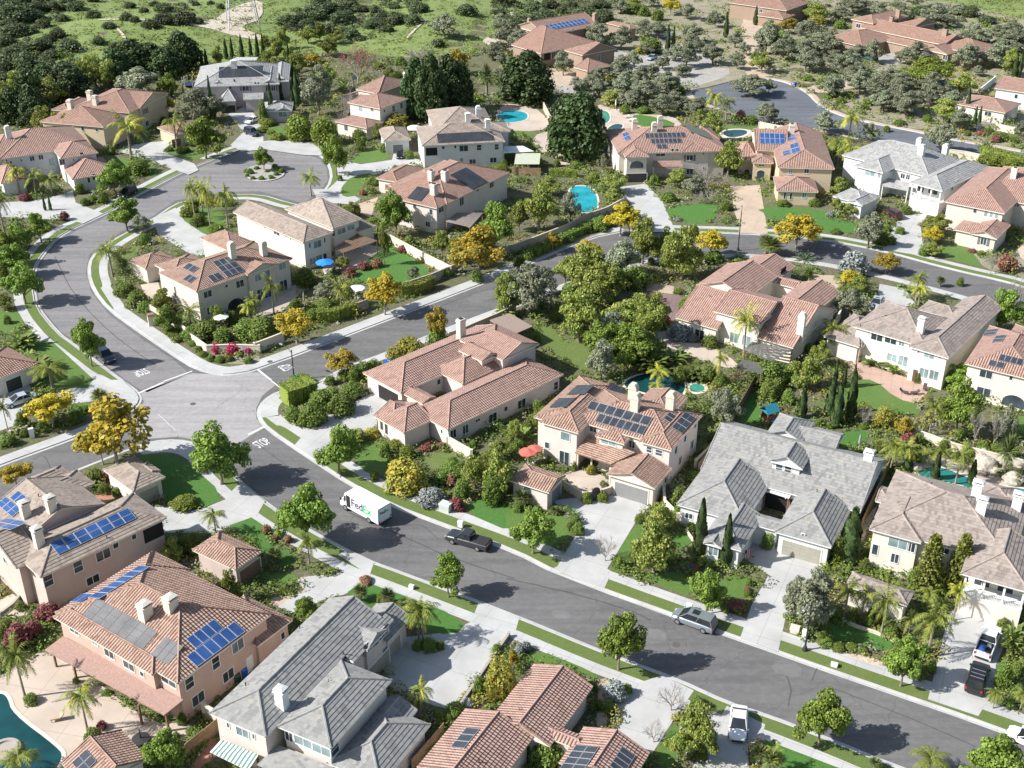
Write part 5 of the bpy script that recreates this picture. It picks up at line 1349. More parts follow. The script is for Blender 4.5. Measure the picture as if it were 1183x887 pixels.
for fr, pts in (('r0',[(500,150),(520,150),(560,190),(580,200),(575,220),(545,185)]), ('r0',[(430,128),(530,128),(780,150),(835,140),(960,140),(1080,70),(1200,40),(1200,110),(1090,140),(1200,165),(1200,190),(900,150),(760,158),(530,140)]),
   ('r1',[(0,28),(90,-2),(140,-2),(0,55)]), ('r1',[(1030,200),(1060,180),(1110,165),(1150,200),(1200,225),(1200,250),(1110,215),(1060,215)]), ('r2',[(-10,60),(20,60),(30,120),(-10,120)]), ('r1',[(690,195),(735,160),(790,132),(785,140),(740,165),(695,203)])):
    drape('dirt_path', None, 'path_dirt', .22, 7, smooth([G(*q(fr, *p)) for p in pts], 1, True))
# ------------------------------------------------------------------ plants
M['leaf_B'] = mat_leaf('street_tree_leaves', (.180, .245, .040), (.09, .138, .025))
M['leaf_O'] = mat_leaf('olive_leaves', (.235, .25, .16), (.145, .165, .10))
M['leaf_P'] = mat_leaf('pepper_leaves', (.235, .275, .060), (.135, .170, .040), (0.430,0.384,0.113), .15)
M['leaf_Y'] = mat_leaf('yellowing_leaves', (.33, .28, .045), (.20, .20, .035), (.46, .335, .03), .9)
M['leaf_F'] = mat_leaf('dark_evergreen_leaves', (.058, .092, .028), (.026, .048, .014), trans=.12)
M['leaf_C'] = mat_leaf('cypress_needles', (0.067,0.102,0.035), (0.035,0.056,0.021), trans=.1)
M['leaf_Q'] = mat_leaf('palm_fronds', (0.196,0.239,0.043), (0.123,0.167,0.032), (0.493,0.392,0.043), .35)
M['leaf_V'] = mat_leaf('stiff_palm_fronds', (0.123,0.152,0.051), (0.072,0.099,0.032), (0.290,0.275,0.072), .1)
M['leaf_A'] = mat_leaf('spiky_leaves', (0.227,0.306,0.192), (0.136,0.192,0.113))
M['leaf_J'] = mat_leaf('big_glossy_leaves', (.140, .185, .045), (.075, .110, .028), (0.498,0.498,0.113), .1)
M['leaf_S'] = mat_leaf('shrub_leaves', (.155, .212, .040), (.078, .118, .024))
M['leaf_G'] = mat_leaf('golden_shrub_leaves', (0.290,0.275,0.051), (0.174,0.189,0.041), (0.435,0.304,0.043), .3)
M['leaf_R'] = mat_leaf('reddish_leaves', (0.271,0.101,0.086), (0.159,0.067,0.064), (0.227,0.205,0.067), .2)
M['leaf_W'] = mat_leaf('silver_leaves', (.29, .31, .29), (.19, .21, .19))
M['leaf_T'] = mat_leaf('clipped_leaves', (.19, .225, .04), (.13, .165, .03))
M['leaf_K'] = mat_leaf('chaparral_leaves', (.095, .120, .052), (.05, .070, .032))
M['leaf_N'] = mat_leaf('conifer_sprays', (.17, .20, .035), (.10, .13, .026))
M['leaf_U'] = mat_leaf('red_flower_sprays', (.28, .06, .055), (.14, .05, .045))
M['leaf_I'] = mat_leaf('magenta_bracts', (.42, .03, .10), (.22, .02, .06))
M['leaf_E'] = mat_leaf('meadow_blades', (.19, .24, .06), (.12, .165, .04), (.27, .26, .12), .2)
M['twig'] = simple('bare_twigs', (.30, .265, .235), .9, .25, 6)
rp = random.Random(11)
def rdir(r):
    while True:
        v = Vector((r.uniform(-1,1), r.uniform(-1,1), r.uniform(-1,1)))
        if .05 < v.length < 1: return v.normalized()
def leafquad(mb, p, n, L, W, r, droop=0.0):
    x = n.cross(rdir(r))
    if x.length < .05: x = n.orthogonal()
    x.normalize(); y = n.cross(x)
    if droop: y = (y+Vector((0,0,-droop))).normalized(); x = y.cross(n).normalized() if y.cross(n).length > .05 else x
    a, b = x*W/2, y*L/2
    mb.face([p-b, p+a-b*.1, p+b, p-a-b*.1])
def cloud(mb, clumps, count, leaf, r, up=.5, rnd_=.55, droop=0.0, shell=.62):
    vol = [c[1].x*c[1].y+c[1].y*c[1].z for c in clumps]; tot = sum(vol)
    for (c, rad), v in zip(clumps, vol):
        for _ in range(int(count*v/tot)+1):
            d = rdir(r)
            k = shell+(1-shell)*r.random()
            p = c + Vector((d.x*rad.x, d.y*rad.y, d.z*rad.z))*k
            n = (d + Vector((0,0,up)) + rdir(r)*rnd_*1.6).normalized()
            s = leaf*r.uniform(.45, 1.55)
            leafquad(mb, p, n, s*1.25, s, r, droop)
def crown(r, t, n, cl, count, leaf, shape=1.0, gap=0.0, droop=0.0, squash=1.0, inner=True, up=.5):
    """clumps over an ellipsoid crown between height t and 1, radius .5"""
    mb = MB(); cz, rz = (1+t)/2, (1-t)/2
    C = []; lob = []
    for i in range(6):                          # a few big limbs carry the crown, so its outline is lumpy
        a = i*1.05+r.uniform(-.4,.4); rr = r.uniform(.16,.27)
        lob.append((Vector((math.cos(a)*rr, math.sin(a)*rr, r.uniform(-.42,.30))), r.uniform(.20,.30)))
    lob.append((Vector((r.uniform(-.08,.08), r.uniform(-.08,.08), .55)), r.uniform(.18,.26)))
    for i in range(n):
        d = rdir(r)
        if d.z < -.55: d.z *= -.6
        d.normalize()
        L, lr = lob[i % len(lob)]
        k = r.uniform(.55, 1.0)
        p = Vector((L.x+d.x*lr*k, L.y+d.y*lr*k, cz+L.z*rz+d.z*lr*k*rz*1.5))
        p.z = max(t+.03, min(.97, p.z))
        if shape != 1.0:
            f = 1-(1-shape)*max(0, (p.z-t)/(1-t)); p.x *= f; p.y *= f
        s = cl*r.uniform(.7, 1.25)
        C.append((p, Vector((s, s, s*r.uniform(.65, .9)*max(.6, rz*2)))))
    if inner: C.append((Vector((0,0,cz)), Vector((.26, .26, rz*.55))))
    cloud(mb, C, count, leaf, r, up=up, droop=droop)
    return mb, C
def limbs(r, t, C, w=.035, n=6, nseg=3, bark=True):
    mb = MB()
    top = Vector((r.uniform(-.03,.03), r.uniform(-.03,.03), t+.12))
    mb.tube([Vector((0,0,-.02)), Vector((r.uniform(-.012,.012), r.uniform(-.012,.012), t*.5)), top], [w*1.25, w*.95, w*.8], 7)
    for c, rad in r.sample(C, min(n, len(C))):
        m = top.lerp(c, .5)+Vector((0,0,.04))
        mb.tube([top-Vector((0,0,.04)), m, c], [w*.62, w*.4, w*.14], 5)
    return mb
def bush(r, n, cl, count, leaf, flat=1.0, up=.5, shell=.7):
    mb = MB(); C = []
    for i in range(n):
        d = rdir(r); d.z = abs(d.z)
        k = r.uniform(.5, .8)
        p = Vector((d.x*.5*k, d.y*.5*k, .12+d.z*.62*k*flat)); s = cl*r.uniform(.75, 1.2)
        C.append((p, Vector((s, s, min(s*1.2, .9-p.z*.5)))))
    C.append((Vector((0,0,.35)), Vector((.36,.36,.45))))
    cloud(mb, C, count, leaf, r, up, shell=shell)
    for i in range(len(mb.v)):
        v = mb.v[i]
        if v[2] < .02: mb.v[i] = (v[0], v[1], .02)
    return mb
def blade(mb, base, d, L, w, sag, n=4, fold=.25):
    """one long leaf: narrow strip bending under its own weight"""
    side = d.cross(Vector((0,0,1)))
    if side.length < .1: side = Vector((1,0,0))
    side.normalize(); prev = None
    p = Vector(base); v = d.normalized()
    for i in range(n+1):
        t = i/n
        ww = w*math.sin(math.pi*min(1, .12+t*.88))**.8*.5 if i < n else .002
        cur = (p-side*ww, p+Vector((0,0,-fold*ww)), p+side*ww)
        if prev:
            mb.face([prev[0], prev[1], cur[1], cur[0]]); mb.face([prev[1], prev[2], cur[2], cur[1]])
        prev = cur
        p = p+v*L/n; v = (v+Vector((0,0,-sag/n))).normalized()
def frond(mb, base, d, L, sag, leaf, n, r):
    """feather palm frond: midrib with two rows of drooping leaflets"""
    p = Vector(base); v = d.normalized(); pts = []
    for i in range(n+1):
        pts.append((p.copy(), v.copy())); p = p+v*L/n; v = (v+Vector((0,0,-sag/n))).normalized()
    for i in range(1, n+1):
        p, v = pts[i]; s = v.cross(Vector((0,0,1)))
        if s.length < .05: continue
        s.normalize(); t = i/n
        ll = leaf*(math.sin(math.pi*(.15+.8*t))**.7)
        for sg in (-1, 1):
            tip = p+s*sg*ll*.85+v*ll*.45+Vector((0,0,-ll*r.uniform(.15,.75)))
            w = v*L/n*.42
            mb.face([p-w, p+w, tip])
    for i in range(n):
        a, b = pts[i][0], pts[i+1][0]; s = pts[i][1].cross(Vector((0,0,1)))
        if s.length < .05: continue
        s = s.normalized()*.008*(1.3-i/n)
        mb.face([a-s, a+s, b+s, b-s])
def make_palm(r, fan=False):
    tr = MB(); cr = MB()
    lean = Vector((r.uniform(-.03,.03), r.uniform(-.03,.03), 0))
    if not fan:
        h = .70
        tr.tube([Vector((0,0,-.01)), lean*.3+Vector((0,0,.08)), lean*.7+Vector((0,0,.4)), lean+Vector((0,0,h))], [.05,.036,.030,.026], 8)
        tr.tube([lean+Vector((0,0,h-.01)), lean+Vector((0,0,h+.09))], [.034,.018], 7)
        for i in range(19):
            a = i*2.399+r.uniform(-.2,.2); el = r.uniform(-.15, 1.15) if i > 5 else r.uniform(.7,1.3)
            d = Vector((math.cos(a)*math.cos(el), math.sin(a)*math.cos(el), math.sin(el)*.75))
            frond(cr, lean+Vector((0,0,h+.06)), d, r.uniform(.50,.64), r.uniform(1.2,1.9), r.uniform(.13,.17), 15, r)
    else:
        h = .5
        tr.tube([Vector((0,0,-.01)), Vector((0,0,h*.5)), Vector((0,0,h))], [.075,.08,.085], 9)
        for i in range(34):
            a = i*2.399; el = 1.35-1.75*(i/34)
            d = Vector((math.cos(a)*math.cos(el), math.sin(a)*math.cos(el), math.sin(el)))
            for k in range(7):
                e = (k-3)*.16
                dd = Vector((d.x*math.cos(e)-d.y*math.sin(e), d.x*math.sin(e)+d.y*math.cos(e), d.z))
                blade(cr, Vector((0,0,h))+d*.05, dd, r.uniform(.34,.46), .035, .55, 3)
    return tr, cr
def make_rosette(r, n, L, w, sag, el0, el1, z=0.0):
    mb = MB()
    for i in range(n):
        a = i*2.399+r.uniform(-.15,.15); el = el0+(el1-el0)*(i/n)
        d = Vector((math.cos(a)*math.cos(el), math.sin(a)*math.cos(el), math.sin(el)))
        blade(mb, Vector((d.x*.03, d.y*.03, z+.03)), d, L*r.uniform(.8,1.1), w, sag, 4)
    return mb
def make_birdplant(r):
    mb = MB()
    for s in range(7):
        a = r.uniform(0, 6.28); q0 = Vector((math.cos(a), math.sin(a), 0))*r.uniform(.05,.3)
        for i in range(8):
            b = r.uniform(0, 6.28); el = r.uniform(.75, 1.4)
            d = Vector((math.cos(b)*math.cos(el), math.sin(b)*math.cos(el), math.sin(el)))
            L = r.uniform(.45,.85)
            p = q0+d*L*.55
            mb.tube([q0, p], [.008,.006], 3, cap=False)
            dd = (d+Vector((math.cos(b)*.5, math.sin(b)*.5, -.1))).normalized()
            blade(mb, p, dd, r.uniform(.32,.45), r.uniform(.12,.17), r.uniform(.5,1.3), 4)
    return mb
def make_bare(r, depth=6, leafy=None, spread=.66):
    tr = MB(); cr = MB()
    def grow(p, d, L, w, k):
        e = p+d*L
        m = p.lerp(e, .5)+rdir(r)*L*.06
        tr.tube([p, m, e], [w, w*.8, w*.62], 5 if k > 2 else 4, cap=False)
        if leafy and k <= 1:
            for _ in range(leafy):
                leafquad(cr, e+rdir(r)*.02, rdir(r), .022, .018, r)
        if k == 0: return
        for i in range(3 if k > 1 else 2):
            nd = (d+rdir(r)*spread+Vector((0,0,.12))).normalized()
            grow(e if i else m, nd, L*r.uniform(.62,.82), w*.64, k-1)
    tr.tube([Vector((0,0,-.02)), Vector((0,0,.14))], [.022,.018], 6)
    for i in range(6):
        a = i*1.047+r.uniform(-.3,.3); el = r.uniform(.55,1.25)
        grow(Vector((0,0,.10+.012*i)), Vector((math.cos(a)*math.cos(el), math.sin(a)*math.cos(el), math.sin(el))), r.uniform(.2,.27), .0125, depth-2)
    # fit to the unit size
    zs = max(v[2] for v in tr.v); xs = max(max(abs(v[0]), abs(v[1])) for v in tr.v)
    for mb in (tr, cr): mb.v = [(v[0]*.5/xs, v[1]*.5/xs, v[2]/zs) for v in mb.v]
    return tr, cr
def make_cypress(r):
    mb = MB()
    for _ in range(2600):
        z = r.random()**.9; a = r.uniform(0, 6.28)
        w = .5*(min(1, z*7+.45))*(1-z**1.9)**.8*(.82+.18*math.sin(a*3+z*17))
        k = .72+.28*r.random()
        p = Vector((math.cos(a)*w*k, math.sin(a)*w*k, .02+z*.97))
        n = Vector((math.cos(a), math.sin(a), .15)).normalized()
        s = r.uniform(.6,1.3)
        x = n.cross(Vector((0,0,1))).normalized(); u = (Vector((0,0,1))+n*.12*r.random()).normalized()
        mb.face([p-u*.028*s, p+x*.10*s, p+u*.045*s, p-x*.10*s])
    return mb
def make_conifer(r):
    mb = MB(); tr = MB()
    tr.tube([Vector((0,0,-.01)), Vector((0,0,.95))], [.03,.006], 6)
    for k in range(17):
        z = .08+.88*k/17; R_ = .5*(1-z)**.8+.03
        for j in range(9):
            a = j*6.283/9+k*.5
            for m in range(6):
                t = (m+1)/6; p = Vector((math.cos(a)*R_*t, math.sin(a)*R_*t, z+.035*t))
                for _ in range(4):
                    n = (Vector((0,0,1))+rdir(r)*.6).normalized(); s = r.uniform(.06,.10)
                    leafquad(mb, p+Vector((r.uniform(-.05,.05), r.uniform(-.05,.05), r.uniform(-.03,.012))), n, s, s*.75, r)
    return tr, mb
def make_dense(r):
    mb = MB(); C = []
    for i in range(70):
        z = r.random(); a = r.uniform(0, 6.28)
        w = .40*(min(1, z*4+.55))*(1-z**2.2)**.55
        s = r.uniform(.09,.15)
        C.append((Vector((math.cos(a)*w, math.sin(a)*w, .06+z*.86)), Vector((s, s, s*.8))))
    C.append((Vector((0,0,.45)), Vector((.36,.36,.44))))
    cloud(mb, C, 6500, .040, r, .5)
    for i, v in enumerate(mb.v):
        if v[2] < .01: mb.v[i] = (v[0], v[1], .01)
    tr = MB(); tr.tube([Vector((0,0,-.01)), Vector((0,0,.4))], [.035,.025], 7)
    return tr, mb
def fit(mb, C=None):
    rs = sorted(math.hypot(v[0], v[1]) for v in mb.v); k = .5/rs[int(len(rs)*.985)]
    zs = sorted(v[2] for v in mb.v); kz = 1/zs[int(len(zs)*.992)]
    mb.v = [(v[0]*k, v[1]*k, v[2]*kz) for v in mb.v]
    if C: C[:] = [(Vector((c.x*k, c.y*k, c.z*kz)), r_) for c, r_ in C]
    return mb
PROTO = {}
def protos():
    for i in range(3):
        r = random.Random(100+i)
        def two(k, mbC, t, w=.035, n=7, bk='bark'):
            mb, C = mbC; fit(mb, C); PROTO.setdefault(k, []).append((limbs(r, t, C, w, n).mesh('trunk', M[bk], smooth=True), mb.mesh('crown', M['leaf_'+k])))
        two('B', crown(r, .09, 52, .135, 9500, .036), .12, .026)
        two('O', crown(r, .07, 50, .12, 8000, .033, up=.6), .10, .034)
        two('P', crown(r, .05, 54, .12, 9000, .032, droop=.9), .10, .034)
        two('Y', crown(r, .13, 58, .115, 5200, .036, inner=False, up=.9), .22, .024, 10, 'bark_pale')
        a, b = make_dense(r); PROTO.setdefault('F', []).append((a.mesh('trunk', M['bark']), b.mesh('crown', M['leaf_F'])))
        PROTO.setdefault('C', []).append((None, make_cypress(r).mesh('foliage', M['leaf_C'])))
        a, b = make_palm(r); PROTO.setdefault('Q', []).append((a.mesh('trunk', M['palm_bark'], smooth=True), b.mesh('crown', M['leaf_Q'])))
        a, b = make_palm(r, True); PROTO.setdefault('V', []).append((a.mesh('trunk', M['palm_bark'], smooth=True), b.mesh('crown', M['leaf_V'])))
        PROTO.setdefault('A', []).append((None, make_rosette(r, 46, .62, .075, .35, .05, 1.35).mesh('foliage', M['leaf_A'])))
        PROTO.setdefault('J', []).append((None, make_birdplant(r).mesh('foliage', M['leaf_J'])))
        a, b = make_conifer(r); PROTO.setdefault('N', []).append((a.mesh('trunk', M['bark']), b.mesh('crown', M['leaf_N'])))
        for k, n, cl, cnt, lf, fl in (('S', 26, .16, 3600, .046, 1.0), ('G', 26, .17, 3600, .046, 1.0), ('R', 22, .17, 1900, .065, 1.0), ('W', 24, .16, 2200, .06, .9), ('K', 26, .19, 2400, .060, .9), ('I', 20, .17, 1500, .07, 1.0)):
            PROTO.setdefault(k, []).append((None, fit(bush(r, n, cl, cnt, lf, fl)).mesh('foliage', M['leaf_'+k])))
        PROTO.setdefault('T', []).append((None, fit(bush(r, 60, .12, 4200, .045, 1.05, .2, .86)).mesh('foliage', M['leaf_T'])))
        a, b = make_bare(r, 6); PROTO.setdefault('X', []).append((a.mesh('branches', M['twig']), None))
        a, b = make_bare(r, 6, 3); PROTO.setdefault('U', []).append((a.mesh('branches', M['twig']), b.mesh('crown', M['leaf_U'])))
protos()
KIND = {'B': ('broadleaf_tree', 'dark green round-crowned tree', 'tree', 'round-crowned broadleaf trees'), 'O': ('olive_tree', 'grey-green olive tree', 'tree', 'grey-green olive trees'),
 'P': ('pepper_tree', 'yellow-green feathery tree', 'tree', 'yellow-green feathery trees'), 'Y': ('yellow_tree', 'golden-yellow leaved tree', 'tree', 'golden-yellow trees'),
 'F': ('evergreen_tree', 'dense dark evergreen tree', 'tree', 'dense dark evergreens'), 'C': ('cypress', 'slim dark cypress', 'cypress', 'slim dark cypresses'),
 'Q': ('palm_tree', 'palm with arching fronds', 'palm', 'feather palms'), 'V': ('fan_palm', 'stubby stiff-leaved palm', 'palm', 'stubby palms'),
 'A': ('agave', 'spiky rosette plant', 'plant', 'spiky rosettes'), 'J': ('tropical_plant', 'big-leaved tropical plant', 'plant', 'big-leaved plants'),
 'S': ('shrub', 'rounded green shrub', 'shrub', 'green shrubs'), 'G': ('golden_shrub', 'golden-green bush', 'shrub', 'golden-green bushes'), 'R': ('reddish_shrub', 'dark reddish bush', 'shrub', 'reddish bushes'),
 'W': ('silver_shrub', 'pale silver-grey bush', 'shrub', 'silver bushes'), 'T': ('clipped_shrub', 'neatly clipped round bush', 'shrub', 'clipped bushes'), 'K': ('chaparral_bush', 'dark hillside bush', 'bush', 'hillside bushes'),
 'X': ('bare_tree', 'bare leafless tree', 'tree', 'leafless trees'), 'N': ('conifer', 'tiered green conifer', 'tree', 'tiered conifers'), 'U': ('red_tree', 'bare-branched tree flushed red', 'tree', None), 'I': ('flowering_vine', 'magenta flowering bush', 'shrub', 'magenta bushes')}
TREES = []
def plant(k, px, base, top, w, jit=True):
    """px,base: where it meets the ground in the picture; top: where it ends; w: its width there"""
    trunked = PROTO[k][0][0] is not None
    P = GH(px, base)
    sc = F/depth(P)
    W = w/sc
    if not trunked or k in 'F':
        P.y += W*.30; P.z = hill(P.x, P.y)
    h = height_at(P, top)
    if k in 'SGRWTKIAJ': h = max(h*.86, .35*W)
    elif k in 'QVCXN': h *= .97
    else: h *= .97; W *= 1.04
    if h < .4: h = .4
    if k == 'Q': W *= .92
    if k == 'F': W *= 1.14; h *= 1.08
    if k in 'A': h = W*.55
    tag_ = KIND[k]
    tr, cr = PROTO[k][rp.randrange(3)]
    rz = rp.uniform(0, 6.28)
    wx = W*rp.uniform(1.0, 1.14)
    if k == 'Q': fx = max(W, h*.36); wx = fx
    sv = (wx, W if k != 'Q' else wx, h)
    if tr is not None and cr is not None:
        root = empty(tag_[0], P, rz); root.scale = sv
        a = link(bpy.data.objects.new('trunk', tr), root); b = link(bpy.data.objects.new('crown', cr), root)
    else:
        root = link(bpy.data.objects.new(tag_[0], tr or cr)); root.location = P; root.rotation_euler = (0, 0, rz); root.scale = sv
    TREES.append((k, root, P))
    return root
def plants(fr, s):
    ox, oy, sc = FR[fr]
    for it in s.split(';'):
        it = it.split()
        if not it: continue
        k = it[0]; x, b, t, w = (float(v) for v in it[1:5])
        plant(k, ox+x/sc, oy+b/sc, oy+t/sc, w/sc)
plants('r0', '''F 200 470 300 170;F 300 480 300 190;F 140 560 330 150;F 600 350 185 180;F 680 340 200 150;F 830 330 155 150;F 520 380 225 130;P 80 490 330 170;F 50 570 400 120;F 150 600 450 120;P 210 620 480 110;P 270 645 510 110;P 325 655 520 80;O 640 440 305 200;B 770 445 335 90;P 440 400 250 160;P 380 420 280 110;P 490 410 300 70;F 10 560 430 110;
C 920 300 235 18;C 940 300 220 20;C 1030 272 172 24;C 1058 272 168 22;C 1103 272 155 26;C 1143 262 162 20;C 1173 252 148 22;C 785 442 340 16;C 935 542 400 22;C 968 552 340 26;C 1078 482 358 24;C 1100 472 345 24;C 838 462 385 16;C 1200 270 150 22;
P 995 295 208 55;Y 765 525 445 80;Q 598 728 528 190;Q 805 672 510 120;B 940 722 530 190;O 910 560 400 170;O 985 545 430 110;B 525 885 735 150;S 620 800 720 130;T 362 885 825 42;Q 90 885 740 130;Q 165 890 770 130;Q 240 888 785 120;S 745 558 525 32;S 830 700 660 70;S 510 705 660 36;S 770 690 665 40;
K 420 85 40 70;K 585 40 5 60;K 570 95 50 70;K 495 132 95 70;K 610 102 70 60;K 680 132 80 90;K 740 60 10 90;K 740 112 50 100;K 820 112 40 110;K 250 178 120 90;K 300 242 170 110;K 60 172 110 150;K 60 110 0 150;K 150 62 10 120;K 230 52 0 110;K 330 52 5 100;K 130 102 40 130;K 350 42 0 60;K 440 207 160 70;K 520 222 190 60;K 490 252 215 50;K 170 242 180 140;K 110 322 230 130;K 60 282 200 120;K 20 332 260 80;K 800 167 135 50;K 1005 42 10 40;K 890 27 0 40;K 955 22 0 40;K 200 322 260 120;K 20 60 -20 120;K 20 220 150 90;K 190 130 80 80;K 90 240 190 80;K 230 270 220 80;K 330 330 280 80;K 380 300 255 60;K 180 20 -20 90;K 280 100 60 70;K 10 400 320 110;K 30 470 380 120;K 240 360 310 90;K 100 400 330 110;K 300 15 -20 80;K 420 10 -30 60;K 650 60 30 50;K 860 90 50 60;K 900 110 75 50;K 700 30 0 50;K 90 20 -20 100;K 120 160 110 90;K 210 200 150 80;K 40 130 80 100''')
plants('r1', '''K 270 92 10 130;K 330 72 0 120;K 400 112 40 130;K 420 42 0 110;K 530 132 80 110;K 570 102 50 80;K 640 112 50 100;K 720 112 60 90;K 740 62 5 100;K 630 42 5 70;K 150 122 60 110;K 230 132 80 90;K 330 162 100 80;K 440 182 120 80;K 960 72 10 110;O 860 170 60 130;K 830 217 170 70;O 1120 132 60 80;O 1150 212 90 110;K 1105 72 45 70;O 1110 262 240 60;K 1130 22 -10 120;K 480 60 20 70;K 300 30 -20 100;K 250 160 110 70;K 540 60 20 60;K 600 150 110 60;K 380 60 10 90;K 200 90 50 70;
C 10 262 155 22;C 157 352 200 28;C 175 392 260 20;C 190 485 310 34;C 172 505 395 28;C 118 465 330 28;C 75 545 375 32;P 45 235 160 50;P 100 275 170 80;P 130 225 120 70;P 240 200 120 110;P 295 190 100 50;P 370 200 140 90;P 330 260 170 100;Y 270 290 245 70;Y 215 300 250 60;O 290 525 300 150;P 330 420 290 110;P 200 330 230 70;U 470 380 190 190;X 745 310 200 170;Y 930 340 220 100;P 60 330 230 60;P 160 300 210 70;S 20 330 270 50;
F 735 545 275 130;F 800 565 255 130;F 880 525 260 160;F 945 505 285 80;V 1055 432 268 75;S 610 345 300 50;O 1115 285 240 80;O 1110 365 310 70;T 195 645 508 122;T 310 665 522 138;C 390 605 565 18;B 370 800 620 120;G 640 598 510 120;X 420 545 400 100;X 400 600 480 90;S 470 645 580 70;S 35 565 440 45;T 50 575 545 80;T 30 605 572 60;T 100 640 602 80;T 70 612 588 45;S 590 695 640 45;S 700 725 680 50;Q 255 890 778 120;S 540 845 800 75;S 530 885 850 45;R 490 890 860 40;B 40 772 670 85;S 385 825 792 30;V 990 445 390 55;S 1000 470 430 60;S 970 480 440 50;X 430 470 410 70;S 560 320 280 60;S 640 370 320 70;F 1170 460 270 130;S 660 300 250 60;P 560 640 560 60;S 480 690 620 60;O 640 800 750 60;S 1130 760 720 40;T 1110 790 765 90''')
plants('b2', '''S 90 195 160 40;S 120 205 155 60;S 100 225 195 35;S 145 245 215 45;S 210 248 212 50;S 280 240 205 50;S 320 215 180 50;S 360 195 160 60;S 250 190 165 40;S 170 170 140 50;S 310 160 125 60;S 330 180 140 50''')
plants('r2', '''F 80 480 240 220;F 310 745 430 235;F 250 700 440 150;O 240 345 230 100;O 390 225 100 120;O 500 225 120 130;O 610 165 90 90;S 640 252 165 120;C 715 232 110 26;C 740 228 120 22;G 590 245 205 55;O 500 355 250 110;O 590 405 300 100;O 690 315 250 80;O 710 425 330 130;O 800 305 190 120;O 780 345 290 90;O 920 295 190 110;O 1030 315 240 75;O 1020 215 140 80;C 980 172 50 26;O 830 195 105 110;O 930 125 50 90;Y 725 65 -10 100;O 800 85 15 80;S 670 95 30 60;S 560 65 10 100;S 610 75 20 60;O 1090 435 340 175;O 1160 245 90 100;C 1115 115 25 26;O 1170 335 260 70;O 1140 245 200 60;O 400 445 360 110;O 330 445 360 80;P 460 475 410 95;O 550 485 410 110;O 690 525 430 120;O 740 495 410 90;O 790 495 440 80;O 840 525 450 110;Q 920 565 400 90;Q 980 545 430 90;P 910 645 510 110;P 860 565 500 75;R 1050 545 495 50;S 1095 565 520 80;O 1150 555 470 100;P 985 805 640 120;P 930 760 680 80;X 900 865 760 120;P 760 850 770 120;O 830 880 800 110;S 655 845 790 60;P 480 880 780 130;O 420 785 700 55;T 380 835 780 60;P 170 895 810 140;
K 60 142 60 120;K 150 92 40 120;K 230 62 20 60;K 330 82 30 120;K 430 102 40 120;O 30 225 130 110;G 430 375 340 65;O 560 310 230 80;O 640 350 290 80;O 620 250 190 70;S 545 395 360 50;S 470 395 365 50;O 350 410 350 80;O 300 400 350 70;S 770 430 390 60;O 860 470 440 70;K 270 40 0 80;K 400 40 0 100;K 180 40 -10 90;S 610 520 480 70;S 520 520 470 50;S 370 690 640 60;S 210 760 720 40;X 960 860 780 90;S 300 770 730 50;O 1060 250 190 60;S 1120 270 230 60;O 1080 60 20 60;K 20 150 80 90;K 100 60 10 90;O 500 60 0 90;P 560 30 -10 70;O 640 30 -20 80;X 880 820 740 80''')
plants('r3', '''O 180 75 10 150;O 340 95 30 110;O 430 45 0 100;O 520 75 10 90;K 640 112 40 110;K 720 72 20 90;K 780 62 10 90;O 200 175 90 130;O 20 185 90 90;O 90 255 160 130;O 250 255 150 180;O 215 335 230 120;O 370 335 230 140;O 420 265 200 80;S 350 132 85 70;G 240 145 60 100;Y 110 155 80 90;O 490 285 180 90;O 680 295 190 150;O 430 425 320 120;O 560 395 310 110;B 740 395 265 220;O 620 415 330 130;O 910 315 200 130;P 890 445 330 140;O 750 485 380 120;O 540 505 410 120;O 640 525 420 140;P 810 565 450 130;S 490 482 440 65;O 890 595 490 100;C 920 535 400 28;C 975 585 480 24;C 958 565 480 20;O 800 690 560 140;O 480 645 560 90;O 270 605 510 130;Q 380 645 500 130;Q 330 765 610 130;Q 375 790 640 120;P 340 890 810 100;P 1110 340 220 80;C 1140 355 240 34;C 1160 355 230 28;O 960 205 110 130;K 1000 195 150 60;O 880 65 30 100;O 840 125 70 100;O 1120 185 100 110;O 1160 235 150 80;P 1080 245 190 60;O 970 345 300 70;X 1105 565 500 80;O 1165 620 550 60;S 745 555 520 45;S 320 700 640 50;T 1060 755 700 110;T 1130 770 715 110;T 1010 745 690 80;O 1000 700 640 60;O 20 420 360 65;O 30 570 470 75;S 620 575 545 65;S 150 605 570 50;S 110 600 570 40;K 940 80 20 90;K 1020 110 70 90;K 1090 150 110 80;O 1040 160 120 70;O 730 130 70 90;O 590 120 60 80;O 290 190 130 90;O 140 280 210 90;O 310 300 240 90;G 60 130 90 60;S 320 360 330 50;S 200 370 335 60;S 270 390 350 60;S 390 450 410 60;S 320 440 410 60;S 350 470 440 50;S 290 450 430 40;S 460 500 470 40;O 700 460 410 90;O 580 470 420 80;O 480 400 340 90;S 560 600 570 40;R 990 620 590 50;R 1060 650 610 50;S 1090 640 600 70;S 1030 610 580 50;S 930 620 590 40;S 1140 650 620 60;O 620 290 230 70;O 1130 250 200 60;O 1020 260 200 80''')
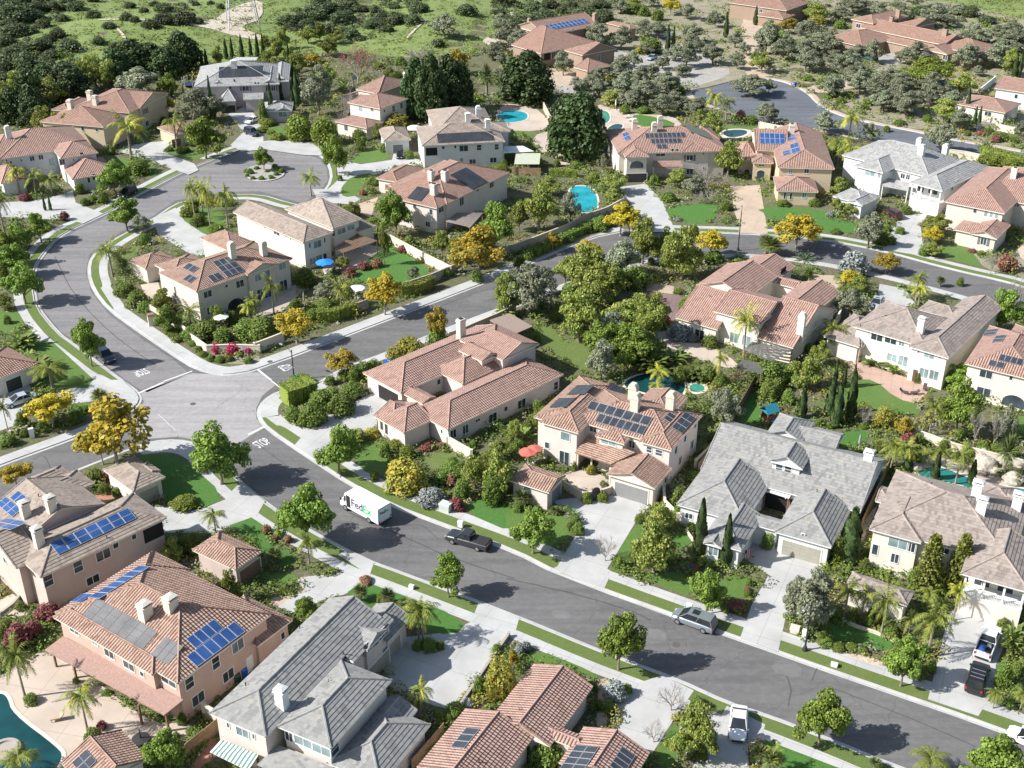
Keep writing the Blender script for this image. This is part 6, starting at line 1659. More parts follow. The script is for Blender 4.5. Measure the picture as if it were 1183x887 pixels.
plants('r4', '''B 580 182 40 145;O 650 200 110 95;B 190 235 105 125;B 80 275 150 130;B 75 395 250 150;B 115 515 330 175;B 60 340 190 110;B 420 800 585 135;Q 515 392 235 140;Q 20 192 -20 120;C 205 92 20 16;C 230 92 20 16;Q 890 132 -60 90;Q 925 100 -55 90;Q 960 165 -50 100;Q 1038 168 -30 120;T 860 122 60 90;S 900 165 100 80;S 980 195 150 90;S 655 250 190 65;V 560 372 290 90;S 620 535 450 120;S 560 485 420 110;S 660 560 500 80;P 745 550 450 110;B 770 645 530 110;Q 870 625 520 130;Q 1140 600 500 100;S 930 690 590 140;S 1010 700 620 100;S 1120 680 580 130;I 980 745 690 55;I 1060 748 690 80;I 1130 745 700 60;J 80 730 600 140;J 150 850 720 150;Q 240 895 780 190;P 20 540 470 80;S 10 425 310 70;S 60 440 370 70;
S 830 670 645 35;S 850 690 660 40;S 875 710 680 40;S 900 735 705 40;S 925 760 730 45;S 960 780 745 50;S 1000 785 750 50;S 1040 780 750 50;S 1090 760 735 40;S 1130 790 755 50;S 800 650 625 35;S 770 660 630 35;R 110 50 10 60;S 420 60 20 60;S 470 60 -10 50;S 380 70 30 50;R 290 140 90 50;S 30 610 560 40;S 870 690 610 90;P 1000 620 520 60;S 1060 620 540 60;S 70 850 780 80;J 110 800 700 100''')
plants('r5', '''B 640 205 0 150;P 590 340 150 50;B 1090 300 60 175;Y 1020 395 170 225;Y 950 350 210 110;P 850 300 185 90;P 905 328 220 80;Y 590 565 370 170;Y 190 695 540 165;S 225 445 340 105;Q 85 575 390 130;Q 390 540 420 90;P 425 520 415 60;Q 0 575 470 100;O 320 495 410 100;S 310 565 490 110;S 180 535 490 55;R 430 395 350 65;R 490 365 320 65;R 550 355 305 65;P 400 355 300 75;Y 395 840 720 145;G 705 785 660 140;G 640 790 700 90;Y 830 700 530 95;S 830 715 590 100;T 200 900 838 115;S 490 865 770 90;S 20 690 570 150;S 60 670 590 90;P 1140 570 380 110;J 1130 590 490 90;P 440 125 50 90;S 455 115 80 50;S 540 155 120 65;R 670 285 245 45;O 720 405 345 65;S 410 870 810 85;S 340 890 840 60;S 540 830 760 70;S 450 880 790 60;S 250 570 510 70;S 260 600 530 60;S 360 540 480 50;S 1010 420 360 60;S 870 400 350 60;S 700 260 200 60;S 600 250 190 60;R 440 870 800 40''')
plants('r6', '''P 130 185 -20 185;P 40 190 60 90;O 270 145 10 95;P 460 65 -10 70;Y 500 205 60 150;P 540 190 70 70;Y 190 275 190 75;O 560 165 90 100;P 600 335 130 155;P 350 475 250 210;Y 350 320 230 130;O 510 405 220 175;P 780 405 160 205;P 720 400 190 110;Y 910 305 180 150;S 570 455 330 140;S 500 460 350 90;O 80 575 340 210;O 20 560 380 120;P 310 690 460 215;P 510 660 500 230;P 600 640 470 140;B 540 790 620 220;B 620 780 640 160;O 410 860 680 130;J 650 845 690 130;J 740 805 680 120;J 840 865 750 130;S 270 505 410 100;P 430 475 380 80;S 790 545 490 55;T 790 575 500 50;V 1160 285 190 110;R 700 615 560 65;W 770 685 600 110;W 830 690 650 60;S 910 720 650 75;Q 1060 755 540 150;Q 945 885 730 80;Q 670 895 800 120;X 900 55 -20 100;X 850 60 -10 70;S 980 95 40 45;S 720 55 0 80;A 1040 315 270 70;S 770 475 445 55;S 900 880 790 80;S 1160 890 790 75;S 880 340 280 90;S 930 330 270 90;S 840 330 290 70;S 80 320 250 70;S 130 290 230 70;S 40 350 290 60;S 400 190 130 80;S 340 200 150 70;S 260 240 190 60;S 450 170 120 60;S 150 540 480 70;S 200 600 540 50;S 460 660 600 60;S 120 700 650 40;S 690 560 520 40;G 820 510 470 40;S 770 880 790 70;S 960 900 830 70;S 580 330 300 40;S 640 340 300 40;W 760 140 125 40;S 40 880 820 60''')
plants('r6', '''P 430 520 330 200;P 380 570 420 160;O 470 710 550 160;B 420 770 600 180;P 640 700 470 180;S 560 560 480 110;J 590 830 700 120;P 250 430 300 120;O 150 480 350 120;S 690 640 590 50;P 700 330 170 120''')
plants('p', '''O 640 70 45 26;O 662 62 44 20;O 690 100 78 26;O 720 112 84 34;O 745 118 92 30;O 770 108 82 30;O 780 70 50 26;O 800 60 40 28;O 760 45 25 26;O 905 70 45 34;O 930 82 55 34;O 955 66 40 34;O 985 100 72 34;O 1010 118 88 36;O 1040 128 98 36;O 1075 115 84 36;O 1100 130 104 32;P 1060 96 70 30;O 960 112 86 30;O 1150 78 48 36;O 1165 60 35 34;B 900 60 38 34;P 880 84 60 26;O 600 92 66 26;O 570 70 50 24;O 1020 40 15 36;O 1080 30 5 36;O 1110 60 36 30;P 940 28 4 34;O 900 20 0 36;O 985 16 -6 36;P 60 128 90 40;F 30 120 80 34;F 75 110 72 30;F 190 92 56 34;P 300 100 72 26;P 320 96 66 22;P 345 92 60 24''')
plants('r7', '''Y 140 280 110 215;Y 200 240 130 110;V 30 295 200 120;A 190 325 220 100;W 420 395 265 150;Y 550 375 280 125;Y 385 440 360 95;P 430 475 390 100;O 390 585 450 150;Q 690 500 370 120;Q 700 525 420 100;V 800 435 385 55;S 895 435 390 35;B 1060 660 450 165;X 1160 510 390 115;Q 300 730 600 160;P 250 800 690 110;S 215 740 690 60;S 30 900 770 170;P 190 900 760 140;S 100 880 790 100;J 450 780 700 110;J 530 810 740 90;J 600 840 760 80;C 320 900 765 24;C 362 900 785 24;C 405 900 785 24;B 880 905 800 150;P 780 205 110 130;Y 760 245 160 95;P 760 300 240 90;S 730 300 240 50;P 330 105 35 75;P 390 115 55 85;O 470 260 100 130;S 540 250 180 85;S 90 75 40 65;S 230 75 30 55;X 1030 380 270 95;R 1110 375 280 95;W 305 125 90 45;S 500 195 160 40;S 440 170 140 40;S 330 200 170 50;S 560 190 155 40;R 950 285 262 40;S 200 400 350 40;S 20 390 350 40;S 90 380 350 40;S 990 300 270 40;S 480 770 690 60;S 150 900 830 70;S 700 880 820 40;S 650 110 60 50;S 620 200 160 50;S 580 250 200 50;S 350 490 430 60''')
plants('r8', '''Y 245 210 60 215;Y 540 405 90 335;Y 470 380 200 150;Y 80 490 380 155;B 1010 470 210 255;V 460 105 30 105;R 485 125 70 70;Q 42 245 80 75;S 30 305 240 85;S 100 215 130 65;S 420 480 400 115;R 480 470 410 60;Q 985 700 575 125;P 790 825 720 110;S 880 765 690 100;S 850 800 700 70;T 830 595 540 135;R 812 545 522 34;O 655 795 740 50;S 470 520 460 60;S 530 530 480 50;S 340 190 130 80;S 380 150 110 60;S 250 210 170 50;S 190 220 180 50;S 110 260 210 50;S 330 200 160 60;S 730 800 760 50;S 830 760 710 60;R 500 110 80 40''')
plants('r9', '''B 240 745 480 245;Q 245 830 700 125;B 385 425 215 180;P 460 275 220 105;G 525 260 215 80;S 440 290 240 80;T 640 315 268 85;T 690 355 290 75;G 680 520 350 195;W 800 575 488 145;R 915 595 525 75;S 900 440 370 120;R 895 485 420 55;S 940 550 440 85;P 1000 490 340 125;P 1110 530 330 160;B 880 985 790 140;S 260 210 90 130;S 170 185 110 75;S 390 165 50 135;S 300 140 40 135;S 440 80 0 105;J 1160 265 180 110;P 1110 360 270 105;S 1080 570 400 100;V 90 825 755 90;S 590 350 270 60;R 780 320 280 70;R 850 310 280 60;S 900 400 340 60;S 660 390 340 50;S 350 120 20 90;S 220 210 150 60;S 540 460 400 50;S 620 500 440 50;S 700 530 490 50;S 760 520 480 40;S 850 480 410 70;P 1060 430 330 80;S 1150 480 400 80;S 990 310 265 40;R 50 700 650 50;R 100 720 680 50;R 150 740 700 50;S 420 330 260 60;P 1180 300 180 90;S 250 640 590 50''')
plants('r10', '''B 100 785 590 205;V 50 570 490 95;A 285 625 570 75;V 200 605 570 60;S 310 705 640 65;G 362 430 380 38;S 290 410 360 28;S 175 380 330 28;T 345 560 502 55;T 420 555 500 55;P 650 875 650 225;P 670 690 560 115;S 770 590 470 90;C 860 815 530 75;C 980 855 600 60;J 50 290 160 115;P 120 230 140 90;O 970 225 30 130;P 1165 85 -10 60;S 500 860 790 55;X 430 820 700 125;J 905 850 785 85;S 830 460 410 85;S 880 360 280 40;S 925 285 220 55;Q 660 65 0 85;S 590 650 600 50;S 700 640 570 60;S 560 820 770 50;S 30 330 250 70;S 80 250 170 70;P 20 300 200 80;S 150 160 110 60;S 120 150 80 60;S 850 400 340 40;S 760 650 560 60;S 820 690 640 50;S 260 600 565 40;S 300 660 610 45;S 270 680 640 45;S 290 640 600 40;R 850 870 840 40;S 480 850 800 40;O 430 510 460 40;S 250 470 440 30;S 30 600 550 50;S 120 610 570 50;S 210 610 580 40;S 420 480 450 30''')
plants('r11', '''C 172 175 15 48;C 300 165 -20 60;C 330 215 0 65;C 390 195 -50 60;B 870 250 0 175;Q 748 250 80 120;X 450 205 110 95;G 545 225 115 95;Y 630 260 160 90;R 660 310 230 80;Q 580 390 265 160;Q 640 400 270 130;Q 790 410 290 105;Q 870 470 290 140;Q 730 380 320 110;V 1085 430 215 115;S 890 285 205 55;X 950 300 105 95;X 1040 300 110 90;O 1090 265 110 90;C 655 415 315 50;C 780 455 320 44;C 945 475 355 44;C 390 840 570 115;N 735 960 680 140;N 868 970 680 140;J 640 890 790 95;S 330 840 700 75;J 370 895 830 80;J 530 900 840 80;S 20 770 680 75;S 420 830 740 50;S 20 100 0 100;S 60 60 -20 80;S 110 110 30 70;S 700 300 230 50;S 820 320 260 50;S 930 350 290 60;S 1000 320 270 60;S 1060 330 280 60;S 1140 360 300 60;S 250 210 170 40;S 300 220 190 40;S 450 220 190 40;S 410 210 190 30;S 610 330 270 70;S 700 370 310 60;S 520 330 270 50;J 1060 440 380 60;S 1150 480 420 60;S 690 950 850 100;S 800 980 880 100;S 940 960 850 80;S 460 880 800 60;S 480 820 760 50;S 580 880 820 50''')
plants('r12', '''R 210 235 135 125;R 80 355 225 135;S 30 310 200 85;R 150 300 210 80;Q 115 565 310 180;S 135 605 550 75;Q 400 725 500 175;S 420 790 700 85;R 460 720 670 50;B 760 905 725 190;S 345 505 470 32;S 830 695 630 55;Q 110 930 800 200;P 1050 140 -10 90;S 900 770 710 60;S 90 175 125 55;S 870 740 700 50;S 480 560 530 50;S 800 760 720 40;S 700 60 10 60''')
plants('r13', '''B 235 210 115 95;V 480 125 45 90;V 605 150 60 90;V 690 185 110 110;Q 765 320 120 170;Q 745 305 150 140;R 500 52 15 65;S 790 360 300 90;S 740 355 300 60;S 840 350 310 50;Q 755 660 490 125;G 1120 600 365 155;S 1020 555 460 65;S 910 670 590 105;W 970 620 570 65;S 840 690 620 65;S 880 690 640 50;S 800 660 620 50;S 1060 660 620 50;S 570 140 90 50;S 640 170 120 50;S 1100 370 320 50''')
plants('r14', '''B 490 440 185 210;B 890 185 -15 150;Y 10 450 350 50;W 475 590 490 115;S 530 560 500 55;X 730 625 500 165;X 650 770 660 125;P 840 830 610 190;P 760 860 720 130;S 850 610 560 60;V 915 645 585 55;S 370 545 480 55;S 170 895 740 180;S 60 850 760 70;V 1130 860 780 105;R 1030 180 120 75;S 1090 60 20 40;S 1080 110 70 40;S 400 630 570 50;S 370 640 590 40;S 450 640 590 60;S 900 780 700 60;S 870 860 780 60;R 1080 90 60 40;S 980 185 150 40;W 40 380 320 50;W 70 360 310 50''')
plants('r15', '''B 245 785 545 230;B 620 515 305 180;B 1020 1010 765 250;O 190 265 -10 240;O 130 200 20 120;Q 360 210 40 165;Q 440 205 60 110;Q 530 285 75 160;Q 740 385 150 205;Q 650 310 180 100;Q 860 215 45 100;Q 740 170 65 100;J 1130 350 150 95;J 1145 380 250 100;S 1090 530 400 80;S 290 345 300 80;S 340 360 320 70;S 400 360 325 70;S 450 370 335 60;S 570 300 225 95;Q 40 900 790 100;V 500 890 840 80;Q 745 920 820 190;Q 1040 615 525 105;Q 1165 620 520 100;S 1120 620 570 50;V 20 920 790 90;S 480 250 190 60;S 400 230 170 60;S 320 210 150 60;S 700 380 330 50;S 760 460 390 60;S 720 490 430 60;G 650 410 340 50;R 700 370 290 40;S 1090 270 200 60;S 1150 470 400 60;S 1160 560 500 50;S 620 180 120 60;J 560 170 60 80;S 260 320 270 40;S 300 190 130 60;S 500 210 150 60''')
# clipped hedges: boxes of leaves along a line
def hedge(fr, pts, wdt, hgt, label, mat='leaf_T'):
    P = resample([G(*q(fr, *p)) for p in pts], .5)
    mb = MB(); r = random.Random(len(TREES)+int(pts[0][0]))
    N = normals(P, False) if len(P) > 2 else [Vector((0,1,0))]*len(P)
    for i in range(len(P)):
        for _ in range(70):
            a = r.random()
            if a < .5: o = Vector((r.uniform(-1,1), 0, 1.0)); n = Vector((0,0,1))
            else:
                sg = 1 if a < .75 else -1
                o = Vector((sg, 0, r.random())); n = N[i]*sg
            p = P[i] + N[i]*o.x*wdt/2 + Vector((r.uniform(-.3,.3), r.uniform(-.3,.3), max(.05, o.z*hgt*r.uniform(.92,1.04))))
            leafquad(mb, p, (n+rdir(r)*.8).normalized(), .26, .19, r)
    core = MB(); 
    for i in range(len(P)-1):
        d = P[i+1]-P[i]; n = N[i]*wdt*.42
        mb.box(P[i]-n, d, n*2, Vector((0,0,hgt*.9)))
    o = mb.build('hedge', M[mat]); tag(o, label, 'hedge', 'clipped hedges')
hedge('r5', [(285,600),(370,590),(455,560)], 1.6, 2.2, 'long clipped hedge at the garden wall beside the lower yellow tree'); hedge('r5', [(665,480),(740,470),(805,440)], 1.6, 2.2, 'clipped hedge outside the tan wall below the fenced back lawn')
hedge('r9', [(135,105),(200,85),(262,62)], 3.6, 3.0, 'big flat-topped clipped hedge block at the intersection corner', 'leaf_T'); hedge('r2', [(180,800),(300,805)], 1.5, 1.5, 'low clipped hedge behind the turquoise pool'); hedge('r3', [(990,705),(1183,760)], 2.0, 2.4, 'tall hedge behind the rose-roofed house at the upper right edge')
hedge('r4', [(850,80),(900,62),(1060,70)], 1.5, 1.2, 'low hedge around the palm bed at the cul-de-sac entrance'); hedge('b1', [(150,640),(230,740),(330,860)], 1.2, .7, 'low creeping hedge along the sidewalk inside the street bend', 'leaf_S')
hedge('r7', [(470,760),(700,850)], .0001+1.0, 1.0, 'leafy border along the ivory house facing the rose patio', 'leaf_S'); hedge('r6', [(110,300),(420,150)], 1.5, 1.6, 'dark hedge along the retaining wall beside the curved sidewalk', 'leaf_S')
# labels: what it is and where it stands
ORD = ['closest', 'second closest', 'third closest', 'fourth closest', 'fifth closest', 'sixth closest', 'seventh closest', 'eighth closest', 'ninth closest', 'tenth closest', 'eleventh closest', 'twelfth closest'] + ['%s closest' % w for w in 'thirteenth fourteenth fifteenth sixteenth seventeenth eighteenth nineteenth twentieth'.split()]
def place_words(P):
    h = min(HOUSES, key=lambda s: (s.c-Vector((P.x, P.y, 0))).length)
    d = Vector((P.x-h.c.x, P.y-h.c.y))
    a = math.degrees(math.atan2(d.y, d.x))
    rel = 'right of' if -45 < a <= 45 else 'behind' if 45 < a <= 135 else 'in front of' if -135 < a <= -45 else 'left of'
    return h, rel, d.length
def label_plants():
    B = {}
    for k, o, P in TREES:
        h, rel, d = place_words(P)
        B.setdefault((k, id(h), rel), []).append((d, o, h))
    for (k, _, rel), L in B.items():
        L.sort(key=lambda t: t[0])
        for i, (d, o, h) in enumerate(L):
            nm, desc, cat, grp = KIND[k]
            if len(L) == 1: lab = '%s %s %s' % (desc, rel, h.short)
            elif i < len(ORD): lab = '%s, %s %s %s' % (desc, ORD[i], rel, h.short)
            else: lab = '%s far %s %s' % (desc, rel, h.short)
            tag(o, lab, cat, grp)
label_plants()
# ------------------------------------------------------------------ vehicles
def paint(name, c, metal=.0):
    t = NT('paint_'+name); t.b.inputs['Base Color'].default_value = (*c, 1); t.rough(.28); t.b.inputs['Metallic'].default_value = metal
    t.b.inputs['Coat Weight'].default_value = .6; t.b.inputs['Coat Roughness'].default_value = .05
    return t.m
M['tyre'] = simple('tyre_rubber', (.018,.018,.019), .85, .1); M['rim'] = simple('alloy_rim', (.45,.45,.46), .35, .1, 4, .7)
M['carglass'] = glass('car_glass', (.02,.024,.028), .04); M['lamp_red'] = simple('red_tail_light', (.35,.015,.012), .25, .1); M['lamp_white'] = simple('headlight_lens', (.7,.7,.68), .15, .05)
M['plastic'] = simple('black_plastic', (.03,.03,.032), .6, .1)
STY = {  # x fraction (rear -.5 .. front .5): belt/top height, half width factor ; cabin: x of base rear/front, roof rear/front
 'sedan': (4.7, 1.82, 1.45, [(-.5,.62,.66),(-.485,.84,.84),(-.45,.9,.94),(-.36,.93,.98),(-.2,.95,1),(.18,.93,1),(.26,.88,.99),(.40,.80,.95),(.46,.72,.84),(.49,.62,.66),(.5,.5,.5)], (-.40,.29,-.20,.05)),
 'suv': (4.8, 1.92, 1.78, [(-.5,.75,.86),(-.49,1.0,.94),(-.4,1.06,.98),(-.2,1.08,1),(.18,1.06,1),(.26,1.02,.99),(.43,.95,.95),(.485,.82,.88),(.5,.6,.8)], (-.485,.25,-.43,.09)),
 'van': (5.1, 1.98, 1.76, [(-.5,.75,.88),(-.49,.98,.95),(-.4,1.02,.99),(-.2,1.04,1),(.2,1.02,1),(.3,.98,.99),(.42,.86,.94),(.47,.74,.82),(.495,.6,.64),(.5,.5,.55)], (-.485,.34,-.42,.12)),
 'pickup': (5.7, 1.95, 1.84, [(-.5,.82,.95),(-.49,1.06,.97),(-.3,1.08,1),(-.1,1.1,1),(.2,1.08,1),(.24,1.06,.99),(.42,1.0,.97),(.48,.9,.92),(.5,.62,.86)], (-.12,.26,-.085,.11)),
 'cart': (2.9, 1.4, 1.8, [(-.5,.6,.9),(-.48,.75,.95),(-.2,.78,1),(.1,.72,1),(.3,.8,1),(.46,.72,.9),(.5,.5,.8)], (-.3,.2,-.25,.1)),
}
def vehicle(name, label, cat, fr, front, rear, style, body, near=False, z=None, cargo=None, bedcover=False, sunroof=False, rails=False):
    L, W, H, prof, cab = STY[style]
    z = .02 if z is None else z
    A, B = G(*q(fr, *front), z), G(*q(fr, *rear), z)
    d = (A-B).normalized(); n = Vector((-d.y, d.x, 0))
    c = (A+B)/2
    if near: c = c + (n if n.y > 0 else -n)*W/2
    rz = math.atan2(d.y, d.x)
    root = tag(empty(name, c, rz), label, cat)
    zb = .24; hw = W/2
    b = MB(); rings = []
    for x, zt, f in prof:
        w = hw*f
        rings.append([Vector((x*L, y, zz)) for y, zz in ((-w*.86, zb), (-w, zb+.16), (-w, (zb+zt)*.55), (-w*.97, zt-.08), (-w*.88, zt), (0, zt+.03), (w*.88, zt), (w*.97, zt-.08), (w, (zb+zt)*.55), (w, zb+.16), (w*.86, zb))])
    for i in range(len(rings)-1):
        m = len(rings[0])
        for k in range(m):
            j = (k+1) % m; b.face([rings[i][k], rings[i+1][k], rings[i+1][j], rings[i][j]])
    b.face(rings[0]); b.face(rings[-1][::-1])
    belt = lambda x: next((p[1]+(q_[1]-p[1])*(x-p[0])/(q_[0]-p[0]) for p, q_ in zip(prof, prof[1:]) if p[0] <= x <= q_[0]), .9)
    xr0, xf0, xr1, xf1 = [v*L for v in cab]
    zr, zf = belt(cab[0])-.04, belt(cab[1])-.04
    # roof panel and pillars belong to the body
    w0, w1 = hw*.90, hw*.74
    b.box((xr1, -w1, H-.06), (xf1-xr1, 0, 0), (0, 2*w1, 0), (0, 0, .06))
    for s in (-1, 1):
        for (x0, z0, x1) in ((xr0+.05, zr, xr1+.02), (xf0-.06, zf, xf1-.02), ((xr0+xf0)/2-.05, (zr+zf)/2, (xr1+xf1)/2-.05)):
            b.tube([Vector((x0, s*w0, z0)), Vector((x1, s*(w1-.01), H-.03))], .045, 4)
        b.cbox((xf0-.28*0-.15, s*(w0+.12), zf+.08), .14, .2, .15)          # door mirrors
    bo = b.build('body', body, root, smooth=False)
    g = MB(); lo = [Vector((xr0, -w0+.03, zr)), Vector((xf0, -w0+.03, zf)), Vector((xf0, w0-.03, zf)), Vector((xr0, w0-.03, zr))]
    hi = [Vector((xr1+.03, -w1+.02, H-.05)), Vector((xf1-.03, -w1+.02, H-.05)), Vector((xf1-.03, w1-.02, H-.05)), Vector((xr1+.03, w1-.02, H-.05))]
    for i in range(4): j = (i+1) % 4; g.face([lo[i], lo[j], hi[j], hi[i]])
    g.build('windows', M['carglass'], bo)
    if sunroof:
        s = MB(); s.box((xr1+(xf1-xr1)*.55, -w1*.55, H+.003), ((xf1-xr1)*.3, 0, 0), (0, w1*1.1, 0), (0, 0, .012)); s.build('sunroof', M['carglass'], bo)
    if rails:
        s = MB()
        for k in (.2, .45, .7): s.box((xr1+(xf1-xr1)*k, -w1*.95, H+.01), (.05, 0, 0), (0, w1*1.9, 0), (0, 0, .06))
        s.build('roof_rack', M['rim'], bo)
    r = hw*.37 if style != 'cart' else .28
    for x in (L*.31, -L*.29):
        for s in (-1, 1):
            y = s*(hw-.10)
            t = MB(); t.tube([Vector((x, y-.11, r)), Vector((x, y+.12, r))], r, 16)
            wo = t.build('wheel', M['tyre'], root)
            m = MB(); m.tube([Vector((x, y+s*.115, r)), Vector((x, y+s*.14, r))], r*.62, 12); m.build('rim', M['rim'], wo)
    for s in (-1, 1):
        zt = belt(.47); t = MB(); t.box((L*.478, s*hw*.62-.17, zt-.24), (.10, 0, 0), (0, .34, 0), (0, 0, .15)); t.build('headlight', M['lamp_white'], root)
        zt = belt(-.49); t = MB(); t.box((-L*.507, s*hw*.80-.09, zt-.34), (.06, 0, 0), (0, .18, 0), (0, 0, .30)); t.build('tail_light', M['lamp_red'], root)
    t = MB(); t.box((L*.485, -hw*.6, zb+.02), (.12, 0, 0), (0, hw*1.2, 0), (0, 0, .2)); t.build('bumper', M['plastic'], root); t = MB(); t.box((-L*.51, -hw*.75, zb+.04), (.12, 0, 0), (0, hw*1.5, 0), (0, 0, .2)); t.build('bumper', M['plastic'], root)
    if style == 'pickup':
        bx0, bx1 = -L*.475, cab[0]*L-.12; zt = belt(-.3)+.03
        t = MB()
        if bedcover:
            t.box((bx0, -hw*.84, zt+.005), (bx1-bx0, 0, 0), (0, hw*1.68, 0), (0, 0, .03))
            for k in range(1, 4): t.box((bx0+(bx1-bx0)*k/4-.02, -hw*.84, zt+.035), (.04, 0, 0), (0, hw*1.68, 0), (0, 0, .015))
            t.build('bed_cover', M['plastic'], root)
        else:
            t.box((bx0, -hw*.80, zt+.004), (bx1-bx0, 0, 0), (0, hw*1.6, 0), (0, 0, .01)); t.build('load_bed', M['hole'], root)
            e = MB()
            for s in (-1, 1): e.box((bx0-.1, s*hw*.88-.05, zt), (bx1-bx0+.2, 0, 0), (0, .1, 0), (0, 0, .1))
            e.box((bx0-.12, -hw*.88, zt), (.09, 0, 0), (0, hw*1.76, 0), (0, 0, .1)); e.build('bed_rail', body, root)
    return root, c, rz
PK = {k: paint(k, c, m) for k, c, m in (('charcoal', (.045,.048,.055), .3), ('silver', (.30,.34,.38), .5), ('white', (.72,.72,.72), 0), ('black', (.012,.012,.014), 0), ('pale', (.50,.52,.54), .3), ('maroon', (.07,.014,.016), 0), ('navy', (.02,.03,.06), 0), ('sky', (.30,.42,.50), .2), ('teal', (.03,.10,.13), 0))}
vehicle('pickup_truck', 'dark grey crew-cab pickup with a black bed cover at the kerb behind the delivery van', 'pickup', 'c7', (722,466), (968,536), 'pickup', PK['charcoal'], True, ROADZ+.01, bedcover=True)
vehicle('minivan', 'silver minivan with a sunroof parked at the kerb below the slate-grey roofed house', 'minivan', 'r14', (728,222), (908,288), 'van', PK['silver'], True, ROADZ+.01, sunroof=True)
vehicle('parked_car', 'white sedan parked nose down at the bottom driveway beside the bare trees', 'car', 'r14', (1031,772), (1040,632), 'sedan', PK['white'])
w_ = vehicle('pickup_truck', 'white pickup with blue things in its open bed on the right-hand driveway', 'pickup', 'r15', (1042,262), (985,402), 'pickup', PK['white'])
vehicle('parked_car', 'black sport utility car with roof bars behind the white pickup on the driveway', 'car', 'r15', (988,425), (945,566), 'suv', PK['black'], rails=True)
vehicle('parked_car', 'dark blue car parked under the small tree beside the lane marking on the bending street', 'car', 'r4', (520,800), (440,737), 'suv', PK['navy'], z=ROADZ+.01)
vehicle('parked_car', 'pale silver car on the shaded driveway behind the yellow tree at the left', 'car', 'c5', (92,560), (262,510), 'sedan', PK['pale'], True)
vehicle('parked_car', 'white sedan on the driveway beside the ivory house roof', 'car', 'b6', (192,262), (250,186), 'sedan', PK['pale'], sunroof=True)
vehicle('parked_car', 'maroon car with dark roof on the driveway of the white house', 'car', 'b7', (280,585), (384,640), 'suv', PK['maroon'])
vehicle('parked_car', 'black car parked at the kerb near the palms of the white house at the left', 'car', 'r4', (540,45), (625,2), 'suv', PK['black'], z=ROADZ+.01)
vehicle('parked_car', 'light blue car on the gravel court below the barn villa', 'car', 'r2', (625,278), (662,262), 'sedan', PK['sky'])
vehicle('parked_car', 'white car in front of the grey house at the end of the cul-de-sac', 'car', 'c1', (615,838), (750,782), 'sedan', PK['white'])
vehicle('parked_car', 'dark car on the shaded driveway at the end of the cul-de-sac', 'car', 'r0', (1180,625), (1118,602), 'suv', PK['navy'])
vehicle('utility_cart', 'small black utility cart in front of the little white garage', 'cart', 'b3', (215,455), (222,398), 'cart', PK['black'])
vehicle('pickup_truck', 'teal-blue pickup under the trees in the court of the stepped estate house', 'pickup', 'c4', (175,352), (285,378), 'pickup', PK['teal'])
vehicle('parked_car', 'dark car half hidden by olive trees near the sandy drive at the top', 'car', 'r2', (865,92), (908,106), 'sedan', PK['charcoal'])
vehicle('parked_car', 'silver car inside the open garage of the rose-roofed courtyard house', 'car', 'a5', (185,560), (112,490), 'sedan', PK['silver'])
vehicle('parked_car', 'white car cut by the right edge of the street', 'car', 'r15', (1187,771), (1233,793), 'sedan', PK['white'], z=ROADZ+.01)
# things lying in the bed of the white pickup
b = MB(); c, rz = w_[1], w_[2]; dd = Vector((math.cos(rz), math.sin(rz), 0)); nn = Vector((-dd.y, dd.x, 0))
p = c-dd*2.1+nn*.2; b.taper((p.x,p.y,1.13), .9, .7, .75, .55, .28, rz); o = b.build('storage_crate', simple('blue_plastic', (.03,.10,.38), .5, .1)); tag(o, 'blue plastic crate lying in the bed of the white pickup', 'crate')
b = MB(); p = c-dd*1.3-nn*.35; b.taper((p.x,p.y,1.13), .6, .5, .4, .3, .25, rz); o = b.build('canvas_bag', simple('pale_canvas', (.4,.38,.36), .9, .2)); tag(o, 'pale bag lying beside the blue crate in the white pickup bed', 'bag')
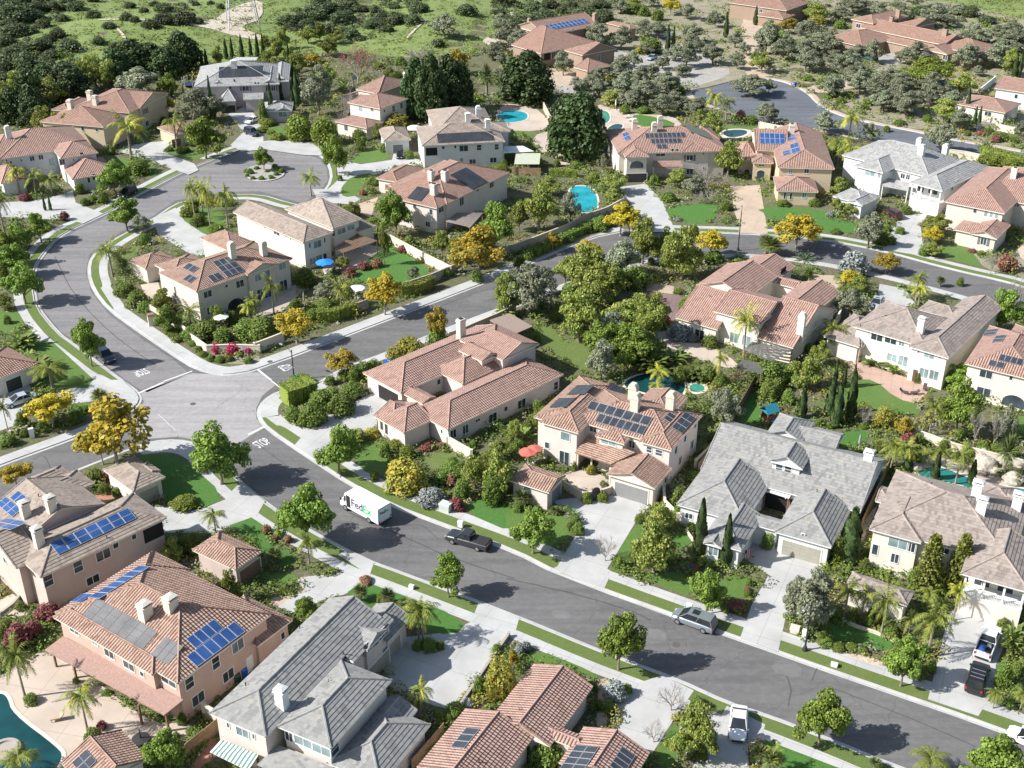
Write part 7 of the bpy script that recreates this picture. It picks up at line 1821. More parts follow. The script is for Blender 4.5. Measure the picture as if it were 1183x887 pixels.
# the parcel van
def parcel_van():
    A, B = G(*q('c7', 62, 243), ROADZ), G(*q('c7', 320, 384), ROADZ)
    d = (A-B).normalized(); n = Vector((-d.y, d.x, 0)); W = 2.3; L = 7.0
    if n.y < 0: n = -n
    c = (A+B)/2+n*W/2; c.z = ROADZ+.01; rz = math.atan2(d.y, d.x)
    root = tag(empty('delivery_van', c, rz), 'white parcel delivery van with purple and green lettering driving past the corner garden', 'delivery van')
    wp = paint('van_white', (.80,.80,.79)); hw = W/2
    b = MB(); prof = [(-3.5,.55,2.75),(1.9,.55,2.75),(2.55,.55,2.62),(2.95,.5,1.75),(3.4,.5,1.45),(3.5,.5,1.1)]
    R2 = [[Vector((x, -hw, z0)), Vector((x, -hw, z1-.08)), Vector((x, -hw+.08, z1)), Vector((x, hw-.08, z1)), Vector((x, hw, z1-.08)), Vector((x, hw, z0))] for x, z0, z1 in prof]
    for i in range(len(R2)-1):
        for k in range(6):
            j = (k+1) % 6; b.face([R2[i][k], R2[i+1][k], R2[i+1][j], R2[i][j]])
    b.face(R2[0]); b.face(R2[-1][::-1]); bo = b.build('body', wp, root)
    for s in (-1, 1):
        t = MB(); t.box((1.55, s*hw-(.012 if s > 0 else -.012)*0-(.01 if s < 0 else -.0), .75), (.75, 0, 0), (0, .012*1, 0), (0, 0, 1.75)); t.build('door_opening', M['hole'], root)
        t = MB(); t.box((2.38, s*(hw+.004)-.004, 1.5), (.3, 0, 0), (0, .01, 0), (0, 0, .75)); t.build('side_window', M['carglass'], root)
        t = MB(); t.tube([Vector((2.75, s*hw, 1.7)), Vector((2.95, s*(hw+.3), 1.75))], .03, 5); t.cbox((2.95, s*(hw+.32), 1.6), .1, .2, .38); t.build('mirror', M['plastic'], root)
        t = MB(); t.box((3.49, s*.8-.18, .72), (.05, 0, 0), (0, .36, 0), (0, 0, .22)); t.build('headlight', M['lamp_white'], root)
        t = MB(); t.box((-3.53, s*1.0-.08, .7), (.04, 0, 0), (0, .16, 0), (0, 0, .3)); t.build('tail_light', M['lamp_red'], root)
        for x in (2.55, -1.75):
            t = MB(); y = s*(hw-.12); t.tube([Vector((x, y-.14, .42)), Vector((x, y+.16, .42))], .42, 16); wo = t.build('wheel', M['tyre'], root)
            m = MB(); m.tube([Vector((x, y+s*.15, .42)), Vector((x, y+s*.175, .42))], .25, 12); m.build('rim', M['rim'], wo)
    t = MB(); t.face([Vector((2.60, -hw+.15, 2.54)), Vector((2.60, hw-.15, 2.54)), Vector((2.965, hw-.15, 1.82)), Vector((2.965, -hw+.15, 1.82))][::-1]); t.build('windscreen', M['carglass'], root)
    t = MB(); t.box((3.46, -hw*.95, .42), (.14, 0, 0), (0, hw*1.9, 0), (0, 0, .22)); t.build('bumper', M['plastic'], root); t = MB(); t.box((-3.62, -hw*.95, .42), (.14, 0, 0), (0, hw*1.9, 0), (0, 0, .16)); t.build('bumper', M['plastic'], root)
    t = MB()
    for a in ((-3.515, -1.0, .65, .04, 2.0, .05), (-3.515, -1.0, 2.5, .04, 2.0, .05), (-3.515, -1.0, .7, .04, .04, 1.8), (-3.515, .96, .7, .04, .04, 1.8)): t.box((a[0], a[1], a[2]), (.02, 0, 0), (0, a[4], 0), (0, 0, a[5]))
    t.build('rear_door_frame', M['rim'], root)
    pur = simple('purple_lettering', (.085,.06,.15), .5, .05); grn = simple('green_lettering', (.03,.48,.12), .5, .05); blu = simple('blue_lettering', (.25,.30,.55), .5, .05)
    def word(txt, mat, o, ax, up, w, h, name):
        me = textmesh(txt, 1.0, .022)
        x0 = min(v.co.x for v in me.vertices); x1 = max(v.co.x for v in me.vertices); y0 = min(v.co.y for v in me.vertices); y1 = max(v.co.y for v in me.vertices)
        for v in me.vertices: v.co = Vector(o)+Vector(ax)*((v.co.x-x0)/(x1-x0)*w)+Vector(up)*((v.co.y-y0)/(y1-y0)*h)
        me.materials.clear(); me.materials.append(mat); me.update()
        link(bpy.data.objects.new(name, me), root)
    for s in (1, -1):
        ax = (-s, 0, 0) if s > 0 else (1, 0, 0)
        # towards the camera the van shows its left side (+y in its own axes)
        y = hw+.012 if s > 0 else -hw-.012
        x0 = 1.35 if s > 0 else -1.75
        word('Fed', pur, (x0, y, 1.2), ax, (0,0,1), 2.1, 1.15, 'lettering'); word('Ex', grn, (x0+ax[0]*2.18, y, 1.2), ax, (0,0,1), 1.55, 1.15, 'lettering')
        word('Ground', blu, (x0+ax[0]*3.3, y, .85), ax, (0,0,1), 1.0, .28, 'lettering') if False else None
    word('Fed', pur, (-3.545, .80, 1.75), (0,-1,0), (0,0,1), .85, .42, 'lettering'); word('Ex', grn, (-3.545, -.10, 1.75), (0,-1,0), (0,0,1), .62, .42, 'lettering')
parcel_van()

# ------------------------------------------------------------------ garden walls and fences
def gwall(fr, pts, h, mat, label, name='garden_wall', cat='wall', t=.22, boards=False, z0=0.0):
    P = [G(*q(fr, *p)) for p in pts]
    N = normals(P, False); b = MB()
    if boards:
        Q = resample(P, .16)
        for i in range(len(Q)-1):
            d = Q[i+1]-Q[i]; n = Vector((-d.y, d.x, 0)).normalized()*.03
            b.box(Q[i]-n+Vector((0,0,-.05)), d*.94, n*2, Vector((0,0,h+.05+rp.uniform(-.03,.03))))
        for p in resample(P, 2.4):
            b.cbox((p.x, p.y+.06, -.05), .1, .1, h, 0)
        for zz in (.35, h-.3):
            for i in range(len(P)-1):
                d = P[i+1]-P[i]; n = Vector((-d.y, d.x, 0)).normalized()*.04; b.box(P[i]+n+Vector((0,0,zz)), d, n, Vector((0,0,.09)))
    else:
        A = [P[i]+N[i]*t/2 for i in range(len(P))]; B = [P[i]-N[i]*t/2 for i in range(len(P))]
        for i in range(len(P)-1):
            for (u, v) in ((A[i], A[i+1]), (B[i+1], B[i])):
                b.face([u+Vector((0,0,-.1)), v+Vector((0,0,-.1)), v+Vector((0,0,h)), u+Vector((0,0,h))])
            c1 = [A[i]+N[i]*.05, A[i+1]+N[i+1]*.05, B[i+1]-N[i+1]*.05, B[i]-N[i]*.05]
            if (c1[1]-c1[0]).cross(c1[2]-c1[0]).z < 0: c1.reverse()
            lo = [x+Vector((0,0,h)) for x in c1]; hi = [x+Vector((0,0,h+.1)) for x in c1]
            b.face(hi); b.face(lo[::-1])
            for k in range(4): j = (k+1) % 4; b.face([lo[k], lo[j], hi[j], hi[k]])
        b.cbox((P[0].x, P[0].y, -.1), t+.16, t+.16, h+.28, 0); b.cbox((P[-1].x, P[-1].y, -.1), t+.16, t+.16, h+.28, 0)
    o = b.build(name, M[mat]); tag(o, label, cat)
for a in (
 ('r5', [(605,238),(760,322),(890,388)], 1.8, 'stucco_cream', 'long cream wall behind the fenced back lawn below the pale pink house'),
 ('r5', [(690,458),(800,422),(900,380),(940,366)], 1.7, 'stucco_grey', 'grey-tan wall along the street below the fenced back lawn'),
 ('r5', [(295,602),(420,572),(512,537)], 1.7, 'stucco_grey', 'grey-tan wall behind the hedge between the two yellow street trees'),
 ('r5', [(0,740),(60,718),(125,692)], 1.7, 'stucco_cream', 'cream wall by the street lamp at the corner of the bending street'),
 ('r4', [(690,560),(830,645),(880,695),(945,742),(1050,738),(1183,742)], 1.4, 'stucco_cream', 'cream garden wall rounding the street bend below the sand-coloured house'),
 ('r6', [(-60,305),(0,287),(130,237),(270,182),(340,142),(440,107),(520,62)], 1.5, 'stucco_wall', 'curving tan retaining wall below the turquoise pool'),
 ('r9', [(878,300),(985,362)], 1.6, 'stucco_cream', 'short cream wall at the right end of the courtyard house'),
 ('r5', [(890,692),(1000,642),(1100,600),(1183,560)], 1.6, 'stucco_wall', 'tan wall along the street behind the courtyard house'),
 ('r10', [(940,290),(900,350),(840,410)], 1.7, 'stucco_wall', 'tan side wall between the blush house and the slate-grey house'),
 ('r10', [(690,500),(700,590),(760,650)], 1.5, 'stucco_cream', 'stepped cream wall right of the grey garage door'),
 ('r10', [(235,490),(330,545),(372,540)], 1.2, 'stucco_wall', 'curved courtyard wall left of the arched gate'), ('r10', [(405,535),(450,520),(470,490)], 1.2, 'stucco_wall', 'curved courtyard wall right of the arched gate'),
 ('r12', [(935,655),(1000,695)], 1.7, 'stucco_cream', 'short cream wall between the salmon house and the slate-grey roof'),
 ('b7', [(690,225),(800,240),(905,262)], 1.7, 'stucco_cream', 'cream back wall behind the white house along the upper road'),
 ('c4', [(912,580),(1000,508)], 1.8, 'white', 'white slanting wall in the upper right gardens'), ('c4', [(895,795),(1000,795),(1122,822)], 1.6, 'stucco_cream', 'cream front wall before the small cream house'),
 ('b5', [(1018,480),(1128,495),(1082,590)], 1.7, 'stucco_cream', 'cream corner wall right of the stepped rose-tiled house'),
 ('r11', [(670,250),(860,320),(1020,360),(1183,400)], 1.2, 'stucco_cream', 'cream retaining wall behind the green pool'),
 ('r8', [(50,250),(125,228)], .7, 'stucco_wall', 'low tan wall beside the white utility cabinet'), ('r2', [(150,500),(182,565)], 1.8, 'stucco_wall', 'tan wall beside the far blue pool'),
 ('r3', [(-20,585),(80,605)], 1.6, 'stucco_cream', 'cream wall behind the ochre villa chimney'), ('r2', [(1130,585),(1200,600)], 1.4, 'stucco_cream', 'cream wall beside the oval spa terrace'),
 ('r12', [(0,195),(60,150),(110,90)], .35, 'stucco_grey', 'low kerb wall beside the cream gable at the left edge')):
    gwall(*a)
gwall('r13', [(935,610),(1050,440),(1155,290)], .45, 'stucco_grey', 'low concrete edging wall beside the bottom driveway', t=.18); gwall('r15', [(360,222),(420,250),(500,275),(590,312)], .3, 'stucco_cream', 'low curved edging wall round the palm lawn', t=.16); gwall('r10', [(800,690),(850,760),(960,800)], .3, 'stucco_cream', 'low curved edging wall below the cypress pair', t=.16)
for fr, pts, m, lab in (('r10', [(1110,20),(1050,130),(1000,205)], 'wood_dk', 'brown board fence between the pool garden and the play lawn'), ('r11', [(570,395),(505,535),(440,680)], 'wood', 'cedar board fence between the two big roofs on the right'),
  ('r12', [(850,842),(1000,722)], 'wood', 'cedar fence below the salmon house'), ('r13', [(715,910),(858,745)], 'wood', 'cedar fence beside the rose-tiled house at the bottom'), ('b7', [(908,292),(805,462),(692,618)], 'wood_dk', 'brown board fence left of the rose-roofed house at the upper right'),
  ('r9', [(1183,470),(1140,520)], 'wood_dk', 'short board fence near the pink flowering bush'), ('a7', [(270,245),(200,340),(160,390)], 'wood', 'curving cedar fence along the side of the slate-grey house'), ('b3', [(985,545),(1075,548),(1180,550)], 'wood', 'rail fence below the sage canopy')):
    gwall(fr, pts, 1.8, m, lab, 'board_fence', 'fence', boards=True)

# ------------------------------------------------------------------ pools
def pool(fr, pts, water, label, coping='stucco_cream', sm=2, wid=.4):
    P = smooth([G(*q(fr, *p)) for p in pts], sm, True); c = sum(P, Vector())/len(P); sg = 1 if area2(P) > 0 else -1
    root = tag(empty('swimming_pool', c), label, 'pool')
    SHEETS.append([v+(v-c)*.06 for v in P])
    o = polysheet('water', P, .05, water, None, None, parent=root, org=c)
    b = MB(); band(b, P, 0, wid, .06, .06, sg, True)
    for d in (0, wid):
        N = normals(P, True)
        for i in range(len(P)):
            j = (i+1) % len(P); u, v = P[i]+N[i]*d*sg, P[j]+N[j]*d*sg
            b.face([Vector((u.x,u.y,0)), Vector((v.x,v.y,0)), Vector((v.x,v.y,.06)), Vector((u.x,u.y,.06))])
    b.build('coping', M[coping], root, c)
pool('r12', [(-160,560),(0,545),(35,565),(55,640),(270,800),(287,840),(240,920),(-160,960)], 'water_deep', 'deep green-blue pool at the lower left edge of the cream patio')
pool('r6', [(262,-20),(370,-20),(398,40),(392,92),(330,106),(275,70)], 'water_blue', 'small turquoise pool beside the feathery tree')
pool('r10', [(500,20),(560,-20),(650,-40),(780,-20),(800,30),(770,78),(680,72),(590,50)], 'water_deep', 'dark pool behind the blush house'); pool('r10', [(815,20),(850,10),(885,25),(880,48),(840,55),(815,42)], 'water_green', 'round spa beside the dark pool', 'stucco_cream', 2, .5)
pool('r11', [(690,405),(800,390),(900,430),(1010,475),(1183,490),(1260,520),(1240,600),(1080,540),(960,490),(800,455),(705,432)], 'water_teal', 'teal lagoon pool among rocks and palms behind the tan-roofed house')
pool('r2', [(-60,505),(70,505),(82,545),(0,560),(-60,560)], 'water_blue', 'far blue pool behind the white house terrace'); pool('r2', [(395,505),(445,505),(455,545),(430,568),(405,555)], 'water_green', 'pale green pool beside the big dark tree'); pool('r2', [(430,595),(470,562),(522,568),(480,605)], 'water_deep', 'small shaded pool left of the tan house with three panel rows')
pool('r2', [(955,605),(1005,590),(1080,592),(1075,615),(1000,630)], 'water_deep', 'shaded oval spa terrace between the two upper villas', 'stucco_cream', 2, .8)
c = G(*q('r12', 25, 812)); b = MB(); b.lathe((c.x, c.y, 0), [(1.5,0),(1.5,.35),(1.15,.37),(1.1,.2),(.1,.2)], 22); o = b.build('spa_ring', M['stucco_grey']); tag(o, 'round stone spa ring standing in the lower left pool', 'spa')
# boulders round the lagoon
for i, (x, y, s, lab) in enumerate(((1010,400,1.6,'largest pale boulder at the lagoon edge'), (985,345,1.1,'tall pale boulder left of the largest one at the lagoon'), (1130,462,1.3,'tan boulder on the lagoon side near the right edge'), (690,405,.8,'small pink boulder at the left tip of the lagoon'), (1050,420,.9,'grey boulder right of the largest one at the lagoon'), (985,420,.8,'low boulder in front of the largest one at the lagoon'))):
    p = G(*q('r11', x, y)); bm = bmesh.new(); bmesh.ops.create_icosphere(bm, subdivisions=3, radius=1)
    for v in bm.verts: v.co = v.co*(1+.28*noise.noise(v.co*1.3+Vector((i*7,0,0))))*s; v.co.z = v.co.z*.8+s*.35
    me = bpy.data.meshes.new('boulder'); bm.to_mesh(me); bm.free(); me.materials.append(simple('boulder_stone', (.42,.36,.30), .9, .3, 2)); o = link(bpy.data.objects.new('boulder', me)); o.location = p; tag(o, lab, 'boulder', 'lagoon boulders')

# ------------------------------------------------------------------ street furniture
def lamp(fr, base, top, arm, label):
    P = G(*q(fr, *base)); h = height_at(P, q(fr, *top)[1]); root = tag(empty('street_lamp', P), label, 'street lamp', 'street lamps')
    b = MB(); b.lathe((0,0,0), [(.32,0),(.30,.12),(.2,.5),(.11,.7),(.08,h)], 12); b.build('pole', M['dark'], root)
    a = MB(); e = Vector((arm[0], arm[1], .35)); a.tube([Vector((0,0,h-.5)), Vector((0,0,h))+e*.5, Vector((0,0,h))+e], [.05,.045,.04], 6); a.build('arm', M['dark'], root)
    l = MB(); k = Vector((0,0,h))+e; u = Vector((arm[0], arm[1], 0)).normalized(); l.taper((k.x+u.x*.3, k.y+u.y*.3, k.z-.12), .75, .3, .6, .2, .16, math.atan2(u.y, u.x)); l.build('lamp_head', M['rim'], root)
lamp('p', (339.8,437.5), (336,404), (-1.5,1.2), 'black street lamp at the stop marking on the cross street'); lamp('p', (929.7,751), (938.2,696), (-.9,-1.2), 'tall black street lamp on the parkway by the palm lawn'); lamp('p', (852.5,288.5), (856.5,244), (.3,1.6), 'street lamp on the upper street beside the tan driveway'); lamp('p', (1063,287), (1064,246), (0,-1.4), 'slim street lamp by the driveway of the white house') if False else None
def post_sign(fr, base, top, kind, label, name='road_sign', face=(0,-1)):
    P = G(*q(fr, *base)); h = max(2.2, height_at(P, q(fr, *top)[1])); root = tag(empty(name, P, math.atan2(face[1], face[0])+math.pi/2), label, 'sign')
    b = MB(); b.tube([(0,0,0), (0,0,h)], .04, 6); b.build('post', M['rim'], root)
    s = MB()
    if kind == 'oct':
        f = [Vector((.38*math.cos(math.pi/8+k*math.pi/4), -.05, h-.3+.38*math.sin(math.pi/8+k*math.pi/4))) for k in range(8)]
        s.face(f); s.face([p+Vector((0,.02,0)) for p in f][::-1])
        for k in range(8): s.face([f[(k+1) % 8], f[k], f[k]+Vector((0,.02,0)), f[(k+1) % 8]+Vector((0,.02,0))])
        s.build('sign_plate', M['rim'], root)
    else:
        s.box((-.55, -.02, h-.1), (1.1,0,0), (0,.04,0), (0,0,.26)); s.box((-.02, -.55, h+.18), (.04,0,0), (0,1.1,0), (0,0,.26)); s.build('sign_plate', simple('sign_green', (.02,.30,.16), .4, .1), root)
post_sign('r5', (185,905), (165,875), 'street', 'green street-name sign above the clipped hedge at the intersection', 'street_sign'); post_sign('r4', (1118,765), (1118,710), 'oct', 'grey back of a road sign on the corner by the magenta bushes')
def box_thing(name, fr, px, dims, mat, label, cat, rz=.5, taper=.92, lid=None, z=0.02):
    P = G(*q(fr, *px)); root = tag(empty(name, (P.x, P.y, z), rz), label, cat); a, b_, h = dims
    m = MB(); m.taper((0,0,0), a*taper, b_*taper, a, b_, h*.88); m.build('body', M[mat] if isinstance(mat, str) else mat, root)
    m = MB(); m.taper((0,0,h*.88), a*1.06, b_*1.06, a*.98, b_*.9, h*.12); m.build('lid', M[lid or mat] if isinstance(lid or mat, str) else (lid or mat), root)
    return root
blue = simple('bin_blue', (.02,.09,.42), .45, .1); bing = simple('bin_dark_green', (.03,.06,.045), .5, .1)
for fr, x, y, m, lab in (('a5',135,365,blue,'blue bin beside the courtyard house garage'), ('a5',160,355,bing,'dark bin right of the blue bin at the courtyard house'), ('b6',5,425,blue,'blue bin by the yellow palm at the rose patio house'), ('b7',725,632,blue,'blue bin at the foot of the brown board fence'), ('r3',138,392,blue,'blue bin at the kerb of the upper road'), ('r3',158,395,bing,'dark bin beside the blue one at the upper road'), ('a2',955,632,blue,'blue bin against the salmon wall'), ('a2',925,660,bing,'dark bin left of the blue one at the salmon wall')):
    box_thing('wheelie_bin', fr, (x, y), (.7,.8,1.1), m, lab, 'bin')
pg = simple('utility_pale_green', (.48,.54,.48), .6, .08)
box_thing('utility_cabinet', 'r8', (148,258), (.7,.5,1.5), 'white', 'white utility cabinet beside the west street sidewalk', 'cabinet', .4); box_thing('utility_cabinet', 'r9', (868,588), (1.5,1.1,1.1), pg, 'pale green utility box between the silver bush and the small reddish bush', 'cabinet', -.5); box_thing('utility_cabinet', 'r15', (318,424), (.7,.5,.4), 'white', 'small white utility box on the parkway right of the tall lamp', 'cabinet', -.4)
box_thing('mailbox', 'r15', (180,295), (.5,.5,1.1), 'white', 'white drum beside the tall black street lamp', 'mailbox', -.4); box_thing('mailbox', 'r14', (812,168), (.7,.4,.9), 'white', 'white mailbox unit beside the silver minivan', 'mailbox', -.4); box_thing('mailbox', 'r9', (935,665), (.7,.4,.9), 'white', 'white mailbox unit behind the dark grey pickup', 'mailbox', -.4); box_thing('mailbox', 'r13', (712,70), (.6,.4,.5), 'white', 'white mailbox unit on the parkway by the small palms', 'mailbox', -.4)
box_thing('planter', 'r15', (138,268), (1.0,1.0,.7), 'stucco_cream', 'square cream planter with orange flowers at the driveway edge', 'planter', -.4, .85)
box_thing('gate_pillar', 'b1', (152,740), (1.1,1.1,2.0), 'stucco_cream', 'cream gate pillar with a tiled cap at the street bend', 'pillar', .4, 1.0, RB)
def parasol(fr, px, rad, h, mat, label, closed=False, table=True):
    P = G(*q(fr, *px)); root = tag(empty('parasol', P), label, 'parasol', 'garden parasols'); b = MB(); b.tube([(0,0,0), (0,0,h)], .035, 6); b.lathe((0,0,0), [(.3,0),(.3,.08),(.05,.1)], 10); b.build('pole', M['white'], root); c = MB()
    if closed: c.lathe((0,0,h*.45), [(.10,0),(.2,.25),(.14,h*.4),(.02,h*.58)], 8)
    else:
        n = 8
        for k in range(n):
            a0, a1 = 2*math.pi*k/n, 2*math.pi*(k+1)/n; e0 = Vector((rad*math.cos(a0), rad*math.sin(a0), h-rad*.28)); e1 = Vector((rad*math.cos(a1), rad*math.sin(a1), h-rad*.28)); m = (e0+e1)/2+Vector((0,0,.07)); t = Vector((0,0,h+.05))
            c.face([t, e0, m]); c.face([t, m, e1]); c.face([e0, e0-Vector((0,0,.18)), m-Vector((0,0,.18)), m]); c.face([m, m-Vector((0,0,.18)), e1-Vector((0,0,.18)), e1])
    c.build('canopy', mat, root)
cb = simple('parasol_blue', (.02,.22,.62), .7, .06); cr_ = simple('parasol_coral', (.46,.12,.09), .8, .08); cw = simple('parasol_white', (.72,.72,.70), .8, .06); cg = simple('parasol_grey', (.30,.30,.32), .8, .1)
parasol('r5', (320,378), 1.7, 2.7, cb, 'open blue parasol on the terrace of the cream house'); parasol('r10', (78,385), 1.25, 2.5, cr_, 'coral red parasol nearest the blush house wall'); parasol('r10', (108,372), 1.1, 2.5, cr_, 'second coral red parasol, right behind the nearer one'); parasol('b1', (632,760), 1.3, 2.4, cw, 'white pointed canopy in the garden of the sand-coloured house'); parasol('r5', (465,490), 1.5, 2.3, cw, 'open white parasol beside the yellow street tree'); parasol('r5', (225,535), .3, 3.0, cg, 'closed grey parasol beside the pale fountain terrace', True); parasol('r11', (427,325), .3, 2.9, cg, 'closed grey parasol on the lawn beside the white chimney', True); parasol('r2', (1000,0), .3, 2.0, cg, 'x', True) if False else None
parasol('r2', (478,500), .3, 2.8, cw, 'closed white parasol at the pale green pool', True); parasol('c2', (960,880), 1.2, 2.4, cw, 'x') if False else None
# dark covered table and chairs on the cream patio
P = G(*q('c6', 745, 360)); t = MB(); t.lathe((0,0,0), [(.95,0),(1.0,.35),(.9,.72),(.2,.8)], 14); root = tag(empty('patio_table', P), 'round patio table under a black cover left of the broadleaf tree', 'table'); t.build('cover', M['plastic'], root); t = MB(); t.tube([(0,0,.75), (0,0,1.9)], [.09,.05], 6); t.build('pole', M['plastic'], root)
def lounger(fr, px, rz, mat, label, grp):
    P = G(*q(fr, *px)); root = tag(empty('sun_lounger', (P.x, P.y, .03), rz), label, 'lounger', grp); root.scale = (.72,.85,1); b = MB(); b.box((-.95,-.33,.3), (1.3,0,0), (0,.66,0), (0,0,.12)); b.build('seat', mat, root)
    b = MB(); b.box((.35,-.33,.3), (.6,0,.38), (0,.66,0), (-.06,0,.1)); b.build('backrest', mat, root)
    for x in (-.8, .25):
        for y in (-.28, .28): b = MB(); b.cbox((x,y,0), .06,.06,.3); b.build('leg', M['dark'], root)
dk = simple('dark_wicker', (.07,.05,.05), .8, .2)
lounger('b6', (385,755), 2.6, dk, 'single dark lounger at the left end on the rose patio', 'rose patio loungers'); lounger('b6', (452,760), .1, dk, 'middle dark lounger on the rose patio', 'rose patio loungers'); lounger('b6', (512,730), 1.2, dk, 'right dark lounger nearest the green bush on the rose patio', 'rose patio loungers')
lp = simple('pale_cushion', (.55,.50,.45), .9, .1)
for i, (x, y) in enumerate(((500,505),(515,520),(530,537),(545,552))): lounger('r2', (x, y), .5, lp, '%s pale lounger in the row beside the small lawn' % ['farthest', 'second farthest', 'second nearest', 'nearest'][i], 'pale pool loungers')
lounger('c6', (305,235), .3, simple('beige_cushion', (.45,.35,.25), .9, .1), 'beige lounger alone on the cream patio by the lower left pool', 'patio loungers')
# play set
P = G(*q('a7', 520, 135)); root = tag(empty('play_set', P, .5), 'wooden play set with a teal canopy and blue slide on the shaded lawn', 'play set'); red = simple('redwood', (.24,.10,.06), .8, .15)
for x in (-.8, .8):
    for y in (-.7, .7): b = MB(); b.cbox((x,y,0), .12,.12,2.5); b.build('post', red, root)
b = MB(); b.cbox((0,0,1.2), 1.8,1.6,.12); b.cbox((0,-.75,1.32), 1.7,.06,.6); b.cbox((0,.75,1.32), 1.7,.06,.6); b.build('platform', red, root)
b = MB(); b.face([Vector((-1.1,-1.0,2.4)), Vector((1.1,-1.0,2.4)), Vector((1.1,0,3.4)), Vector((-1.1,0,3.4))]); b.face([Vector((1.1,1.0,2.4)), Vector((-1.1,1.0,2.4)), Vector((-1.1,0,3.4)), Vector((1.1,0,3.4))]); b.face([Vector((-1.1,-1,2.38)), Vector((-1.1,1,2.38)), Vector((1.1,1,2.38)), Vector((1.1,-1,2.38))]); b.build('canopy', simple('teal_canvas', (.02,.22,.28), .8, .08), root)
b = MB()
for s in range(6): b.box((-.2-.0*s, -.8-.5*s, 1.25-.22*s), (.5,0,0), (0,-.52,-.22), (0,.0,.05))
b.build('slide', simple('slide_blue', (.03,.18,.45), .35, .05), root)
b = MB(); b.tube([(.8,0,2.3), (3.2,0,2.3)], .07, 6); b.tube([(3.2,0,2.3), (3.2,-1,0)], .06, 6); b.tube([(3.2,0,2.3), (3.2,1,0)], .06, 6); b.build('swing_beam', red, root)
for x in (1.6, 2.4): b = MB(); b.tube([(x,-.2,2.3), (x,-.2,.5)], .015, 4); b.tube([(x,.2,2.3), (x,.2,.5)], .015, 4); b.cbox((x,0,.46), .2,.5,.05); b.build('swing', M['plastic'], root)
# basketball hoop, trampoline, flag, gazebo
P = G(*q('c2', 285, 330)); root = tag(empty('basketball_hoop', P, .5), 'basketball hoop with a clear backboard below the red tree', 'hoop'); b = MB(); b.tube([(0,0,0), (0,0,2.8), (0,-.8,3.2)], .07, 6); b.build('post', M['dark'], root); b = MB(); b.box((-.7,-.85,2.9), (1.4,0,0), (0,.05,0), (0,0,1.0)); b.build('backboard', M['glass_pale'], root); b = MB(); b.tube([Vector((.23*math.cos(k*.63), -1.12+.23*math.sin(k*.63), 3.05)) for k in range(11)], .02, 4); b.build('rim', simple('orange_rim', (.5,.12,.03), .5, .1), root)
P = G(*q('c1', 45, 440)); root = tag(empty('trampoline', P), 'round dark trampoline with white poles left of the grey house', 'trampoline'); b = MB(); b.lathe((0,0,.7), [(2.2,0),(2.2,.06),(.1,.05)], 20); b.build('bed', simple('trampoline_blue', (.02,.035,.08), .6, .1), root)
for k in range(6): b = MB(); b.tube([(2.2*math.cos(k*1.047), 2.2*math.sin(k*1.047), 0), (2.2*math.cos(k*1.047), 2.2*math.sin(k*1.047), 2.6)], .05, 5); b.build('pole', M['white'], root)
P = G(*q('a7', 408, 850)); root = tag(empty('garden_flag', P), 'small striped flag on a stand by the entry of the slate-grey house', 'flag'); b = MB(); b.tube([(0,0,0), (0,0,2.1), (-.2,-.1,2.3)], .025, 5); b.build('pole', M['rim'], root); fr_ = simple('flag_red', (.45,.03,.04), .8, .05); fw_ = simple('flag_white', (.75,.74,.72), .8, .05); fb_ = simple('flag_blue', (.03,.05,.22), .8, .05)
b = MB()
for k in range(7): b.box((-.35+k*.1, -.14+.03*(k % 2), .95), (.1,0,0), (0,.02,0), (0,0,1.2 if k > 2 else .7), mi=k % 2)
b.box((-.35, -.15, 1.65), (.3,0,0), (0,.05,0), (0,0,.5), mi=2); b.build('cloth', [fr_, fw_, fb_], root)
P = G(*q('b3', 322, 295)); root = tag(empty('gazebo', P, 0), 'small white-topped gazebo right of the little white garage', 'gazebo'); b = MB(); b.taper((0,0,2.5), 3.6,3.2,1.2,1.0,.7); b.build('canopy', cw, root)
for x in (-1.5, 1.5):
    for y in (-1.3, 1.3): b = MB(); b.cbox((x,y,0), .12,.12,2.5); b.build('post', M['timber'], root)
# lattice pylon above the dirt clearing
P = GH(281, 30); root = tag(empty('transmission_tower', P, .3), 'steel lattice transmission tower on the dirt clearing at the top edge', 'pylon'); b = MB(); Wd = 5.0; H_ = 42
lv = [0, 7, 13, 19, 24, 28, 32, 36, 42]
cor = [(-1,-1),(1,-1),(1,1),(-1,1)]
pt = lambda k, z: Vector((cor[k][0]*Wd*(1-z/H_*.9), cor[k][1]*Wd*(1-z/H_*.9), z))
for k in range(4):
    b.tube([pt(k, z) for z in lv], .16, 4)
    for a, c2 in zip(lv, lv[1:]):
        b.tube([pt(k, a), pt((k+1) % 4, c2)], .07, 3); b.tube([pt((k+1) % 4, a), pt(k, c2)], .07, 3); b.tube([pt(k, c2), pt((k+1) % 4, c2)], .07, 3)
for z in (30, 36): b.tube([Vector((-9,0,z)), Vector((0,0,z+1)), Vector((9,0,z))], .12, 4)
b.build('lattice_frame', simple('galvanised_steel', (.42,.43,.44), .5, .1), root)
# arched gate in the courtyard wall
P = G(*q('r10', 388, 545)); root = tag(empty('arched_gate', P, .25), 'dark arched gate between two clipped bushes in the courtyard wall', 'gate'); b = MB(); f = [Vector((-.55,0,0)), Vector((.55,0,0)), Vector((.55,0,1.5))]+[Vector((.55*math.cos(math.pi*k/8), 0, 1.5+.5*math.sin(math.pi*k/8))) for k in range(1,8)]+[Vector((-.55,0,1.5))]
b.face(f); b.face([p+Vector((0,.1,0)) for p in f][::-1])
for i in range(len(f)): j = (i+1) % len(f); b.face([f[j], f[i], f[i]+Vector((0,.1,0)), f[j]+Vector((0,.1,0))])
b.build('gate_leaf', M['dark'], root)
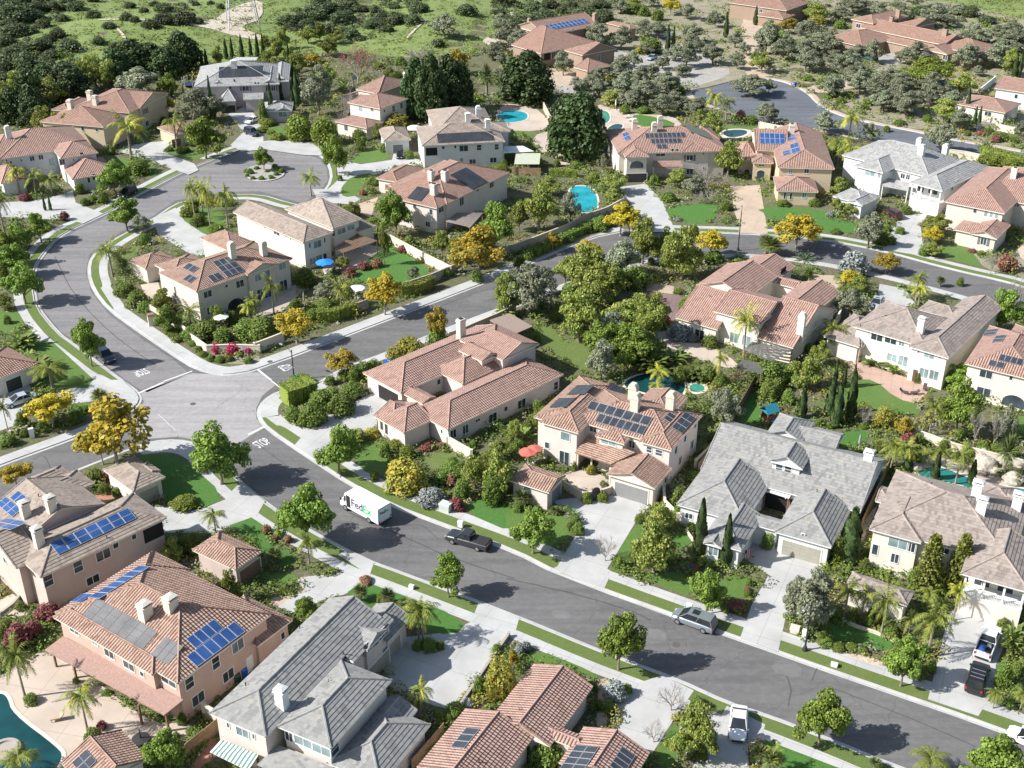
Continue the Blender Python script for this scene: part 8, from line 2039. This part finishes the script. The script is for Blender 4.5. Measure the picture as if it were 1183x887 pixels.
# ------------------------------------------------------------------ low planting between everything
def ground_cover():
    r = random.Random(5); fp = []
    for h in HOUSES:
        us = [h.uv(Vector(v)) for v in h.wall.v]
        fp.append((h, h.wq))
    rects = []
    for h in HOUSES:
        for i in range(0, len(h.wq), 4):
            a, b_ = h.uv(h.wq[i][0]), h.uv(h.wq[i+2][0]); rects.append((h, min(a[0],b_[0])-.2, max(a[0],b_[0])+.2, min(a[1],b_[1])-.2, max(a[1],b_[1])+.2))
    from mathutils.kdtree import KDTree
    rl = [p for p in resample(list(roadloop)+[roadloop[0]], .8)]; kd = KDTree(len(rl))
    for i, p in enumerate(rl): kd.insert((p.x, p.y, 0), i)
    kd.balance()
    polys = [(min(p.x for p in P), max(p.x for p in P), min(p.y for p in P), max(p.y for p in P), P) for P in SHEETS]
    sets = {'green': MB(), 'dry': MB(), 'grey': MB(), 'grass': MB()}
    n = 0
    for t in range(24000):
        px, py = r.uniform(-15, 1198), r.uniform(-8, 905)
        p = GH(px, py)
        if inside(roadloop, p.x, p.y) or inside(court, p.x, p.y): continue
        if kd.find((p.x, p.y, 0))[2] < 3.7: continue
        if any(a <= p.x <= b_ and c_ <= p.y <= d and inside(P, p.x, p.y) for a, b_, c_, d, P in polys): continue
        hit = False
        for h, a, b_, c_, d in rects:
            u, v = h.uv(p)
            if a <= u <= b_ and c_ <= v <= d: hit = True; break
        if hit: continue
        if p.y > 372 and p.x < 40 or p.y > 420:
            for _ in range(14):
                d = rdir(r); leafquad(sets['grass'], p+Vector((d.x*2.2, d.y*2.2, .12+.25*r.random())), (d+Vector((0,0,1.2))).normalized(), r.uniform(.5,1.1), r.uniform(.3,.6), r)
            continue
        k = noise.noise(Vector((p.x*.06, p.y*.06, 3.0)))
        s = 'green' if k > -.12 else ('dry' if r.random() < .6 else 'grey')
        mb = sets[s]; sz = (p.y/150)**.6
        R_ = r.uniform(.4, 1.0)*sz*(1.7 if t % 5 == 0 else 1.0); hh = R_*r.uniform(.6,1.15)
        for _ in range(44 if t % 5 == 0 else 17):
            d = rdir(r); d.z = abs(d.z)
            leafquad(mb, p+Vector((d.x*R_, d.y*R_, .03+d.z*hh)), (d+rdir(r)*.7+Vector((0,0,.4))).normalized(), .36*sz, .26*sz, r)
        n += 1
    for s, m, lab in (('green', 'leaf_S', 'low green ground cover between the garden plants'), ('dry', 'leaf_G', 'golden ground cover patches in the gardens'), ('grey', 'leaf_O', 'grey-green ground cover patches in the gardens'), ('grass', 'leaf_E', 'tall fresh grass on the open slopes')):
        o = sets[s].build('ground_cover', M[m]); tag(o, lab, 'ground cover', None, 'stuff')
    # brush that has grown into one tangled mass on the open slopes
    sm_ = MB(); n2 = 0
    zones = [(qs('r0', z), d) for z, d in (([(-60,-30),(420,-30),(330,50),(190,120),(90,190),(-60,230)], 150), ([(-60,200),(110,170),(230,200),(250,300),(160,340),(-60,420)], 70), ([(700,20),(900,10),(870,90),(720,110)], 26))]
    zones += [(qs('r1', z), d) for z, d in (([(180,40),(380,0),(480,60),(560,110),(600,150),(480,190),(250,180),(120,150)], 120), ([(560,-30),(760,-30),(760,120),(620,130),(520,90)], 60), ([(1080,-30),(1190,-30),(1190,260),(1080,230)], 50))]
    zones += [(qs('r2', z), d) for z, d in (([(-20,20),(200,-30),(520,-30),(480,110),(60,160),(-20,140)], 120),)] + [(qs('r3', z), d) for z, d in (([(0,-30),(840,-30),(1000,60),(1183,130),(1183,260),(1040,220),(860,90),(600,40),(0,40)], 130),)]
    for Z, cnt in zones:
        V2 = [Vector((a, b, 0)) for a, b in Z]; x0, x1 = min(v.x for v in V2), max(v.x for v in V2); y0, y1 = min(v.y for v in V2), max(v.y for v in V2)
        for _ in range(cnt):
            px, py = r.uniform(x0, x1), r.uniform(y0, y1)
            if not inside(V2, px, py): continue
            p = GH(px, py); R_ = r.uniform(.9, 2.8); hh = R_*r.uniform(.5,.9)
            if any(h.uv(p)[0] > a-1 and h.uv(p)[0] < b_+1 and c_-1 < h.uv(p)[1] < d+1 for h, a, b_, c_, d in rects): continue
            for _ in range(60):
                d = rdir(r); d.z = abs(d.z); k = r.uniform(.75, 1.05)
                leafquad(sm_, p+Vector((d.x*R_*k, d.y*R_*k, d.z*hh*k)), (d+rdir(r)*.7+Vector((0,0,.4))).normalized(), r.uniform(.5,.95), r.uniform(.35,.6), r)
    o = sm_.build('brush', M['leaf_K']); tag(o, 'tangled grey-green brush covering the open slopes at the top', 'brush', None, 'stuff')
ground_cover()
# ------------------------------------------------------------------ camera, sun and sky
cam = bpy.data.cameras.new('camera'); co = bpy.data.objects.new('camera', cam); COL.objects.link(co)
co.location = (0, 0, CZ); co.rotation_euler = (R(90)-PITCH, 0, 0)
cam.sensor_width = 36.0; cam.sensor_fit = 'HORIZONTAL'; cam.lens = 36.0*F/IW
cam.clip_start = 1.0; cam.clip_end = 9000
scene.camera = co
SUN_EL, SUN_AZ = R(39), R(12)        # the shadows run to the right and a little away from the camera
to_sun = Vector((-math.cos(SUN_AZ)*math.cos(SUN_EL), -math.sin(SUN_AZ)*math.cos(SUN_EL), math.sin(SUN_EL)))
sl = bpy.data.lights.new('sun', 'SUN'); sl.energy = 5.0; sl.angle = R(.5); sl.color = (1, .985, .955)
so = bpy.data.objects.new('sun', sl); COL.objects.link(so); so.location = (0, 0, 120)
so.rotation_euler = to_sun.to_track_quat('Z', 'Y').to_euler()
wd = bpy.data.worlds.new('World'); scene.world = wd; wd.use_nodes = True
nt = wd.node_tree; bgn = nt.nodes['Background']
sky = nt.nodes.new('ShaderNodeTexSky'); sky.sky_type = 'NISHITA'; sky.sun_disc = False
sky.sun_elevation = SUN_EL; sky.sun_rotation = math.atan2(to_sun.x, to_sun.y)
sky.air_density = 1.2; sky.dust_density = 1.5; sky.ozone_density = 1.0
nt.links.new(sky.outputs[0], bgn.inputs[0]); bgn.inputs[1].default_value = .09
scene.view_settings.view_transform = 'Standard'; scene.view_settings.look = 'None'; scene.view_settings.gamma = 1.0
scene.view_settings.exposure = .68; scene.view_settings.use_curve_mapping = False
scene.render.film_transparent = False
scene.cycles.max_bounces = 5; scene.cycles.diffuse_bounces = 3; scene.cycles.glossy_bounces = 2; scene.cycles.transmission_bounces = 2
if MISS: print('MISSED', len(MISS), MISS)
